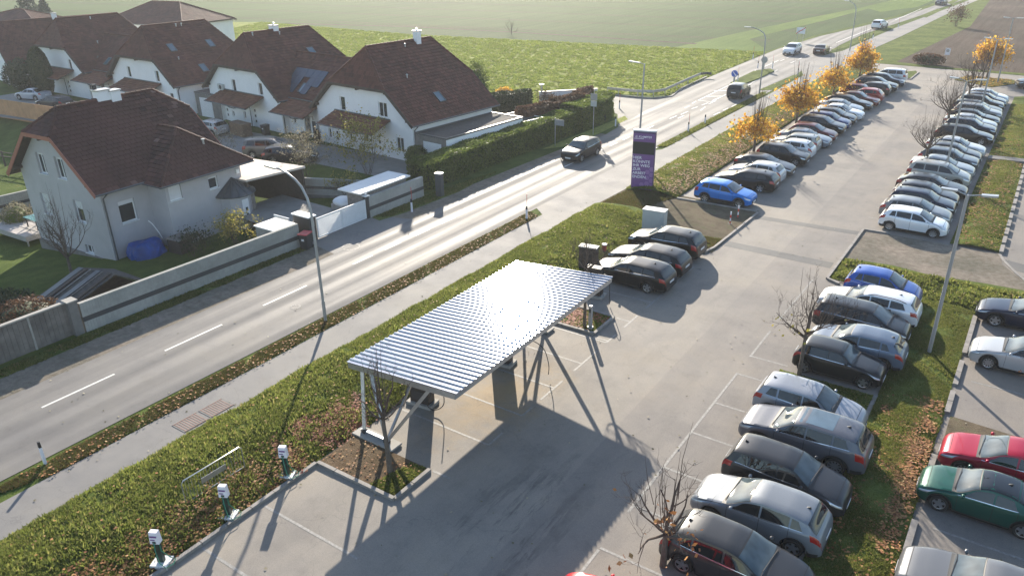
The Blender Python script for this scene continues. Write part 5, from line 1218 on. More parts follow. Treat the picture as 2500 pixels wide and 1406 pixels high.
# ---- the grey house by the road
BH = dict(W=10.2, L=10.3, ze=3.6, zb=6.8, zr=8.2, h=1.7)
key = lambda q: (q.y * 1.0 - q.z * .2 - q.x * .3)
T, wall, roof, p = half_hip_house('grey_house', 'large grey rendered house with weathered red brown tiled roof beside the boundary wall', -52.05, 22.55, .043, z0=-2.4, wallmat='wall_grey', tilemat='tile_old', dv=.33, du=.42, single=300, over=.62, fascia='copper_fascia', near_key=key, cat='house', **BH)
cut = MB(); vf = .62; uw = 10.2 / 2 - .62
def wf(px, py, w, h, **k):
    u, z = on_front(T, px, py, vf); return window(T, cut, 'f', u, z, w, h, plane=vf, depth=.2, **k)
wf(101, 399, .95, 1.45, mull=1, shut=.12); wf(147, 411, .95, 1.45, mull=1, shut=.12); wf(113, 498, 1.0, 1.5, shut=.93); wf(194, 517, 1.0, 1.5, shut=.4, mull=0); wf(219, 609, .9, .6, mull=1)
vv, zz = on_side(T, 313, 515, uw); window(T, cut, 's', vv, zz, 1.15, 1.5, plane=uw, depth=.2, shut=.2)
hole(wall, cut)
# wing with its own hipped roof
mb = MB(); mb.box(-1, 6.35, 3.9, 10.0, -2.4, 3.55); wing = mb.obj('wing_wall', 'wall_grey', T); cut = MB()
vv, zz = on_side(T, 358, 483, 6.35); window(T, cut, 's', max(vv, 4.6), zz, .95, 1.5, plane=6.35, depth=.16, shut=.95)
vv, zz = on_side(T, 521, 446, 6.35); window(T, cut, 's', vv, zz, .75, .85, plane=6.35, depth=.16, shut=.15)
hole(wing, cut)
e = 6.95; y0, y1, ym, ze_, zr_ = 3.25, 10.75, 7.0, 3.5, 6.25; hx = e - 2.7
pf = [(.6, y0, ze_), (e, y0, ze_), (hx, ym, zr_), (.2, ym, zr_)]; pb = [(e, y1, ze_), (.6, y1, ze_), (.2, ym, zr_), (hx, ym, zr_)]; ph = [(e, y0, ze_), (e, y1, ze_), (hx, ym, zr_)]
sB = (8.2 - 3.6) / 5.1
def onmain(z): return 5.1 - (z - 3.6) / sB
pf = [(onmain(3.62) - .02, y0, ze_ + .02), (e, y0, ze_), (hx, ym, zr_), (onmain(zr_) - .05, ym, zr_)]; pb = [(e, y1, ze_), (1.0, y1, ze_), (1.0, ym, zr_), (hx, ym, zr_)]
mb = MB(); mb.slab([(4.9, y0, ze_), (e, y0, ze_), (hx, ym, zr_), (1.8, ym, zr_)], .14); mb.slab(pb, .14); mb.slab(ph, .14); wr = mb.obj('wing_roof', 'wood_dark', T)
tiles_on([(4.9, y0, ze_), (e, y0, ze_), (hx, ym, zr_), (1.9, ym, zr_)], .33, .42, wr, 'tile_old'); tiles_on(pb, .33, .42, wr, 'tile_old'); tiles_on(ph, .33, .42, wr, 'tile_old', 200, near_key=key)
mb = MB()
def capline(a, b):
    a = Vector(a); b = Vector(b); m_ = int((b - a).length / .4)
    for i in range(m_): mb.tube([a + (b - a) * (i / m_) + Vector((0, 0, .05)), a + (b - a) * ((i + 1.1) / m_) + Vector((0, 0, .03))], [.11, .095], 6)
capline((2.4, ym, zr_), (hx, ym, zr_)); capline((e, y0, ze_), (hx, ym, zr_)); capline((e, y1, ze_), (hx, ym, zr_)); mb.obj('ridge_cap', 'tile_old', wr, smooth=60)
mb = MB(); mb.tube([(e + .06, y0 - .1, ze_ - .02), (e + .06, y1, ze_ - .04)], .06, 8); mb.tube([(4.9, y0 - .06, ze_), (e, y0 - .06, ze_)], .05, 8); mb.obj('gutter', 'tin_grey', wr)
nR = Vector((sB, 0, 1)).normalized(); 
for px, w_, c_ in ((258, .62, 0), (288, .45, 1)):
    q = on_slope(T, px, 250, p['eRf'], nR); chimney(T, roof, q.x - .3, q.y, q.z, .55, w_ * 1.5, .75, pots=0, base=.9)
mb = MB(); q = on_slope(T, 241, 235, p['eRf'], nR); mb.tube([(q.x - .3, q.y, q.z), (q.x - .3, q.y, q.z + .75)], .14, 10); mb.obj('chimney_pot', 'dark_metal', roof)
mb = MB(); q = on_slope(T, 497, 352, ph[0], Vector((zr_ - ze_, 0, e - hx)).normalized()); mb.tube([q, q + Vector((0, 0, .3))], .07, 8); mb.tube([q + Vector((0, 0, .3)), q + Vector((0, 0, .36))], .13, 8); mb.obj('vent_pipe', 'galvanised', wr)
# porch: half octagon with folded sheet roof and white door
c = Vector((6.35, 9.1, -1.0)); R_ = 1.15; mb = MB()
poly = [(c.x + (R_) * math.sin(a), c.y - R_ * math.cos(a)) for a in np.linspace(0, PI, 6)]
mb.prism(poly, -1.4, 1.45); po = mb.obj('porch', 'wall_grey', T)
ra = np.linspace(0, PI, 9); apex = Vector((c.x + .05, c.y, 2.55))
for k in range(8):
    q0 = Vector((c.x + 1.55 * math.sin(ra[k]), c.y - 1.55 * math.cos(ra[k]), 1.5)); q1 = Vector((c.x + 1.55 * math.sin(ra[k + 1]), c.y - 1.55 * math.cos(ra[k + 1]), 1.5))
    mb = MB(); mb.slab([q0, q1, apex], .06); mb.beam(q0 + Vector((0, 0, .03)), apex + Vector((0, 0, .03)), .04, .05); mb.obj('roof_panel', 'tin_grey', po)
mb = MB(); a0 = poly[2]; a1 = poly[3]; A = Vector((*a0, 0)); B = Vector((*a1, 0)); n_ = Vector(((B - A).y, -(B - A).x, 0)).normalized(); 
for off, w0, w1, z0, z1, mt, nm in ((.03, .12, .88, -1.2, 1.15, 'white_trim', 'door'), (.06, .42, .66, -.6, -.35, 'glass_dark', 'pane'), (.06, .42, .66, -.15, .1, 'glass_dark', 'pane'), (.06, .42, .66, .3, .55, 'glass_dark', 'pane')):
    mb = MB(); q0 = A + (B - A) * w0 + n_ * off; q1 = A + (B - A) * w1 + n_ * off; mb.slab([Vector((q0.x, q0.y, z0)), Vector((q1.x, q1.y, z0)), Vector((q1.x, q1.y, z1)), Vector((q0.x, q0.y, z1))], -.05 if False else .05); mb.obj(nm, mt, po)
mb = MB(); mb.box(6.36, 6.62, 9.85, 10.0, 2.9, 3.2) if False else mb.box(6.352, 6.55, 9.5, 9.75, 2.75, 3.05); mb.obj('alarm_box', 'white_trim', T)
mb = MB(); mb.box(-4.5, 4.52, .5, .615, -2.4, -1.2); mb.obj('plinth', 'concrete_dark', T)
# terrace at the far side
mb = MB(); mb.box(-5, 0, -1.2, 3.0, -.35, 0)
tt = thing('terrace', 'raised paved terrace left of the grey house on thin steel posts', 'terrace', (-57.6, 23.6, -1.2), .05)
mb.obj('terrace_slab', 'concrete', tt); 
tm = MB(); tm.box(0, .94, 0, .94, 0, .02); tme = tm.mesh('paving_slab', 'terrace_tile')
for a in range(5):
    for b in range(4): o = link(tme, 'paving_slab', tt, loc=(-5 + .03 + a * .98, -1.17 + b * 1.04, .004))
mb = MB(); mb.tube([(-.3, -1.0, -1.5), (-.3, -1.0, -.35)], .06, 6); mb.tube([(-4.5, -1.0, -1.5), (-4.5, -1.0, -.35)], .06, 6); mb.obj('post', 'galvanised', tt)
tb = thing('garden_table', 'green garden table with dark legs standing on the terrace', 'table', (-58.9, 24.0, -1.16))
mb = MB(); mb.box(-.9, .9, -.5, .5, .70, .75); mb.obj('table_top', plain('table_green', (.03, .16, .15), .35) and 'table_green', tb)
for a in (-.75, .75):
    for b in (-.38, .38): mb = MB(); mb.box(a - .04, a + .04, b - .04, b + .04, 0, .698); mb.obj('leg', 'black_plastic', tb)
# carport of the grey house
ct = thing('garden_carport', 'flat beige roofed carport between the grey house and the road', 'carport', (-47.6, 34.9, -.0), 0)
pts = [at(600, 440, 2.4), at(745, 406, 2.4), at(585, 383, 2.4), at(440, 412, 2.4)]
mb = MB(); a = [Vector((q.x + 47.6, q.y - 34.9)) for q in pts]; mb.prism([(q.x, q.y) for q in a], 2.25, 2.4); mb.obj('roof', 'flat_roof', ct)
mb = MB()
for q in a: cc = sum(a, Vector((0, 0))) / 4; k = q + (cc - q) * .06; mb = MB(); mb.box(k.x - .08, k.x + .08, k.y - .08, k.y + .08, -1.1, 2.248); mb.obj('post', 'wood_dark', ct)
mb = MB(); A = a[2] + (cc - a[2]) * .05; B = a[1] + (cc - a[1]) * .05; C_ = a[3] + (cc - a[3]) * .05
mb.beam((A.x, A.y, .8), (B.x, B.y, .8), .06, 2.9); mb.beam((A.x, A.y, .8), (C_.x, C_.y, .8), .06, 2.9); mb.obj('back_wall', 'wood_dark', ct)
mb = MB(); D_ = a[0] + (cc - a[0]) * .1; mb.box(D_.x - 2.2, D_.x + .05, D_.y - 1.3, D_.y + .5, -1.1, 1.75); mb.obj('store_room', 'wood_grey', ct)
# boundary wall, gate, screens
def block_wall(name, label, A, B, h, th=.24, blk=.15, rows=(0, .58), band=(.62, .82), z=0):
    A = Vector((*A, 0)); B = Vector((*B, 0)); d = B - A; L = d.length; T = thing(name, label, 'wall', (A.x, A.y, z), math.atan2(d.y, d.x))
    mb = MB(); mb.box(0, L, -th / 2 + .03, th / 2 - .03, -.3, h - .02); mb.obj('wall_core', 'concrete_dark', T)
    mb = MB(); n = int(L / blk); zz = 0.0; rr = [(0.0, .27), (.28, .55), (.56, h * band[0])] ; top0 = h * band[1]
    rr = [(0, h * band[0] * .5 - .005), (h * band[0] * .5 + .005, h * band[0] - .005)]; k = 2; hh = (h - top0) / 2
    rr = [(0, h * .18), (h * .185, h * .36)]; rr2 = [(h * .525 + j * h * .118, h * .525 + (j + 1) * h * .118 - .006) for j in range(4)]
    for j, (a, b) in enumerate(rr + rr2):
        for i in range(n): x = i * L / n + (0 if j % 2 else 0); mb.box(x + .006, x + L / n - .006, -th / 2, th / 2, a + .004, b)
    mb.obj('blocks', 'block_tones', T, kind='stuff')
    mb = MB(); mb.box(0, L, -th / 2 - .004, th / 2 + .004, h * .365, h * .52); mb.obj('dark_band', 'band_dark', T)
    return T
block_wall('garden_wall', 'long grey block wall with a dark stripe in front of the grey house', (-37.3, 15.95), (-36.95, 29.7), 1.6)
block_wall('garden_wall', 'grey block wall with a dark stripe between the white gate and the hedge', (-37.05, 36.1), (-37.0, 41.8), 1.55)
block_wall('garden_wall', 'grey striped wall at the far left edge behind the lawn', (-67.2, 22.5), (-66.6, 29.5), 1.5, z=-2)
block_wall('garden_wall', 'short grey striped fence behind the carport lawn', (-46.4, 37.6), (-39.2, 40.6), 1.3, z=-.2)
plain('fence_boards', (.17, .15, .135), .85, var=.35, scale=1.8)
T = thing('board_fence', 'weathered vertical board fence with pale capping at the lower left', 'fence', (-37.55, 15.6, 0), -PI / 2)
for k in range(9):
    for q_ in range(8): mb = MB(); mb.box(.1 + k * 1.9 + q_ * .225, .31 + k * 1.9 + q_ * .225, -.04, .04, -.2, 1.70 + rk.uniform(-.012, .012)); mb.obj('board', 'fence_boards', T)
    mb = MB(); mb.box(1.905 + k * 1.9, 1.995 + k * 1.9, -.09, .09, -.2, 1.74); mb.obj('post', 'concrete', T)
mb = MB(); mb.box(.0, 17, -.12, .12, 1.745, 1.82); mb.obj('capping', 'concrete', T)
T = thing('wall_pillar', 'short concrete pillar joining the board fence and the block wall', 'pillar', (-37.45, 15.65, 0)); mb = MB(); mb.box(-.25, .25, -.22, .22, -.2, 1.8); mb.obj('shaft', 'concrete_dark', T); mb = MB(); mb.box(-.3, .3, -.27, .27, 1.803, 1.87); mb.obj('cap', 'concrete', T)
T = thing('entrance_pillar', 'dark thick gate pillar with white cover beside the wheelie bin', 'pillar', (-37.25, 30.95, 0)); mb = MB(); mb.box(-1.2, .3, -.28, .28, -.2, 1.62); mb.obj('shaft', 'dark_metal', T); mb = MB(); mb.box(-1.28, .36, -.34, .34, 1.623, 1.7); mb.obj('cap', 'white_trim', T)
mb = MB(); mb.box(.303, .33, -.12, .12, 1.0, 1.35); mb.obj('letter_slot', 'galvanised', T)
T = thing('entrance_pillar', 'slim dark pillar with a round lamp at the right end of the white gate', 'pillar', (-37.1, 36.0, 0)); mb = MB(); mb.box(-.16, .16, -.16, .16, -.2, 1.6); mb.obj('shaft', 'dark_metal', T); mb = MB(); mb.box(-.2, .2, -.2, .2, 1.603, 1.66); mb.obj('cap', 'white_trim', T); mb = MB(); mb.tube([(0, 0, 1.662), (0, 0, 1.8)], .09, 10); mb.obj('lamp', 'lamp_lens', T)
def gate(label, x, y, L, rz, leaves=2):
    T = thing('slatted_gate', label, 'gate', (x, y, 0), rz)
    for k in range(leaves):
        a, b = k * L / leaves + .02, (k + 1) * L / leaves - .02; mb = MB()
        for q in ((a, a + .07), (b - .07, b)): mb.box(*q, -.035, .035, .08, 1.42)
        mb.box(a + .07, b - .07, -.035, .035, 1.35, 1.42); mb.box(a + .07, b - .07, -.035, .035, .08, .16); mb.obj('gate_frame', 'white_metal', T)
        mb = MB(); mb.box(a + .07, b - .07, -.012, .022, 0, .055); me = mb.mesh('slat', 'white_metal')
        for j in range(16): link(me, 'slat', T, loc=(0, 0, .19 + j * .0725))
gate('white double gate of horizontal slats in the driveway', -37.0, 31.3, 4.5, PI / 2)
gate('small white slatted side gate behind the bin box', -38.5, 30.4, 1.5, PI, 1)
T = thing('bin_shelter', 'grey box with a bright white flat lid behind the boundary wall', 'box', (-38.1, 29.0, 0))
mb = MB(); mb.box(-1.0, .95, -.8, .75, -.8, 1.45); mb.obj('body', 'block_grey', T); mb = MB(); mb.box(-1.08, 1.02, -.88, .83, 1.453, 1.52); mb.obj('lid', 'flat_roof_pale', T)
T = thing('garden_shed', 'low garden shed with a bright white flat roof beside the gate', 'shed', (-37.7, 38.2, 0))
mb = MB(); mb.box(-1.35, .35, -2.1, 2.2, -.2, 1.75); mb.obj('wall', 'wood_grey', T); mb = MB(); mb.box(-1.7, .48, -2.6, 2.6, 1.753, 1.85); mb.obj('roof', 'flat_roof_pale', T)
T = thing('shed', 'collapsed looking low shed with dark boards on its sloping roof behind the block wall', 'shed', (-41.2, 18.6, -.4), .08)
mb = MB(); mb.slab([(-2.6, -2.4, .2), (.9, -2.4, .5), (.9, .9, 1.5), (-2.6, .9, 1.2)], .06); mb.slab([(.9, .9, 1.5), (-2.6, .9, 1.2), (-2.6, 3.0, .3), (2.4, 2.6, .4)], .06); rf = mb.obj('roof', 'roof_gravel', T)
for k, (m_, w_) in enumerate((('tin_grey', .8), ('wood_dark', .5), ('wood_grey', .16), ('tin_grey', .7), ('wood_grey', .12), ('wood_dark', .5))):
    xx = -2.4 + k * .56; mb = MB(); mb.slab([(xx, -2.3, .29 + (xx + 2.6) * .085), (xx + w_ * .6, -2.3, .29 + (xx + w_ * .6 + 2.6) * .085), (xx + w_ * .6, .85, 1.27 + (xx + w_ * .6 + 2.6) * .085), (xx, .85, 1.27 + (xx + 2.6) * .085)], .03); mb.obj('board', m_, rf)
mb = MB(); mb.box(-2.3, 1.7, -2.0, 2.4, -.8, .3); mb.obj('wall', 'wood_brown', T)
T = thing('tarpaulin', 'blue tarpaulin over a heap at the foot of the grey house', 'tarpaulin', (-46.6, 25.0, -1.2))
bm_ = MB(); bm_.blob((0, 0, 0), (1, 1, 1), 4, 5, 0)
for i_, (x_, y_, z_) in enumerate(bm_.v):
    k_ = max(abs(x_), abs(y_), abs(z_)) or 1; bl = .55; x2, y2, z2 = (x_ * (1 - bl) + x_ / k_ * bl, y_ * (1 - bl) + y_ / k_ * bl, z_ * (1 - bl) + z_ / k_ * bl); an = math.atan2(y_, x_); f_ = 1 + .10 * math.sin(an * 11 + z_) * (1 - (z_ + 1) / 2) + .04 * math.sin(an * 5 + z_ * 4); bm_.v[i_] = (x2 * .62 * f_ * (1.12 - .12 * z_), y2 * 1.0 * f_ * (1.12 - .12 * z_), max(z2 * .62 + .6 + .07 * math.sin(x_ * 4 + y_ * 3), .02)); o = bm_.obj('tarpaulin', 'tarp_blue', T, smooth=40); o.name = 'sheet'
T = thing('plywood_sheet', 'weathered board lying on a crate beside the blue tarpaulin', 'board', (-45.2, 26.6, -1.05), .1); mb = MB(); mb.box(-.7, .7, -.6, .6, 1.0, 1.05); mb.obj('board', 'wood_grey', T); mb = MB(); mb.box(-.6, .6, -.5, .5, 0, .99); mb.obj('crate', 'wood_dark', T)
T = thing('white_pipe', 'thin white bent pipe leaning on the grey house wall', 'pipe', (-46.5, 26.2, -.2)); mb = MB(); mb.tube([(0, 0, 0), (.05, -.2, .5), (-.15, -.4, 1.1), (-.35, -.5, 1.3)], .03, 6); mb.obj('tube', 'white_trim', T)
T = thing('garden_wall', 'tall white rendered wall running behind the small red tree to the road', 'wall', (-45.3, 71.2, 0), math.atan2(11.2, 7.2) if False else math.atan2(4.5, 4.2)); 
mb = MB(); mb.box(0, 6.6, -.1, .1, -.1, 2.15); mb.obj('wall', 'wall_white', T); mb = MB(); mb.box(-.05, 6.65, -.15, .15, 2.153, 2.22); mb.obj('capping', 'tin_grey', T)
mb = MB(); mb.tube([(.25, 0, 2.22), (.25, 0, 2.9)], .1, 8); mb.tube([(.25, 0, 2.9), (.25, 0, 3.0)], .28, 10); mb.obj('vent_pipe', 'galvanised', T)
T = thing('wooden_screen', 'orange brown wooden fence at the left edge behind the lawn', 'fence', (-99.5, 39.2, 0), .09)
for k in range(24): mb = MB(); mb.box(k * .62, k * .62 + .58, -.03, .03, -.4, 1.75); mb.obj('board', 'orange_fence', T)
T = thing('rail_fence', 'low rail fence beside the pale path at the left edge', 'fence', (-88, 31.2, -1.6), .15)
for k in range(7): mb = MB(); mb.box(k * 2 - .06, k * 2 + .06, -.06, .06, -.6, 1.1); mb.obj('post', 'wood_dark', T)
for zz in (.6, 1.0): mb = MB(); mb.box(0, 12, -.03, .03, zz - .05, zz + .05); mb.obj('rail', 'wood_dark', T)
mb = MB()
T = thing('wooden_box', 'brown wooden box in front of the second white house', 'box', (at(590, 330).x, at(590, 330).y, 0), -.1); mb.box(-1.2, 1.2, -.5, .5, 0, 1.2); mb.obj('body', 'wood_brown', T); mb = MB(); mb.box(-1.25, 1.25, -.55, .55, 1.203, 1.26); mb.obj('lid', 'wood_brown', T)
T = thing('garden_tub', 'white covered garden tub between gate and shed', 'cover', (-39.9, 36.6, 0)); mb = MB(); mb.blob((0, 0, .55), (.9, .8, .4), 3, 2, .05); mb.obj('cover', 'white_trim', T, smooth=50); mb = MB(); mb.box(-.75, .75, -.65, .65, 0, .45); mb.obj('body', 'concrete', T)
# ================================================================ carport, charging posts, lamps, signs
T = thing('solar_carport', 'large galvanised carport with a ribbed sheet metal roof over the charging bays', 'carport', (0, 0, 0))
X0, X1, Y0, Y1 = -19.75, -14.5, 17.35, 29.0
def rz_(x): return 3.12 + (x - X0) / (X1 - X0) * .42
nr = 42; pitch = (Y1 - Y0) / nr; rh = .048
for k in range(14):
    mb = MB(); prof = []
    for j in range(3):
        y = Y0 + (k * 3 + j) * pitch; prof += [(y, 0), (y + pitch * .60, 0), (y + pitch * .68, rh), (y + pitch * .90, rh)]
    y = Y0 + (k * 3 + 3) * pitch; prof += [(y - pitch * .04, 0), (y - .003, 0)]
    vs = []; n = len(prof)
    for x in (X0 - .06, X1 + .06): vs += [(x, y, rz_(x) + .02 + z) for y, z in prof] + [(x, y, rz_(x) + .02 + z - .006) for y, z in prof]
    fs = []
    for i in range(n - 1): fs += [(i, i + 1, 2 * n + i + 1, 2 * n + i), (n + i, 3 * n + i, 3 * n + i + 1, n + i + 1), (i, n + i, n + i + 1, i + 1), (2 * n + i, 2 * n + i + 1, 3 * n + i + 1, 3 * n + i)]
    mb.add(vs, fs); mb.obj('roof_sheet', 'sheet_steel', T)
def steel(name, a, b, w, h, mat='galvanised'):
    mb = MB(); mb.beam(a, b, w, h); return mb.obj(name, mat, T)
for x in (X0 + .02, X1 - .02): steel('edge_beam', (x, Y0, rz_(x) - .12), (x, Y1, rz_(x) - .12), .05, .24)
for y in (Y0 + .02, Y1 - .02): steel('end_beam', (X0 + .05, y, rz_(X0) - .12), (X1 - .05, y, rz_(X1) - .12), .05, .24)
for y in (17.9, 28.4): steel('rafter', (X0 + .1, y, rz_(X0) - .2), (X1 - .1, y, rz_(X1) - .2), .12, .16)
for x in (-18.9, -17.6, -16.3): steel('purlin', (x, Y0 + .1, rz_(x) - .06), (x, Y1 - .1, rz_(x) - .06), .07, .1)
for y in (17.3, 28.6):
    yy_ = 17.9 if y < 20 else 28.4
    mb = MB(); mb.box(-19.6, -17.5, y - .3, y + .3, .04, .13); mb.obj('footing', 'concrete', T)
    steel('foot_beam', (-19.35, y, .2), (-17.9, y, .2), .12, .12)
    for a, b in ((-19.2, -19.55), (-18.02, -19.2), (-17.98, -15.9)):
        steel('strut', (a, y, .2), (b, yy_, rz_(b) - .25), .13, .13)
        mb = MB(); mb.box(a - .09, a + .09, y - .09, y + .09, .13, .3); mb.obj('base_shoe', 'dark_metal', T)
    steel('brace', (-17.98, y, .25), (-18.6, yy_ + (3.2 if y < 20 else -3.2), rz_(-18.6) - .12), .09, .09)
def cable(name, label, pts, mat='black_plastic', r=.02):
    T_ = thing(name, label, 'cable', pts[0]); mb = MB(); P = [Vector(p) - Vector(pts[0]) for p in pts]; fine = []
    for i in range(len(P) - 1):
        p0 = P[max(i - 1, 0)]; p1 = P[i]; p2 = P[i + 1]; p3 = P[min(i + 2, len(P) - 1)]
        for k in range(6): t_ = k / 6; fine.append(.5 * ((2 * p1) + (p2 - p0) * t_ + (2 * p0 - 5 * p1 + 4 * p2 - p3) * t_ * t_ + (3 * p1 - p0 - 3 * p2 + p3) * t_ ** 3))
    fine.append(P[-1]); mb.tube(fine, r, 6); mb.obj('lead', mat, T_, smooth=60); return T_
for (x, y, lb) in ((-18.75, 20.3, 'dark brown charging cabinet on a pale plinth visible under the near end of the carport'), (-17.85, 24.85, 'dark charging cabinet under the middle of the carport, told by its broad shadow'), (-17.75, 33.4, 'dark charging cabinet beyond the far end of the carport island')):
    C_ = thing('charging_cabinet', lb, 'charger', (x, y, 0), .12, 'dark charging cabinets')
    mb = MB(); mb.box(-.6, .6, -.36, .36, 0, .14); mb.obj('plinth', 'concrete', C_)
    mb = MB(); mb.box(-.45, .45, -.24, .24, .143, 1.72, top_in=.02); mb.obj('housing', 'box_brown', C_)
    mb = MB(); mb.box(-.2, .2, -.256, -.242, 1.2, 1.5); mb.obj('screen', 'screen_dark', C_)
    mb = MB(); mb.box(-.35, .35, -.252, -.242, .3, .7); mb.obj('vent_panel', 'dark_metal', C_)
cable('charging_cable', 'thick black charging cable looping from the cabinet under the near carport end', [(-18.25, 20.2, 1.2), (-18.0, 20.0, .9), (-18.15, 19.9, .35), (-17.85, 20.0, .15), (-17.55, 20.25, .4), (-17.6, 20.3, 1.2), (-17.7, 20.4, 1.35)])
cable('charging_cable', 'black cable hanging below the right edge of the carport near its middle', [(-17.35, 24.9, 1.3), (-16.4, 24.8, 1.7), (-15.6, 24.8, 1.5), (-15.3, 24.8, .8), (-15.3, 24.8, .25)])
cable('charging_cable', 'black cable hanging at the far right corner of the carport', [(-17.3, 33.4, 1.35), (-16.9, 33.0, 1.6), (-16.55, 32.8, 1.3), (-16.5, 32.8, .6), (-16.45, 32.75, .1)])
def charge_post(lab, x, y, rz):
    C_ = thing('charging_post', lab, 'charging post', (x, y, .12), rz, 'green charging posts along the kerb')
    mb = MB(); mb.box(-.28, .28, -.24, .24, -.1, .04); mb.obj('base_plate', 'flat_roof_pale', C_)
    mb = MB(); mb.box(-.1, .1, -.07, .07, .042, .82, top_in=.005); mb.obj('column', plain('post_green', (.012, .035, .03), .4) and 'post_green', C_)
    mb = MB(); mb.box(-.15, .15, -.11, .09, .822, 1.26, top_in=.02); mb.obj('charger_head', 'text_white', C_)
    mb = MB(); mb.box(-.11, .11, -.118, -.105, 1.08, 1.13); mb.box(-.11, .03, -.118, -.105, .97, 1.0); mb.obj('label_strip', 'purple', C_)
    mb = MB(); mb.box(-.05, .05, -.13, -.111, .86, .93); mb.obj('socket', 'dark_metal', C_)
    mb = MB(); pts = [(0.0, -.13, .9), (.1, -.3, .7), (.16, -.32, .25), (.3, -.3, .06), (.45, -.1, .05), (.42, .1, .06), (.25, .12, .1), (.12, -.05, .5), (.08, -.02, .85)]
    mb.tube(pts, .014, 5); mb.obj('cable', plain('cable_green', (.02, .22, .13), .5) and 'cable_green', C_, smooth=60)
charge_post('charging post farthest from the camera, beside the bare earth island', -19.75, 13.85, .5)
charge_post('charging post in the middle of the three, at the end of the crowd barrier', -19.75, 11.3, .5)
charge_post('charging post nearest the camera at the bottom edge', -19.7, 8.75, .5)
B_ = thing('crowd_barrier', 'galvanised crowd barrier standing in the grass behind the charging posts', 'barrier', (-21.2, 10.7, .22), math.radians(89))
mb = MB(); mb.tube([(0, 0, .12), (0, 0, .95), (.08, 0, 1.05), (2.32, 0, 1.05), (2.42, 0, .95), (2.42, 0, .12)], .02, 6); mb.tube([(0, 0, .14), (2.42, 0, .14)], .018, 6); mb.obj('frame', 'galvanised', B_, smooth=60)
bar = MB().tube([(0, 0, .15), (0, 0, 1.03)], .007, 4).mesh('bar', 'galvanised')
for k in range(19): link(bar, 'bar', B_, loc=(.12 + k * .121, 0, 0))
for x in (.2, 2.2): mb = MB(); mb.beam((x, -.3, .02), (x, .3, .02), .04, .015); mb.obj('foot', 'galvanised', B_)
mb = MB(); mb.box(.7, 1.7, -.012, .0, .5, .72); mb.obj('plate', 'galvanised', B_)
def bollard_post(lab, x, y, z=0.0):
    p_ = thing('island_post', lab, 'post', (x, y, z)); mb = MB(); mb.box(-.075, .075, -.075, .075, 0, 1.3); mb.obj('column', 'pole_grey', p_); mb = MB(); mb.box(-.03, .06, .0, .0, 0, 0) if False else mb.box(-.05, .05, -.095, -.076, .95, 1.15); mb.obj('socket_box', 'dark_metal', p_); mb = MB(); mb.box(-.16, .16, -.12, .12, 0, .0 + .1) if False else mb.tube([(0, 0, .06), (0, 0, .16)], .15, 10); mb.obj('collar', 'pole_grey', p_)
bollard_post('square grey post at the corner of the leafy island under the carport', -16.0, 29.85, .04)
# lamps
def lamp_head(mb, a, b, w=.24, h=.07): mb.beam(a, b, w, h)
def street_lamp(lab, x, y, path, head, twin=None, r=(.072, .045), grp='street lamps'):
    L_ = thing('street_lamp', lab, 'street lamp', (x, y, 0), 0, grp)
    mb = MB(); mb.tube([(0, 0, -.05), (0, 0, 1.2)], .085, 10); mb.obj('sleeve', 'pole_grey', L_, smooth=50)
    mb = MB(); n = len(path); mb.tube([Vector(p) - Vector((x, y, 0)) for p in path], [r[0] + (r[1] - r[0]) * i / (n - 1) for i in range(n)], 10); mb.obj('pole', 'pole_grey', L_, smooth=50)
    for h_ in ([head] if twin is None else [head, twin]):
        a = Vector(h_[0]) - Vector((x, y, 0)); b = Vector(h_[1]) - Vector((x, y, 0)); top = Vector(path[-1]) - Vector((x, y, 0))
        mb = MB(); mb.tube([top - Vector((0, 0, .03)), a], .03, 8); mb.obj('arm', 'pole_grey', L_, smooth=50)
        mb = MB(); mb.beam(a, b, .26, .07); hd = mb.obj('lamp_head', 'galvanised', L_)
        mb = MB(); d = (b - a); mb.beam(a + d * .15 - Vector((0, 0, .045)), b - d * .08 - Vector((0, 0, .045)), .2, .02); mb.obj('lamp_glass', 'lamp_lens', hd)
street_lamp('curved grey street lamp arching over the road in the left half of the picture', -27.8, 23.3, [(-27.8, 23.3, 0), (-27.8, 23.3, 3.8), (-27.82, 23.3, 6.0), (-27.95, 23.3, 6.6), (-28.25, 23.3, 7.1), (-28.65, 23.3, 7.42), (-29.15, 23.3, 7.66), (-29.7, 23.3, 7.78), (-29.85, 23.3, 7.79)], [(-29.9, 23.3, 7.79), (-30.65, 23.3, 7.83)])
street_lamp('tall straight lamp with two flat heads on the lawn between the lower car rows', -1.7, 36.1, [(-1.7, 36.1, 0), (-1.7, 36.1, 7.7)], [(-2.1, 36.1, 7.83), (-2.72, 36.1, 7.84)], [(-1.2, 36.1, 7.78), (-.6, 36.1, 7.83)], r=(.09, .07))
street_lamp('twin headed lamp in the right hand car row beside the pale minivan', -5.0, 66.4, [(-5, 66.4, 0), (-4.95, 66.4, 7.5)], [(-5.5, 66.4, 7.66), (-6.1, 66.4, 7.7)], [(-4.4, 66.4, 7.66), (-3.7, 66.4, 7.7)], r=(.09, .06))
street_lamp('twin headed lamp in the far part of the right hand car row', -5.1, 93.4, [(-5.1, 93.4, 0), (-5.1, 93.4, 7.45)], [(-5.6, 93.4, 7.55), (-6.3, 93.4, 7.6)], [(-4.5, 93.4, 7.55), (-3.8, 93.4, 7.6)], r=(.09, .06))
street_lamp('twin headed lamp on the far island beside the golden tree', -5.15, 114.3, [(-5.15, 114.3, 0), (-5.15, 114.3, 7.65)], [(-5.5, 114.3, 7.66), (-6.2, 114.3, 7.7)], [(-4.8, 114.3, 7.66), (-4.1, 114.3, 7.7)], r=(.09, .06))
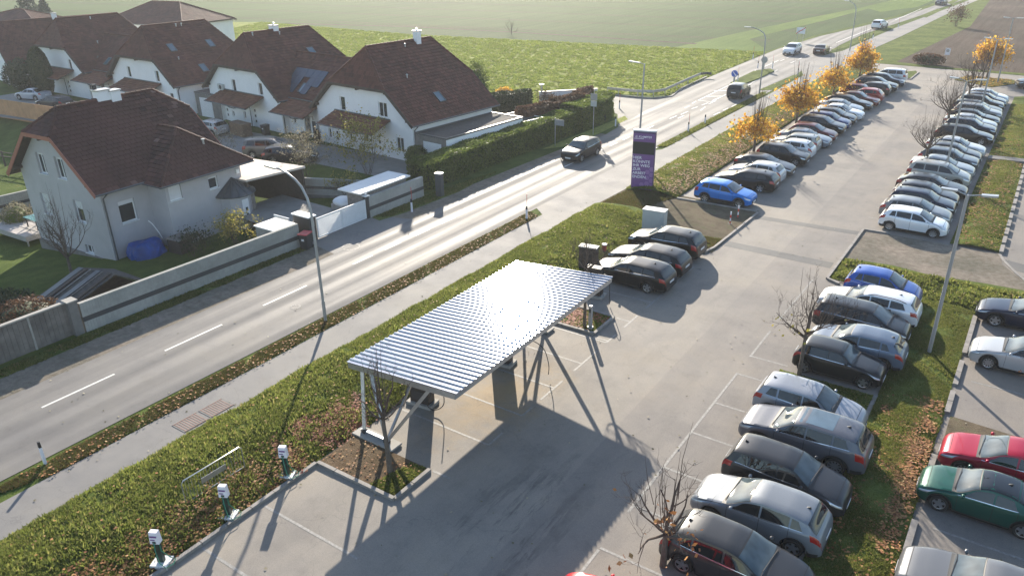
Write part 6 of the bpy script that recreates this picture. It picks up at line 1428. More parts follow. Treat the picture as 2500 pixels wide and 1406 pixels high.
street_lamp('straight lamp with a short flat arm rising behind the purple sign', -27.6, 59.2, [(-27.6, 59.2, 0), (-27.5, 59.2, 8.05)], [(-27.9, 59.2, 8.1), (-28.9, 59.2, 8.18)], r=(.09, .06))
street_lamp('curved street lamp beside the traffic island', -28.1, 93.0, [(-28.1, 93, 0), (-28.1, 93, 5.6), (-28.15, 93, 6.4), (-28.4, 93, 6.9), (-28.9, 93, 7.2), (-29.5, 93, 7.4), (-30.0, 93, 7.48)], [(-30.0, 93, 7.48), (-30.75, 93, 7.5)])
street_lamp('curved street lamp farthest along the road near the town sign', -27.1, 134.4, [(-27.1, 134.4, 0), (-27.1, 134.4, 5.4), (-27.15, 134.4, 6.2), (-27.4, 134.4, 6.8), (-27.9, 134.4, 7.2), (-28.4, 134.4, 7.4)], [(-28.4, 134.4, 7.4), (-29.1, 134.4, 7.45)])
# purple advertising tower
S_ = thing('advertising_tower', 'purple advertising tower with white German lettering beside the footpath', 'sign', (-24.5, 51.5, 0), math.atan2(.39, 1.62))
Wd, Dp, Ht = 1.66, .36, 4.5
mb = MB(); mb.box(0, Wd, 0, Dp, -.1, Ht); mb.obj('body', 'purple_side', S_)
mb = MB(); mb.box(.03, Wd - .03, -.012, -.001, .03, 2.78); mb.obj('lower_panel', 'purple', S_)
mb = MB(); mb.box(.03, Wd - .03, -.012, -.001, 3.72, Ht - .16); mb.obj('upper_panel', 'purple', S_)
mb = MB(); mb.box(.03, Wd - .03, -.02, -.001, 2.8, 3.7); mb.obj('display', 'screen_dark', S_)
mb = MB(); mb.box(-.03, Wd + .03, -.04, Dp + .03, Ht + .003, Ht + .1); mb.obj('top_cap', 'white_trim', S_)
def text(s, x, z, size, parent, mat='text_white', bold=.02, y=-.016, slant=0, sx=1.0, name='lettering'):
    cu = bpy.data.curves.new('t', 'FONT'); cu.body = s; cu.size = size; cu.offset = bold * size; cu.extrude = .003; cu.shear = slant; cu.resolution_u = 3
    o = bpy.data.objects.new('t', cu); COL.objects.link(o); bpy.context.view_layer.update()
    me = bpy.data.meshes.new_from_object(o.evaluated_get(bpy.context.evaluated_depsgraph_get())); bpy.data.objects.remove(o)
    me.materials.clear(); me.materials.append(MATS[mat]); q = link(me, name, parent, loc=(x, y, z)); q.rotation_euler = (PI / 2, 0, 0); q.scale = (sx, 1, 1); return q
for k, s in enumerate(['HIER', 'KÖNNTE', 'IHR WEG', 'ZUR', 'ARBEIT', 'ENDEN.']): text(s, .07, 2.42 - k * .295, .29, S_, bold=.014, sx=1.08)
text('G. KLAMPFER', .14, 4.02, .215, S_, bold=.014, slant=.25, sx=.98)
mb = MB(); mb.box(.08, .8, -.02, -.013, 3.93, 3.965); mb.obj('underline', 'text_white', S_)
mb = MB()
for k in range(11): mb.box(.84 + k * .06, .875 + k * .06, -.018, -.013, 3.915, 3.95)
mb.obj('small_print', 'hexagon_purple', S_, kind='stuff')
mb = MB()
for k in range(5): mb.box(1.12 + k * .045, 1.15 + k * .045, -.02, -.0165, .36, .41)
mb.obj('small_print', 'text_white', S_, kind='stuff')
for cx, cz in ((1.2, 1.45), (1.2, 1.0), (1.2, .56), (.82, .44), (1.52, 1.24), (1.53, .80), (1.53, .36), (1.52, 1.68)):
    mb = MB(); R_ = .2; pts = [(min(cx + R_ * math.cos(a * PI / 3), Wd - .035), cz + R_ * math.sin(a * PI / 3)) for a in range(6)]
    mb.add([(a, -.0128, b) for a, b in pts] + [(a, -.0155, b) for a, b in pts], [tuple(range(6, 12))[::-1], tuple(range(6, 12))] [:1] + [(i, (i + 1) % 6, (i + 1) % 6 + 6, i + 6) for i in range(6)])
    mb.obj('hexagon', 'hexagon_purple', S_)
# cabinets
def cabinet(name, lab, x, y, w, d, h, rz, mat, topmat, z=0.0):
    C_ = thing(name, lab, 'cabinet', (x, y, z), rz); mb = MB(); mb.box(-w / 2, w / 2, -d / 2, d / 2, -.1, h); mb.obj('housing', mat, C_)
    mb = MB(); mb.box(-w / 2 - .03, w / 2 + .03, -d / 2 - .03, d / 2 + .03, h + .003, h + .06); mb.obj('lid', topmat, C_)
    mb = MB(); mb.box(-w / 2 + .04, -.01, -d / 2 - .012, -d / 2 - .001, .08, h - .06); mb.obj('cabinet_door', mat, C_); mb = MB(); mb.box(.01, w / 2 - .04, -d / 2 - .012, -d / 2 - .001, .08, h - .06); mb.obj('cabinet_door', mat, C_); return C_
cabinet('power_cabinet', 'large pale grey power cabinet on the grass behind the black cars', -19.15, 44.1, 1.45, .7, 1.5, .1, 'cabinet_grey', 'cabinet_grey')
cabinet('power_cabinet', 'dark brown cabinet with a pale lid behind the far end of the carport', -19.65, 36.2, 1.05, .45, 1.45, .15, 'box_brown', 'cabinet_grey', .05)
cabinet('info_pillar', 'dark information pillar with white top at the hedge end of the striped wall', -35.9, 42.5, .5, .4, 1.75, .1, 'tin_grey', 'white_trim')
C_ = thing('hydrant_marker', 'short red and white marker stub in the grass near the brown cabinet', 'marker', (-20.1, 39.0, .15)); mb = MB(); mb.tube([(0, 0, 0), (0, 0, .42)], .14, 12); mb.obj('tube', 'red_paint', C_, smooth=50); mb = MB(); mb.tube([(0, 0, .423), (0, 0, .5)], .16, 12); mb.obj('cap', 'white_trim', C_, smooth=50)
# wheelie bins
def bin_(lab, x, y, rz, lid='bin_red', z=0.0, s=1.0):
    B_ = thing('wheelie_bin', lab, 'bin', (x, y, z), rz); mb = MB(); w, d, h = .29 * s, .36 * s, .98 * s
    mb.add([(-w * .8, -d * .75, .05), (w * .8, -d * .75, .05), (w * .8, d * .75, .05), (-w * .8, d * .75, .05), (-w, -d, h), (w, -d, h), (w, d, h), (-w, d, h)], [(0, 3, 2, 1), (4, 5, 6, 7), (0, 1, 5, 4), (1, 2, 6, 5), (2, 3, 7, 6), (3, 0, 4, 7)]); mb.obj('body', 'bin_black', B_)
    mb = MB(); mb.box(-w - .02, w + .02, -d - .03, d + .02, h + .003, h + .06, top_in=.02); mb.obj('lid', lid, B_)
    for sx_ in (-1, 1): mb = MB(); mb.tube([(sx_ * w * .7, d * .8, .1), (sx_ * (w * .7 + .05), d * .8, .1)], .1, 12); mb.obj('wheel', 'rubber', B_)
    mb = MB(); mb.box(-.1, .08, -d * .88 - .02, -d * .88, .62, .76); mb.obj('number_sticker', 'plate_white', B_)
bin_('black wheelie bin with red lid in front of the block wall by the gate', -36.35, 29.75, .3, s=1.05)
bin_('dark wheelie bin beside the door of the second white house', at(650, 330).x, at(650, 330).y, 0, 'bin_black')
bin_('dark wheelie bin at the corner near the solar roofed house', at(744, 350).x, at(744, 350).y, 0, 'bin_black')
# delineators
def delineator(lab, x, y, pole=True, h=.95, z=0.03, flag=False):
    D_ = thing('delineator_post', lab, 'post', (x, y, z), rk.uniform(-.2, .2), 'delineator posts along the road')
    mb = MB(); mb.box(-.06, .06, -.045, .045, -.05, h - .25, top_in=.004); mb.obj('post', 'text_white', D_); mb = MB(); mb.box(-.058, .058, -.044, .044, h - .248, h, top_in=.01); mb.obj('black_cap', 'black_plastic', D_)
    if pole: mb = MB(); mb.tube([(0, .055, h - .3), (0, .055, h + .85)], .018, 6); mb.obj('snow_pole', 'red_paint', D_)
delineator('white post with a black cap at the lower left tip of the verge', -28.05, 9.3, False, 1.0)
delineator('post with red snow pole on the garden side, between gate and info pillar', -35.3, 38.6)
delineator('post with red snow pole at the end of the first narrow verge', -27.5, 41.6)
delineator('post with red snow pole at the start of the verge behind the purple sign', -27.9, 70.9)
delineator('short dark capped post in the verge beyond the purple sign', -27.8, 75.0, False, .9)
delineator('white post at the mouth of the side road, in front of the hedge end', -35.1, 69.5, False)
delineator('post with snow pole at the corner of the side road', -38.6, 77.2, True, .9)
delineator('post with snow pole at the far end of the second verge', -27.7, 107.6, True)
delineator('left snow pole at the far tip of the traffic island', -34.0, 110.4, True, .9, .14)
delineator('right snow pole at the far tip of the traffic island', -32.2, 111.2, True, .9, .14)
delineator('snow pole behind the blue arrow sign', -33.0, 99.4, True, .9, .14)
delineator('post with snow pole on the third verge near the white off-roader', -26.9, 150.5)
delineator('post at the far end of the third verge', -26.2, 170.0)
delineator('snow pole at the edge of the meadow beside the far lamp', at(1838, 145).x, at(1838, 145).y)
for k, (px, py) in enumerate([(1782, 547), (1801, 532)]):
    q = at(px, py); D_ = thing('warning_post', ['slim red and white warning post nearer to the black cars', 'slim red and white warning post nearer to the bright blue car'][k], 'post', q)
    for j in range(4): mb = MB(); mb.tube([(0, 0, j * .22), (0, 0, (j + 1) * .22 - .003)], .045, 8); mb.obj('band', 'red_paint' if j % 2 == 0 else 'text_white', D_)
    mb = MB(); mb.box(-.12, .12, -.12, .12, 0, .04); mb.obj('foot', 'black_plastic', D_)
# signs
def sign_pole(name, lab, x, y, h, r=.035, cat='sign', z=0.0):
    G = thing(name, lab, cat, (x, y, z)); mb = MB(); mb.tube([(0, 0, -.05), (0, 0, h)], r, 8); mb.obj('pole', 'galvanised', G); return G
G = sign_pole('bus_stop_sign', 'bus stop pole with two stacked panels in front of the hedge end', -35.25, 65.1, 4.3)
mb = MB(); mb.box(-.36, .36, -.05, -.04, 3.35, 3.95); mb.obj('panel', 'pole_grey', G); mb = MB(); mb.box(-.32, .32, -.05, -.04, 2.75, 3.3); mb.obj('timetable', 'cabinet_grey', G)
G = sign_pole('street_name_sign', 'small sign plate on a thin pole in front of the hedge', -36.2, 59.6, 2.6, .03); mb = MB(); mb.box(-.05, .95, -.04, -.03, 1.95, 2.5); mb.obj('plate', 'pole_grey', G)
G = sign_pole('keep_right_sign', 'blue round sign with white arrow at the near tip of the traffic island', -32.6, 96.8, 1.0, .12, z=.1)
mb = MB(); mb.tube([(0, -.06, 1.35), (0, -.03, 1.35)], .42, 24); mb.obj('disc', 'blue_paint', G); mb = MB(); mb.beam((-.2, -.075, 1.55), (.16, -.075, 1.19), .02, .1, up=(1, 0, 1)); mb.add([(.28, -.08, 1.06), (.24, -.08, 1.3), (.04, -.08, 1.1)], [(0, 1, 2)]); mb.obj('arrow', 'text_white', G)
G = sign_pole('keep_right_sign', 'grey back of a round sign at the far tip of the traffic island', -33.0, 109.8, 1.0, .1, z=.1); mb = MB(); mb.tube([(0, -.03, 1.3), (0, 0, 1.3)], .45, 24); mb.obj('disc', 'pole_grey', G)
G = thing('town_end_sign', 'white rectangular town end sign with a red diagonal bar beside the far road', 'sign', (-36.9, 141.5, 0), -.15)
mb = MB(); mb.box(-.75, .75, -.03, 0, 1.35, 2.35); mb.obj('panel', 'text_white', G); mb = MB(); mb.beam((-.8, -.045, 1.33), (.8, -.045, 2.37), .02, .12, up=(0, 0, 1)); mb.obj('red_bar', 'red_paint', G)
for x in (-.5, .5): mb = MB(); mb.tube([(x, .03, 0), (x, .03, 2.3)], .03, 6); mb.obj('leg', 'galvanised', G)
mb = MB(); [mb.box(-.5 + k * .11, -.43 + k * .11, -.036, -.031, 1.8, 1.9) for k in range(9)]; mb.obj('place_name', 'pole_grey', G, kind='stuff')
G = sign_pole('field_sign', 'small white sign with a round emblem standing in the ploughed field edge', -12.8, 129.0, 1.2, .03); mb = MB(); mb.box(-.32, .32, -.04, -.02, 1.0, 1.95); mb.obj('panel', 'text_white', G); mb = MB(); mb.tube([(0, -.05, 1.6), (0, -.041, 1.6)], .22, 16); mb.obj('emblem', 'pole_grey', G)
# guard rail
GRL = thing('guard_rail', 'steel guard rail curving round the corner of the side road', 'guard rail', (-43.5, 84.4, 0))
path = [(-44.0, 84.5), (-42.5, 84.5), (-40, 84.6), (-38.3, 85.3), (-37.6, 87), (-37.8, 91), (-38.0, 95), (-38.1, 99.5)]
for i in range(len(path) - 1):
    a, b = Vector((path[i][0] + 43.5, path[i][1] - 84.4, 0)), Vector((path[i + 1][0] + 43.5, path[i + 1][1] - 84.4, 0)); mb = MB()
    for zz, of in ((.5, 0), (.6, .035), (.7, 0)): mb.beam(a + Vector((of, -of, zz)), b + Vector((of, -of, zz)), .03, .1)
    mb.obj('rail', 'galvanised', GRL); mb = MB(); mb.box(a.x - .05, a.x + .05, a.y - .05 + .1, a.y + .05 + .1, -.1, .68); mb.obj('post', 'galvanised', GRL)
mb = MB(); a = Vector((5.4, 15.1, .6)); mb.beam(a, a + Vector((.5, 1.0, 0)), .03, .3); mb.beam(a + Vector((.5, 1.0, 0)), a + Vector((1.2, .8, 0)), .03, .3); mb.obj('end_piece', 'tin_grey', GRL)
# ================================================================ trees and shrubs
def limb(mb, p, d, L, r, lev, maxlev, rn, tips, up=.25, kids=(3, 5), curve=.18, ratio=.62):
    n = 4 if lev < 2 else 3; pts = [p]; q = Vector(p); dd = Vector(d).normalized()
    for i in range(n):
        dd = (dd + Vector((rn.gauss(0, curve), rn.gauss(0, curve), rn.gauss(0, curve) + up * .35))).normalized(); q = q + dd * (L / n); pts.append(q.copy())
    rs = [r * (1 - .72 * i / n) for i in range(n + 1)]; mb.tube(pts, rs, 6 if lev == 0 else (4 if lev == 1 else 3), cap=False)
    tips.append((pts[-1], dd, lev)); 
    if lev >= 2: tips.append((pts[-2], dd, lev))
    if lev < maxlev:
        for k in range(rn.randint(*kids)):
            f = rn.uniform(.25, 1.0); i = min(int(f * n), n - 1); b = pts[i].lerp(pts[i + 1], f * n - i); d0 = (pts[i + 1] - pts[i]).normalized()
            ax = Vector((rn.gauss(0, 1), rn.gauss(0, 1), rn.gauss(0, 1) + .2)); side = ax - d0 * ax.dot(d0)
            if side.length < .01: continue
            nd = (d0 * rn.uniform(.5, .95) + side.normalized() * rn.uniform(.55, .95)).normalized()
            limb(mb, b, nd, L * ratio * rn.uniform(.7, 1.15), max(rs[i] * .55, .006), lev + 1, maxlev, rn, tips, up, kids, curve, ratio)
def tree(name, lab, x, y, z, h, th, tr, seed, nlimb=6, spread=.8, up=.3, maxlev=3, limbL=None, leaves=None, shoots=0, cat='tree', group=None, lean=(0, 0), kids=(3, 5), leaf_r=None):
    rn = random.Random(seed); T = thing(name, lab, cat, (x, y, z), 0, group); mb = MB(); top = Vector((lean[0], lean[1], th))
    tops = [Vector((0, 0, -.05)), Vector((lean[0] * .3, lean[1] * .3, th * .4)), top]; mb.tube(tops, [tr * 1.25, tr, tr * .8], 8); mb.obj('trunk', 'bark', T, smooth=60)
    mb = MB(); tips = []; LL = limbL or (h - th) * .62
    for k in range(nlimb):
        a = 2 * PI * k / nlimb + rn.uniform(-.4, .4); el = rn.uniform(.15, 1.0); d = Vector((math.cos(a) * spread, math.sin(a) * spread, el)); limb(mb, top - Vector((0, 0, rn.uniform(0, .25))), d, LL * rn.uniform(.75, 1.1), tr * .5, 0, maxlev, rn, tips, up, kids)
    limb(mb, top, Vector((0, 0, 1)), LL * 1.1, tr * .7, 0, maxlev, rn, tips, .4, kids)
    for k in range(shoots):       # straight upright shoots of a pollarded crown
        a = rn.uniform(0, 2 * PI); rr = rn.uniform(0, spread * 1.1); b = top + Vector((math.cos(a) * rr * .6, math.sin(a) * rr * .6, rn.uniform(.3, 1.0)))
        e = b + Vector((math.cos(a) * rr * .5, math.sin(a) * rr * .5, rn.uniform(.55, 1) * (h - th - .6))); mb.tube([b, b.lerp(e, .5) + Vector((rn.gauss(0, .04), rn.gauss(0, .04), 0)), e], [.016, .012, .004], 3, cap=False)
        tips.append((b, Vector((0, 0, 1)), 2))
    mb.obj('branches', 'twig', T, kind='stuff')
    if leaves:
        mat, n, size, zr = leaves; rg = np.random.default_rng(seed); tp = np.array([t_[0] for t_ in tips if zr[0] <= t_[0].z <= zr[1]])
        if len(tp):
            tp = tp[rg.random(len(tp)) < .55] if len(tp) > 60 else tp; i = rg.integers(0, len(tp), n); P_ = tp[i] + rg.normal(size=(n, 3)) * (leaf_r or .22); V, F = leaf_cloud(P_, None, size, rg); arr_mesh('leaves', V, F, mat, T, kind='stuff')
    return T
gt = 'golden maples between footpath and car park'
tree('maple_tree', 'golden maple with bare upright shoots nearest to the bright blue car', -20.0, 66.6, .1, 5.6, 1.5, .11, 11, 7, .95, .15, 3, 1.35, ('golden_leaves', 1100, .12, (1.0, 3.0)), shoots=46, group=gt, leaf_r=.33)
tree('maple_tree', 'golden maple with the fullest round yellow crown, second along the row', -20.0, 79.6, .1, 6.3, 1.6, .11, 12, 8, 1.0, .15, 3, 1.45, ('golden_leaves', 2100, .13, (.9, 3.8)), shoots=44, group=gt, leaf_r=.38)
tree('maple_tree', 'golden maple above the two red cars, third along the row', -19.8, 93.2, .1, 6.2, 1.6, .11, 13, 8, 1.05, .15, 3, 1.45, ('golden_leaves', 1300, .13, (.9, 3.2)), shoots=44, group=gt, leaf_r=.38)
tree('maple_tree', 'farthest golden maple with yellow leaves up to its tips', -20.0, 107.5, .1, 6.6, 1.7, .11, 14, 8, 1.0, .2, 3, 1.5, ('golden_leaves', 3200, .13, (.9, 6.5)), shoots=40, group=gt, leaf_r=.3)
gr = 'bare trees in the right hand car row'
tree('bare_tree', 'bare spreading tree nearest the camera in the right hand row', -6.7, 68.4, 0, 5.2, 1.9, .11, 21, 8, 1.0, .35, 3, 2.0, shoots=16, group=gr)
tree('bare_tree', 'larger bare tree, second in the right hand row', -7.0, 83.2, 0, 5.9, 2.0, .12, 22, 9, 1.0, .4, 3, 2.3, shoots=20, group=gr)
tree('bare_tree', 'bare tree, third in the right hand row behind the lamp', -6.8, 97.8, 0, 5.9, 2.0, .11, 23, 8, .9, .4, 3, 2.2, shoots=16, group=gr)
tree('bare_tree', 'bare tree close to the far end of the right hand row', -6.6, 109.6, 0, 5.6, 2.0, .1, 24, 7, .9, .4, 3, 2.0, shoots=12, group=gr)
tree('maple_tree', 'round golden tree on the far island at the upper right', -6.6, 117.6, 0, 6.0, 2.3, .12, 25, 9, 1.0, .25, 3, 1.7, ('golden_leaves', 2400, .14, (1.5, 5.6)), shoots=10, leaf_r=.3)
tree('bare_tree', 'slender bare tree on the bare earth island at the near carport end', -16.75, 16.1, .04, 5.6, 2.35, .085, 31, 7, .55, .75, 3, 1.7, shoots=8, lean=(-.1, 0), kids=(2, 4))
tree('bare_tree', 'bare tree with a few yellow leaves behind the black retro small car', -6.15, 31.05, .03, 5.3, 2.1, .085, 32, 7, .95, .45, 3, 1.7, ('yellow_leaves', 22, .07, (1.5, 2.6)), shoots=8)
tree('bare_tree', 'bare tree with orange leaves low in its crown at the bottom edge', -6.5, 17.4, .03, 4.6, 1.35, .1, 33, 7, 1.0, .5, 3, 1.65, ('fallen_leaves', 60, .085, (.8, 2.3)), shoots=9, kids=(2, 4))
tree('bare_tree', 'bare tree at the right picture edge over the silver car', 3.6, 33.9, 0, 4.8, 1.7, .1, 34, 8, 1.0, .3, 3, 1.9, ('fallen_leaves', 20, .07, (1, 3)))
tree('bare_tree', 'thin bare tree on the leafy island behind the far carport corner', -16.35, 29.9, .04, 5.4, 3.3, .075, 35, 7, .8, .5, 3, 1.35)
tree('bare_tree', 'bare garden tree in front of the grey house gable', -47.4, 20.4, -1.2, 6.2, 1.5, .1, 41, 6, .6, .9, 3, 2.3, shoots=10)
tree('bare_tree', 'thin bare shrub tree at the left edge below the terrace', -53.5, 17.3, -1.7, 3.2, .6, .05, 42, 6, .9, .4, 3, 1.3)
tree('bare_tree', 'lone bare bush at the far edge of the meadow', -87.5, 127.5, 0, 4.0, .5, .06, 43, 6, .6, .7, 3, 1.9, kids=(2, 3))
tree('bare_tree', 'small red twigged tree with a flat round crown before the white wall', -44.1, 70.6, 0, 2.6, 1.35, .08, 44, 9, 1.15, .05, 3, .95, ('brown_leaves', 1400, .05, (1.0, 2.6)), shoots=0, leaf_r=.15)
def bush(name, lab, x, y, z, r, n, mat, size, seed, cat='shrub', core='dark_leaves', stems=0, flat=.4, coner=.72, group=None, noise_=.2):
    T = thing(name, lab, cat, (x, y, z), 0, group); rg = np.random.default_rng(seed); rn = random.Random(seed)
    if core: mb = MB(); mb.blob((0, 0, r[2] * .95), tuple(k * coner for k in r), 3, seed, .15); mb.obj('inner_foliage', core, T, smooth=60)
    else:
        mb = MB(); tips = []
        for k in range(stems): a = rn.uniform(0, 6.28); limb(mb, Vector((rn.gauss(0, r[0] * .2), rn.gauss(0, r[1] * .2), 0)), Vector((math.cos(a) * .5, math.sin(a) * .5, 1)), r[2] * 1.6, .02, 1, 3, rn, tips, .3, (3, 5), .15)
        mb.obj('stems', 'twig', T, kind='stuff')
    if core:
        d = rg.normal(size=(n, 3)); d /= np.linalg.norm(d, axis=1)[:, None]; k = 1 + noise_ * np.sin(d[:, 0] * 5 + seed) * np.sin(d[:, 1] * 5 + 1) * np.sin(d[:, 2] * 4)
        P_ = d * np.array(r) * (k * rg.uniform(.78, 1.05, n))[:, None] + np.array([0, 0, r[2] * .95]); P_ = P_[P_[:, 2] > 0.02]; nr_ = P_ - np.array([0, 0, r[2] * .95]); nr_ /= np.linalg.norm(nr_, axis=1)[:, None]
    else:
        tp = np.array([t_[0] for t_ in tips]); P_ = tp[rg.integers(0, len(tp), n)] + rg.normal(size=(n, 3)) * .12; nr_ = None
    V, F = leaf_cloud(P_, nr_, size, rg, flat); arr_mesh('leaves', V, F, mat, T, kind='stuff'); return T
def hedge(name, lab, pts, w, h, n, mat, seed, core='dark_leaves', z=0.0, size=.07, hv=.12, hfun=None, cat='hedge'):
    """clipped hedge: a core with real width and leaf faces over its sides and top"""
    T = thing(name, lab, cat, (pts[0][0], pts[0][1], z)); rg = np.random.default_rng(seed); O = Vector((pts[0][0], pts[0][1], 0)); mb = MB(); segs = []
    for i in range(len(pts) - 1): a, b = Vector((*pts[i][:2], 0)) - O, Vector((*pts[i + 1][:2], 0)) - O; segs.append((a, b))
    hf = hfun or (lambda s: h)
    tot = sum((b - a).length for a, b in segs); P_ = []; Nn = []; acc = 0
    for a, b in segs:
        L = (b - a).length; d = (b - a) / L; sd = Vector((-d.y, d.x, 0)); m_ = max(1, int(L / 1.2))
        for k in range(m_):
            q0 = a + (b - a) * max(k / m_, .25 / L); q1 = a + (b - a) * min((k + 1) / m_, 1 - .25 / L); h0 = hf((acc + L * k / m_) / tot) - .08; h1 = hf((acc + L * (k + 1) / m_) / tot) - .08; ww = w / 2 - .1
            vs = [q0 - sd * ww, q1 - sd * ww, q1 + sd * ww, q0 + sd * ww]; mb.add([(p.x, p.y, 0) for p in vs] + [(vs[0].x, vs[0].y, h0), (vs[1].x, vs[1].y, h1), (vs[2].x, vs[2].y, h1), (vs[3].x, vs[3].y, h0)], [(4, 5, 6, 7), (0, 1, 5, 4), (1, 2, 6, 5), (2, 3, 7, 6), (3, 0, 4, 7)])
        nn = int(n * L / tot); s_ = rg.uniform(-.03, 1.03, nn); s_ = np.where(rg.random(nn) < .9, s_, np.where(rg.random(nn) < .5, -.015, 1.015) + rg.normal(size=nn) * .006); hh = np.array([hf((acc + L * q) / tot) for q in s_]); per = 2 * h + w; u = rg.uniform(0, per, nn)
        side = np.where(u < h, -1, np.where(u < h + w, 0, 1)); off = np.where(side == 0, u - h - w / 2, side * w / 2); off = np.where((s_ < -.001) | (s_ > 1.001), off * rg.uniform(0, 1, nn), off); zz = np.where(side == -1, u / h * hh, np.where(side == 1, (u - h - w) / h * hh, hh))
        rnd = .06 * np.sin(s_ * L * 2.1 + zz * 3) + rg.normal(size=nn) * .04; rc = np.clip((np.abs(off) - (w / 2 - .25)) / .25, 0, 1) * (side == 0) * .14
        px = a.x + d.x * L * s_ + sd.x * (off + rnd * (side != 0) * side); py = a.y + d.y * L * s_ + sd.y * (off + rnd * (side != 0) * side); pz = zz + rnd * (side == 0) - rc + hv * .4 * np.sin(s_ * L * .9 + off * 2) * (side == 0)
        P_.append(np.stack([px, py, pz], 1)); Nn.append(np.stack([sd.x * side, sd.y * side, (side == 0) * 1.0], 1)); acc += L
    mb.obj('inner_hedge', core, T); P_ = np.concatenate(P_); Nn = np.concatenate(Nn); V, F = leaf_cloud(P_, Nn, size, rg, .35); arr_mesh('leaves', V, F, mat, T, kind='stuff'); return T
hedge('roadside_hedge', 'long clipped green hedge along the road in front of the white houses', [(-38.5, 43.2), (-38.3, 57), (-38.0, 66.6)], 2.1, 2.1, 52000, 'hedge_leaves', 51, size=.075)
hedge('roadside_hedge', 'high rounded end of the hedge at the side road corner, brownish on top', [(-38.0, 65.6), (-37.9, 70), (-38.7, 73.2)], 2.6, 2.45, 17000, 'hedge_leaves', 52, size=.08)
hedge('brown_hedge', 'loose red brown hedge running from the corner towards the garages', [(-40.4, 60.5), (-40.1, 66), (-39.7, 70), (-40.6, 73.2)], 1.6, 2.7, 30000, 'brown_leaves', 53, size=.085, hv=.5, core='brown_leaves')
hedge('garden_hedge', 'dark tall hedge behind the flat garden shed', [(-51.5, 62.5), (-46.5, 70.8)], 1.6, 2.3, 12000, 'dark_leaves', 54, size=.09)
for k, (x, y, r, lb) in enumerate([(-42.9, 48.0, 1.05, 'widest round clipped bush before the first white house, beside the yellow leaved shrub'), (-41.7, 48.5, .6, 'dark middle ball bush with a pointed top before the first white house'), (-40.9, 49.2, .72, 'round clipped bush right of the dark ball bush, at the garage front'), (-39.75, 51.6, .7, 'round clipped bush farthest right, touching the hedge at the garage')]):
    bush('ball_bush', lb, x, y, 0, (r, r, r * .85), 3600, 'dark_leaves' if k in (1, 3) else 'hedge_leaves', .06, 60 + k, flat=.6)
bush('yellow_shrub', 'loose shrub with pale yellow leaves in front of the first white house', -44.4, 43.6, -.1, (1.7, 1.7, 2.0), 2100, 'yellow_leaves', .075, 65, core=None, stems=12)
bush('pale_shrub', 'pale feathery shrub beside the black estate near the white houses', -48.2, 40.3, -.1, (1.4, 1.4, 1.7), 2100, 'pale_leaves', .06, 66, core=None, stems=12)
bush('yellow_shrub', 'small shrub with yellow leaves left of the white flat roof shed', -42.2, 39.0, -.3, (.8, .8, .9), 420, 'yellow_leaves', .07, 67, core=None, stems=5)
bush('pale_shrub', 'dry twiggy shrub in the yard behind the grey house roof', -60.5, 40.5, 0, (2.2, 1.4, 1.2), 1300, 'pale_leaves', .05, 68, core=None, stems=14)
bush('yellow_shrub', 'yellowish bush at the wall below the slate roofed porch', -42.3, 28.8, -.9, (1.1, 1.2, 1.0), 1900, 'yellow_leaves', .06, 69, core=None, stems=12)
bush('dark_shrub', 'dark shrub along the grey house wall behind the block wall', -43.6, 26.6, -.9, (1.0, 1.4, .8), 900, 'dark_leaves', .06, 70, core=None, stems=10)
bush('dry_grass_clump', 'clump of pale dry grass beside the white lidded box', -40.2, 30.6, -.9, (.55, .6, .95), 1500, 'pale_leaves', .08, 71, core='wood_brown')
bush('brown_shrub', 'rusty brown round shrub behind the board fence', -40.4, 14.6, -.4, (1.5, 1.6, 1.0), 3800, 'brown_leaves', .06, 72)
bush('dark_shrub', 'large dark green shrub at the lower left garden corner', -43.4, 14.4, -.9, (2.0, 1.8, 1.1), 3600, 'dark_leaves', .08, 73)
bush('pale_shrub', 'silvery green shrub at the left edge before the striped wall', -62.0, 24.0, -2.2, (1.1, 1.1, 1.2), 2200, 'pale_leaves', .06, 74, core='hedge_leaves')
bush('flower_bed', 'low bed of reddish and green plants beside the terrace', -59.5, 26.3, -2.1, (2.2, .9, .4), 2500, 'yellow_leaves', .06, 75)
bush('green_shrub', 'tall grey green shrub beside the first white house, at the meadow', -54.2, 66.0, 0, (2.6, 2.2, 2.9), 7000, 'pale_leaves', .09, 76, core='hedge_leaves')
bush('green_shrub', 'upright dark shrub next to the grey green one at the meadow edge', -50.8, 67.3, 0, (1.3, 1.3, 2.9), 4000, 'hedge_leaves', .09, 77)
bush('orange_shrub', 'small glowing orange shrub at the end of the dark garden hedge', -51.2, 73.0, 0, (1.0, 1.0, 1.0), 1500, 'golden_leaves', .08, 78, core='brown_leaves')
bush('rust_shrub', 'rust coloured shrub behind the back corner of the first white house', -57.8, 66.5, 0, (1.2, 1.2, 2.1), 1500, 'brown_leaves', .08, 79)
bush('round_bush', 'big dark round bush before the leftmost white house', -112.8, 49.3, 0, (2.3, 2.3, 1.9), 3500, 'dark_leaves', .12, 80)
bush('dark_shrub', 'low dark shrub beside the door of the second white house', at(536, 315).x, at(536, 315).y, 0, (.9, .7, .5), 1000, 'dark_leaves', .07, 81)
bush('climbing_shrub', 'reddish climbing shrub by the tall window of the first white house', -55.4, 48.3, 0, (.35, .35, .8), 700, 'brown_leaves', .06, 82)
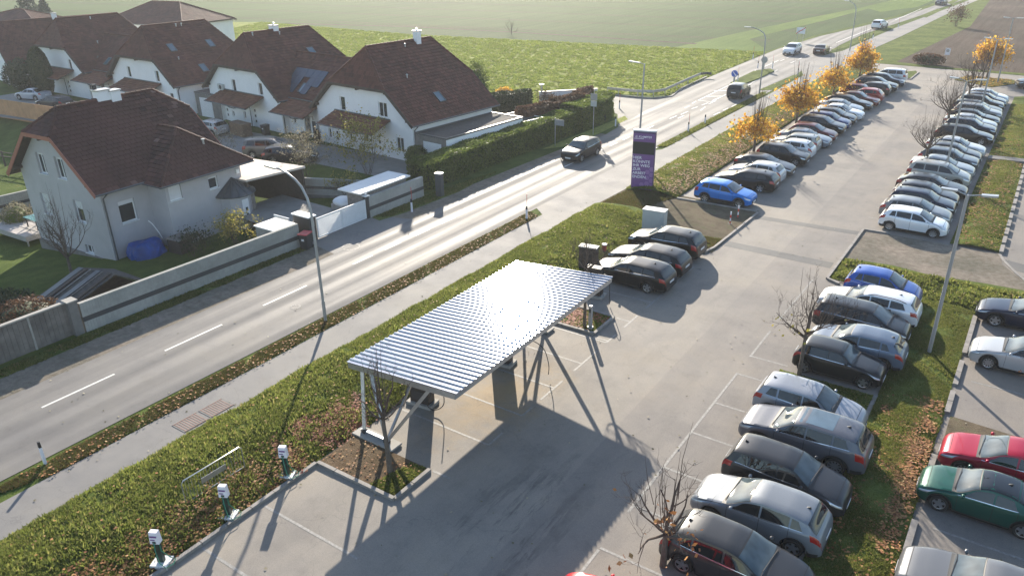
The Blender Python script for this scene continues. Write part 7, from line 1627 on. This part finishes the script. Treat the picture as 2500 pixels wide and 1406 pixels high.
bush('dry_grass_clump', 'clump of tall dark weeds at the edge of the ploughed field', -14.6, 125.6, 0, (2.1, 1.0, .8), 1800, 'brown_leaves', .1, 83)
bush('dark_shrub', 'bare dark bush far off between verge and ploughed field', -17.2, 177, 0, (1.3, 1.3, 1.6), 900, 'brown_leaves', .12, 84, core=None, stems=12)
T = thing('thuja_column', 'tall narrow dark thuja in front of the fourth white house', 'tree', (-103.0, 47.2, 0)); mb = MB(); mb.tube([(0, 0, 0), (0, 0, 1)], .12, 6); mb.obj('trunk', 'bark', T)
mb = MB(); mb.blob((0, 0, 3.0), (1.05, 1.05, 3.0), 3, 1, .1); mb.obj('inner_foliage', 'dark_leaves', T); rg = np.random.default_rng(5); d = rg.normal(size=(6000, 3)); d /= np.linalg.norm(d, axis=1)[:, None]; P_ = d * np.array([1.25, 1.25, 3.15]) + np.array([0, 0, 3.0]); V, F = leaf_cloud(P_, d, .1, rg, .3); arr_mesh('leaves', V, F, 'dark_leaves', T, kind='stuff')
def spruce(lab, x, y, h, r, seed):
    T = thing('spruce_tree', lab, 'tree', (x, y, 0), 0, 'spruces behind the far roofs'); rg = np.random.default_rng(seed); mb = MB(); mb.tube([(0, 0, 0), (0, 0, h * .95)], [.2, .03], 6); mb.obj('trunk', 'bark', T)
    P_ = []
    for k in range(26):
        zz = .8 + (h - .9) * k / 26; R_ = r * (1 - k / 26) ** .85 * rg.uniform(.8, 1.15); n = int(60 + 130 * (1 - k / 26)); a = rg.uniform(0, 6.28, n); q = R_ * np.sqrt(rg.uniform(.05, 1, n)) * (1 + .25 * np.sin(a * 5 + k)); P_.append(np.stack([np.cos(a) * q, np.sin(a) * q, zz - q * .35 + rg.normal(size=n) * .1], 1))
    V, F = leaf_cloud(np.concatenate(P_), None, .22, rg); arr_mesh('needles', V, F, 'spruce_needles', T, kind='stuff')
q = at(45, 56); spruce('taller dark spruce at the upper left edge in front of the pale meadow', -190, 88, 11.0, 3.4, 1); spruce('smaller spruce right of the tall one at the upper left', -184, 88.5, 7.0, 2.6, 2)
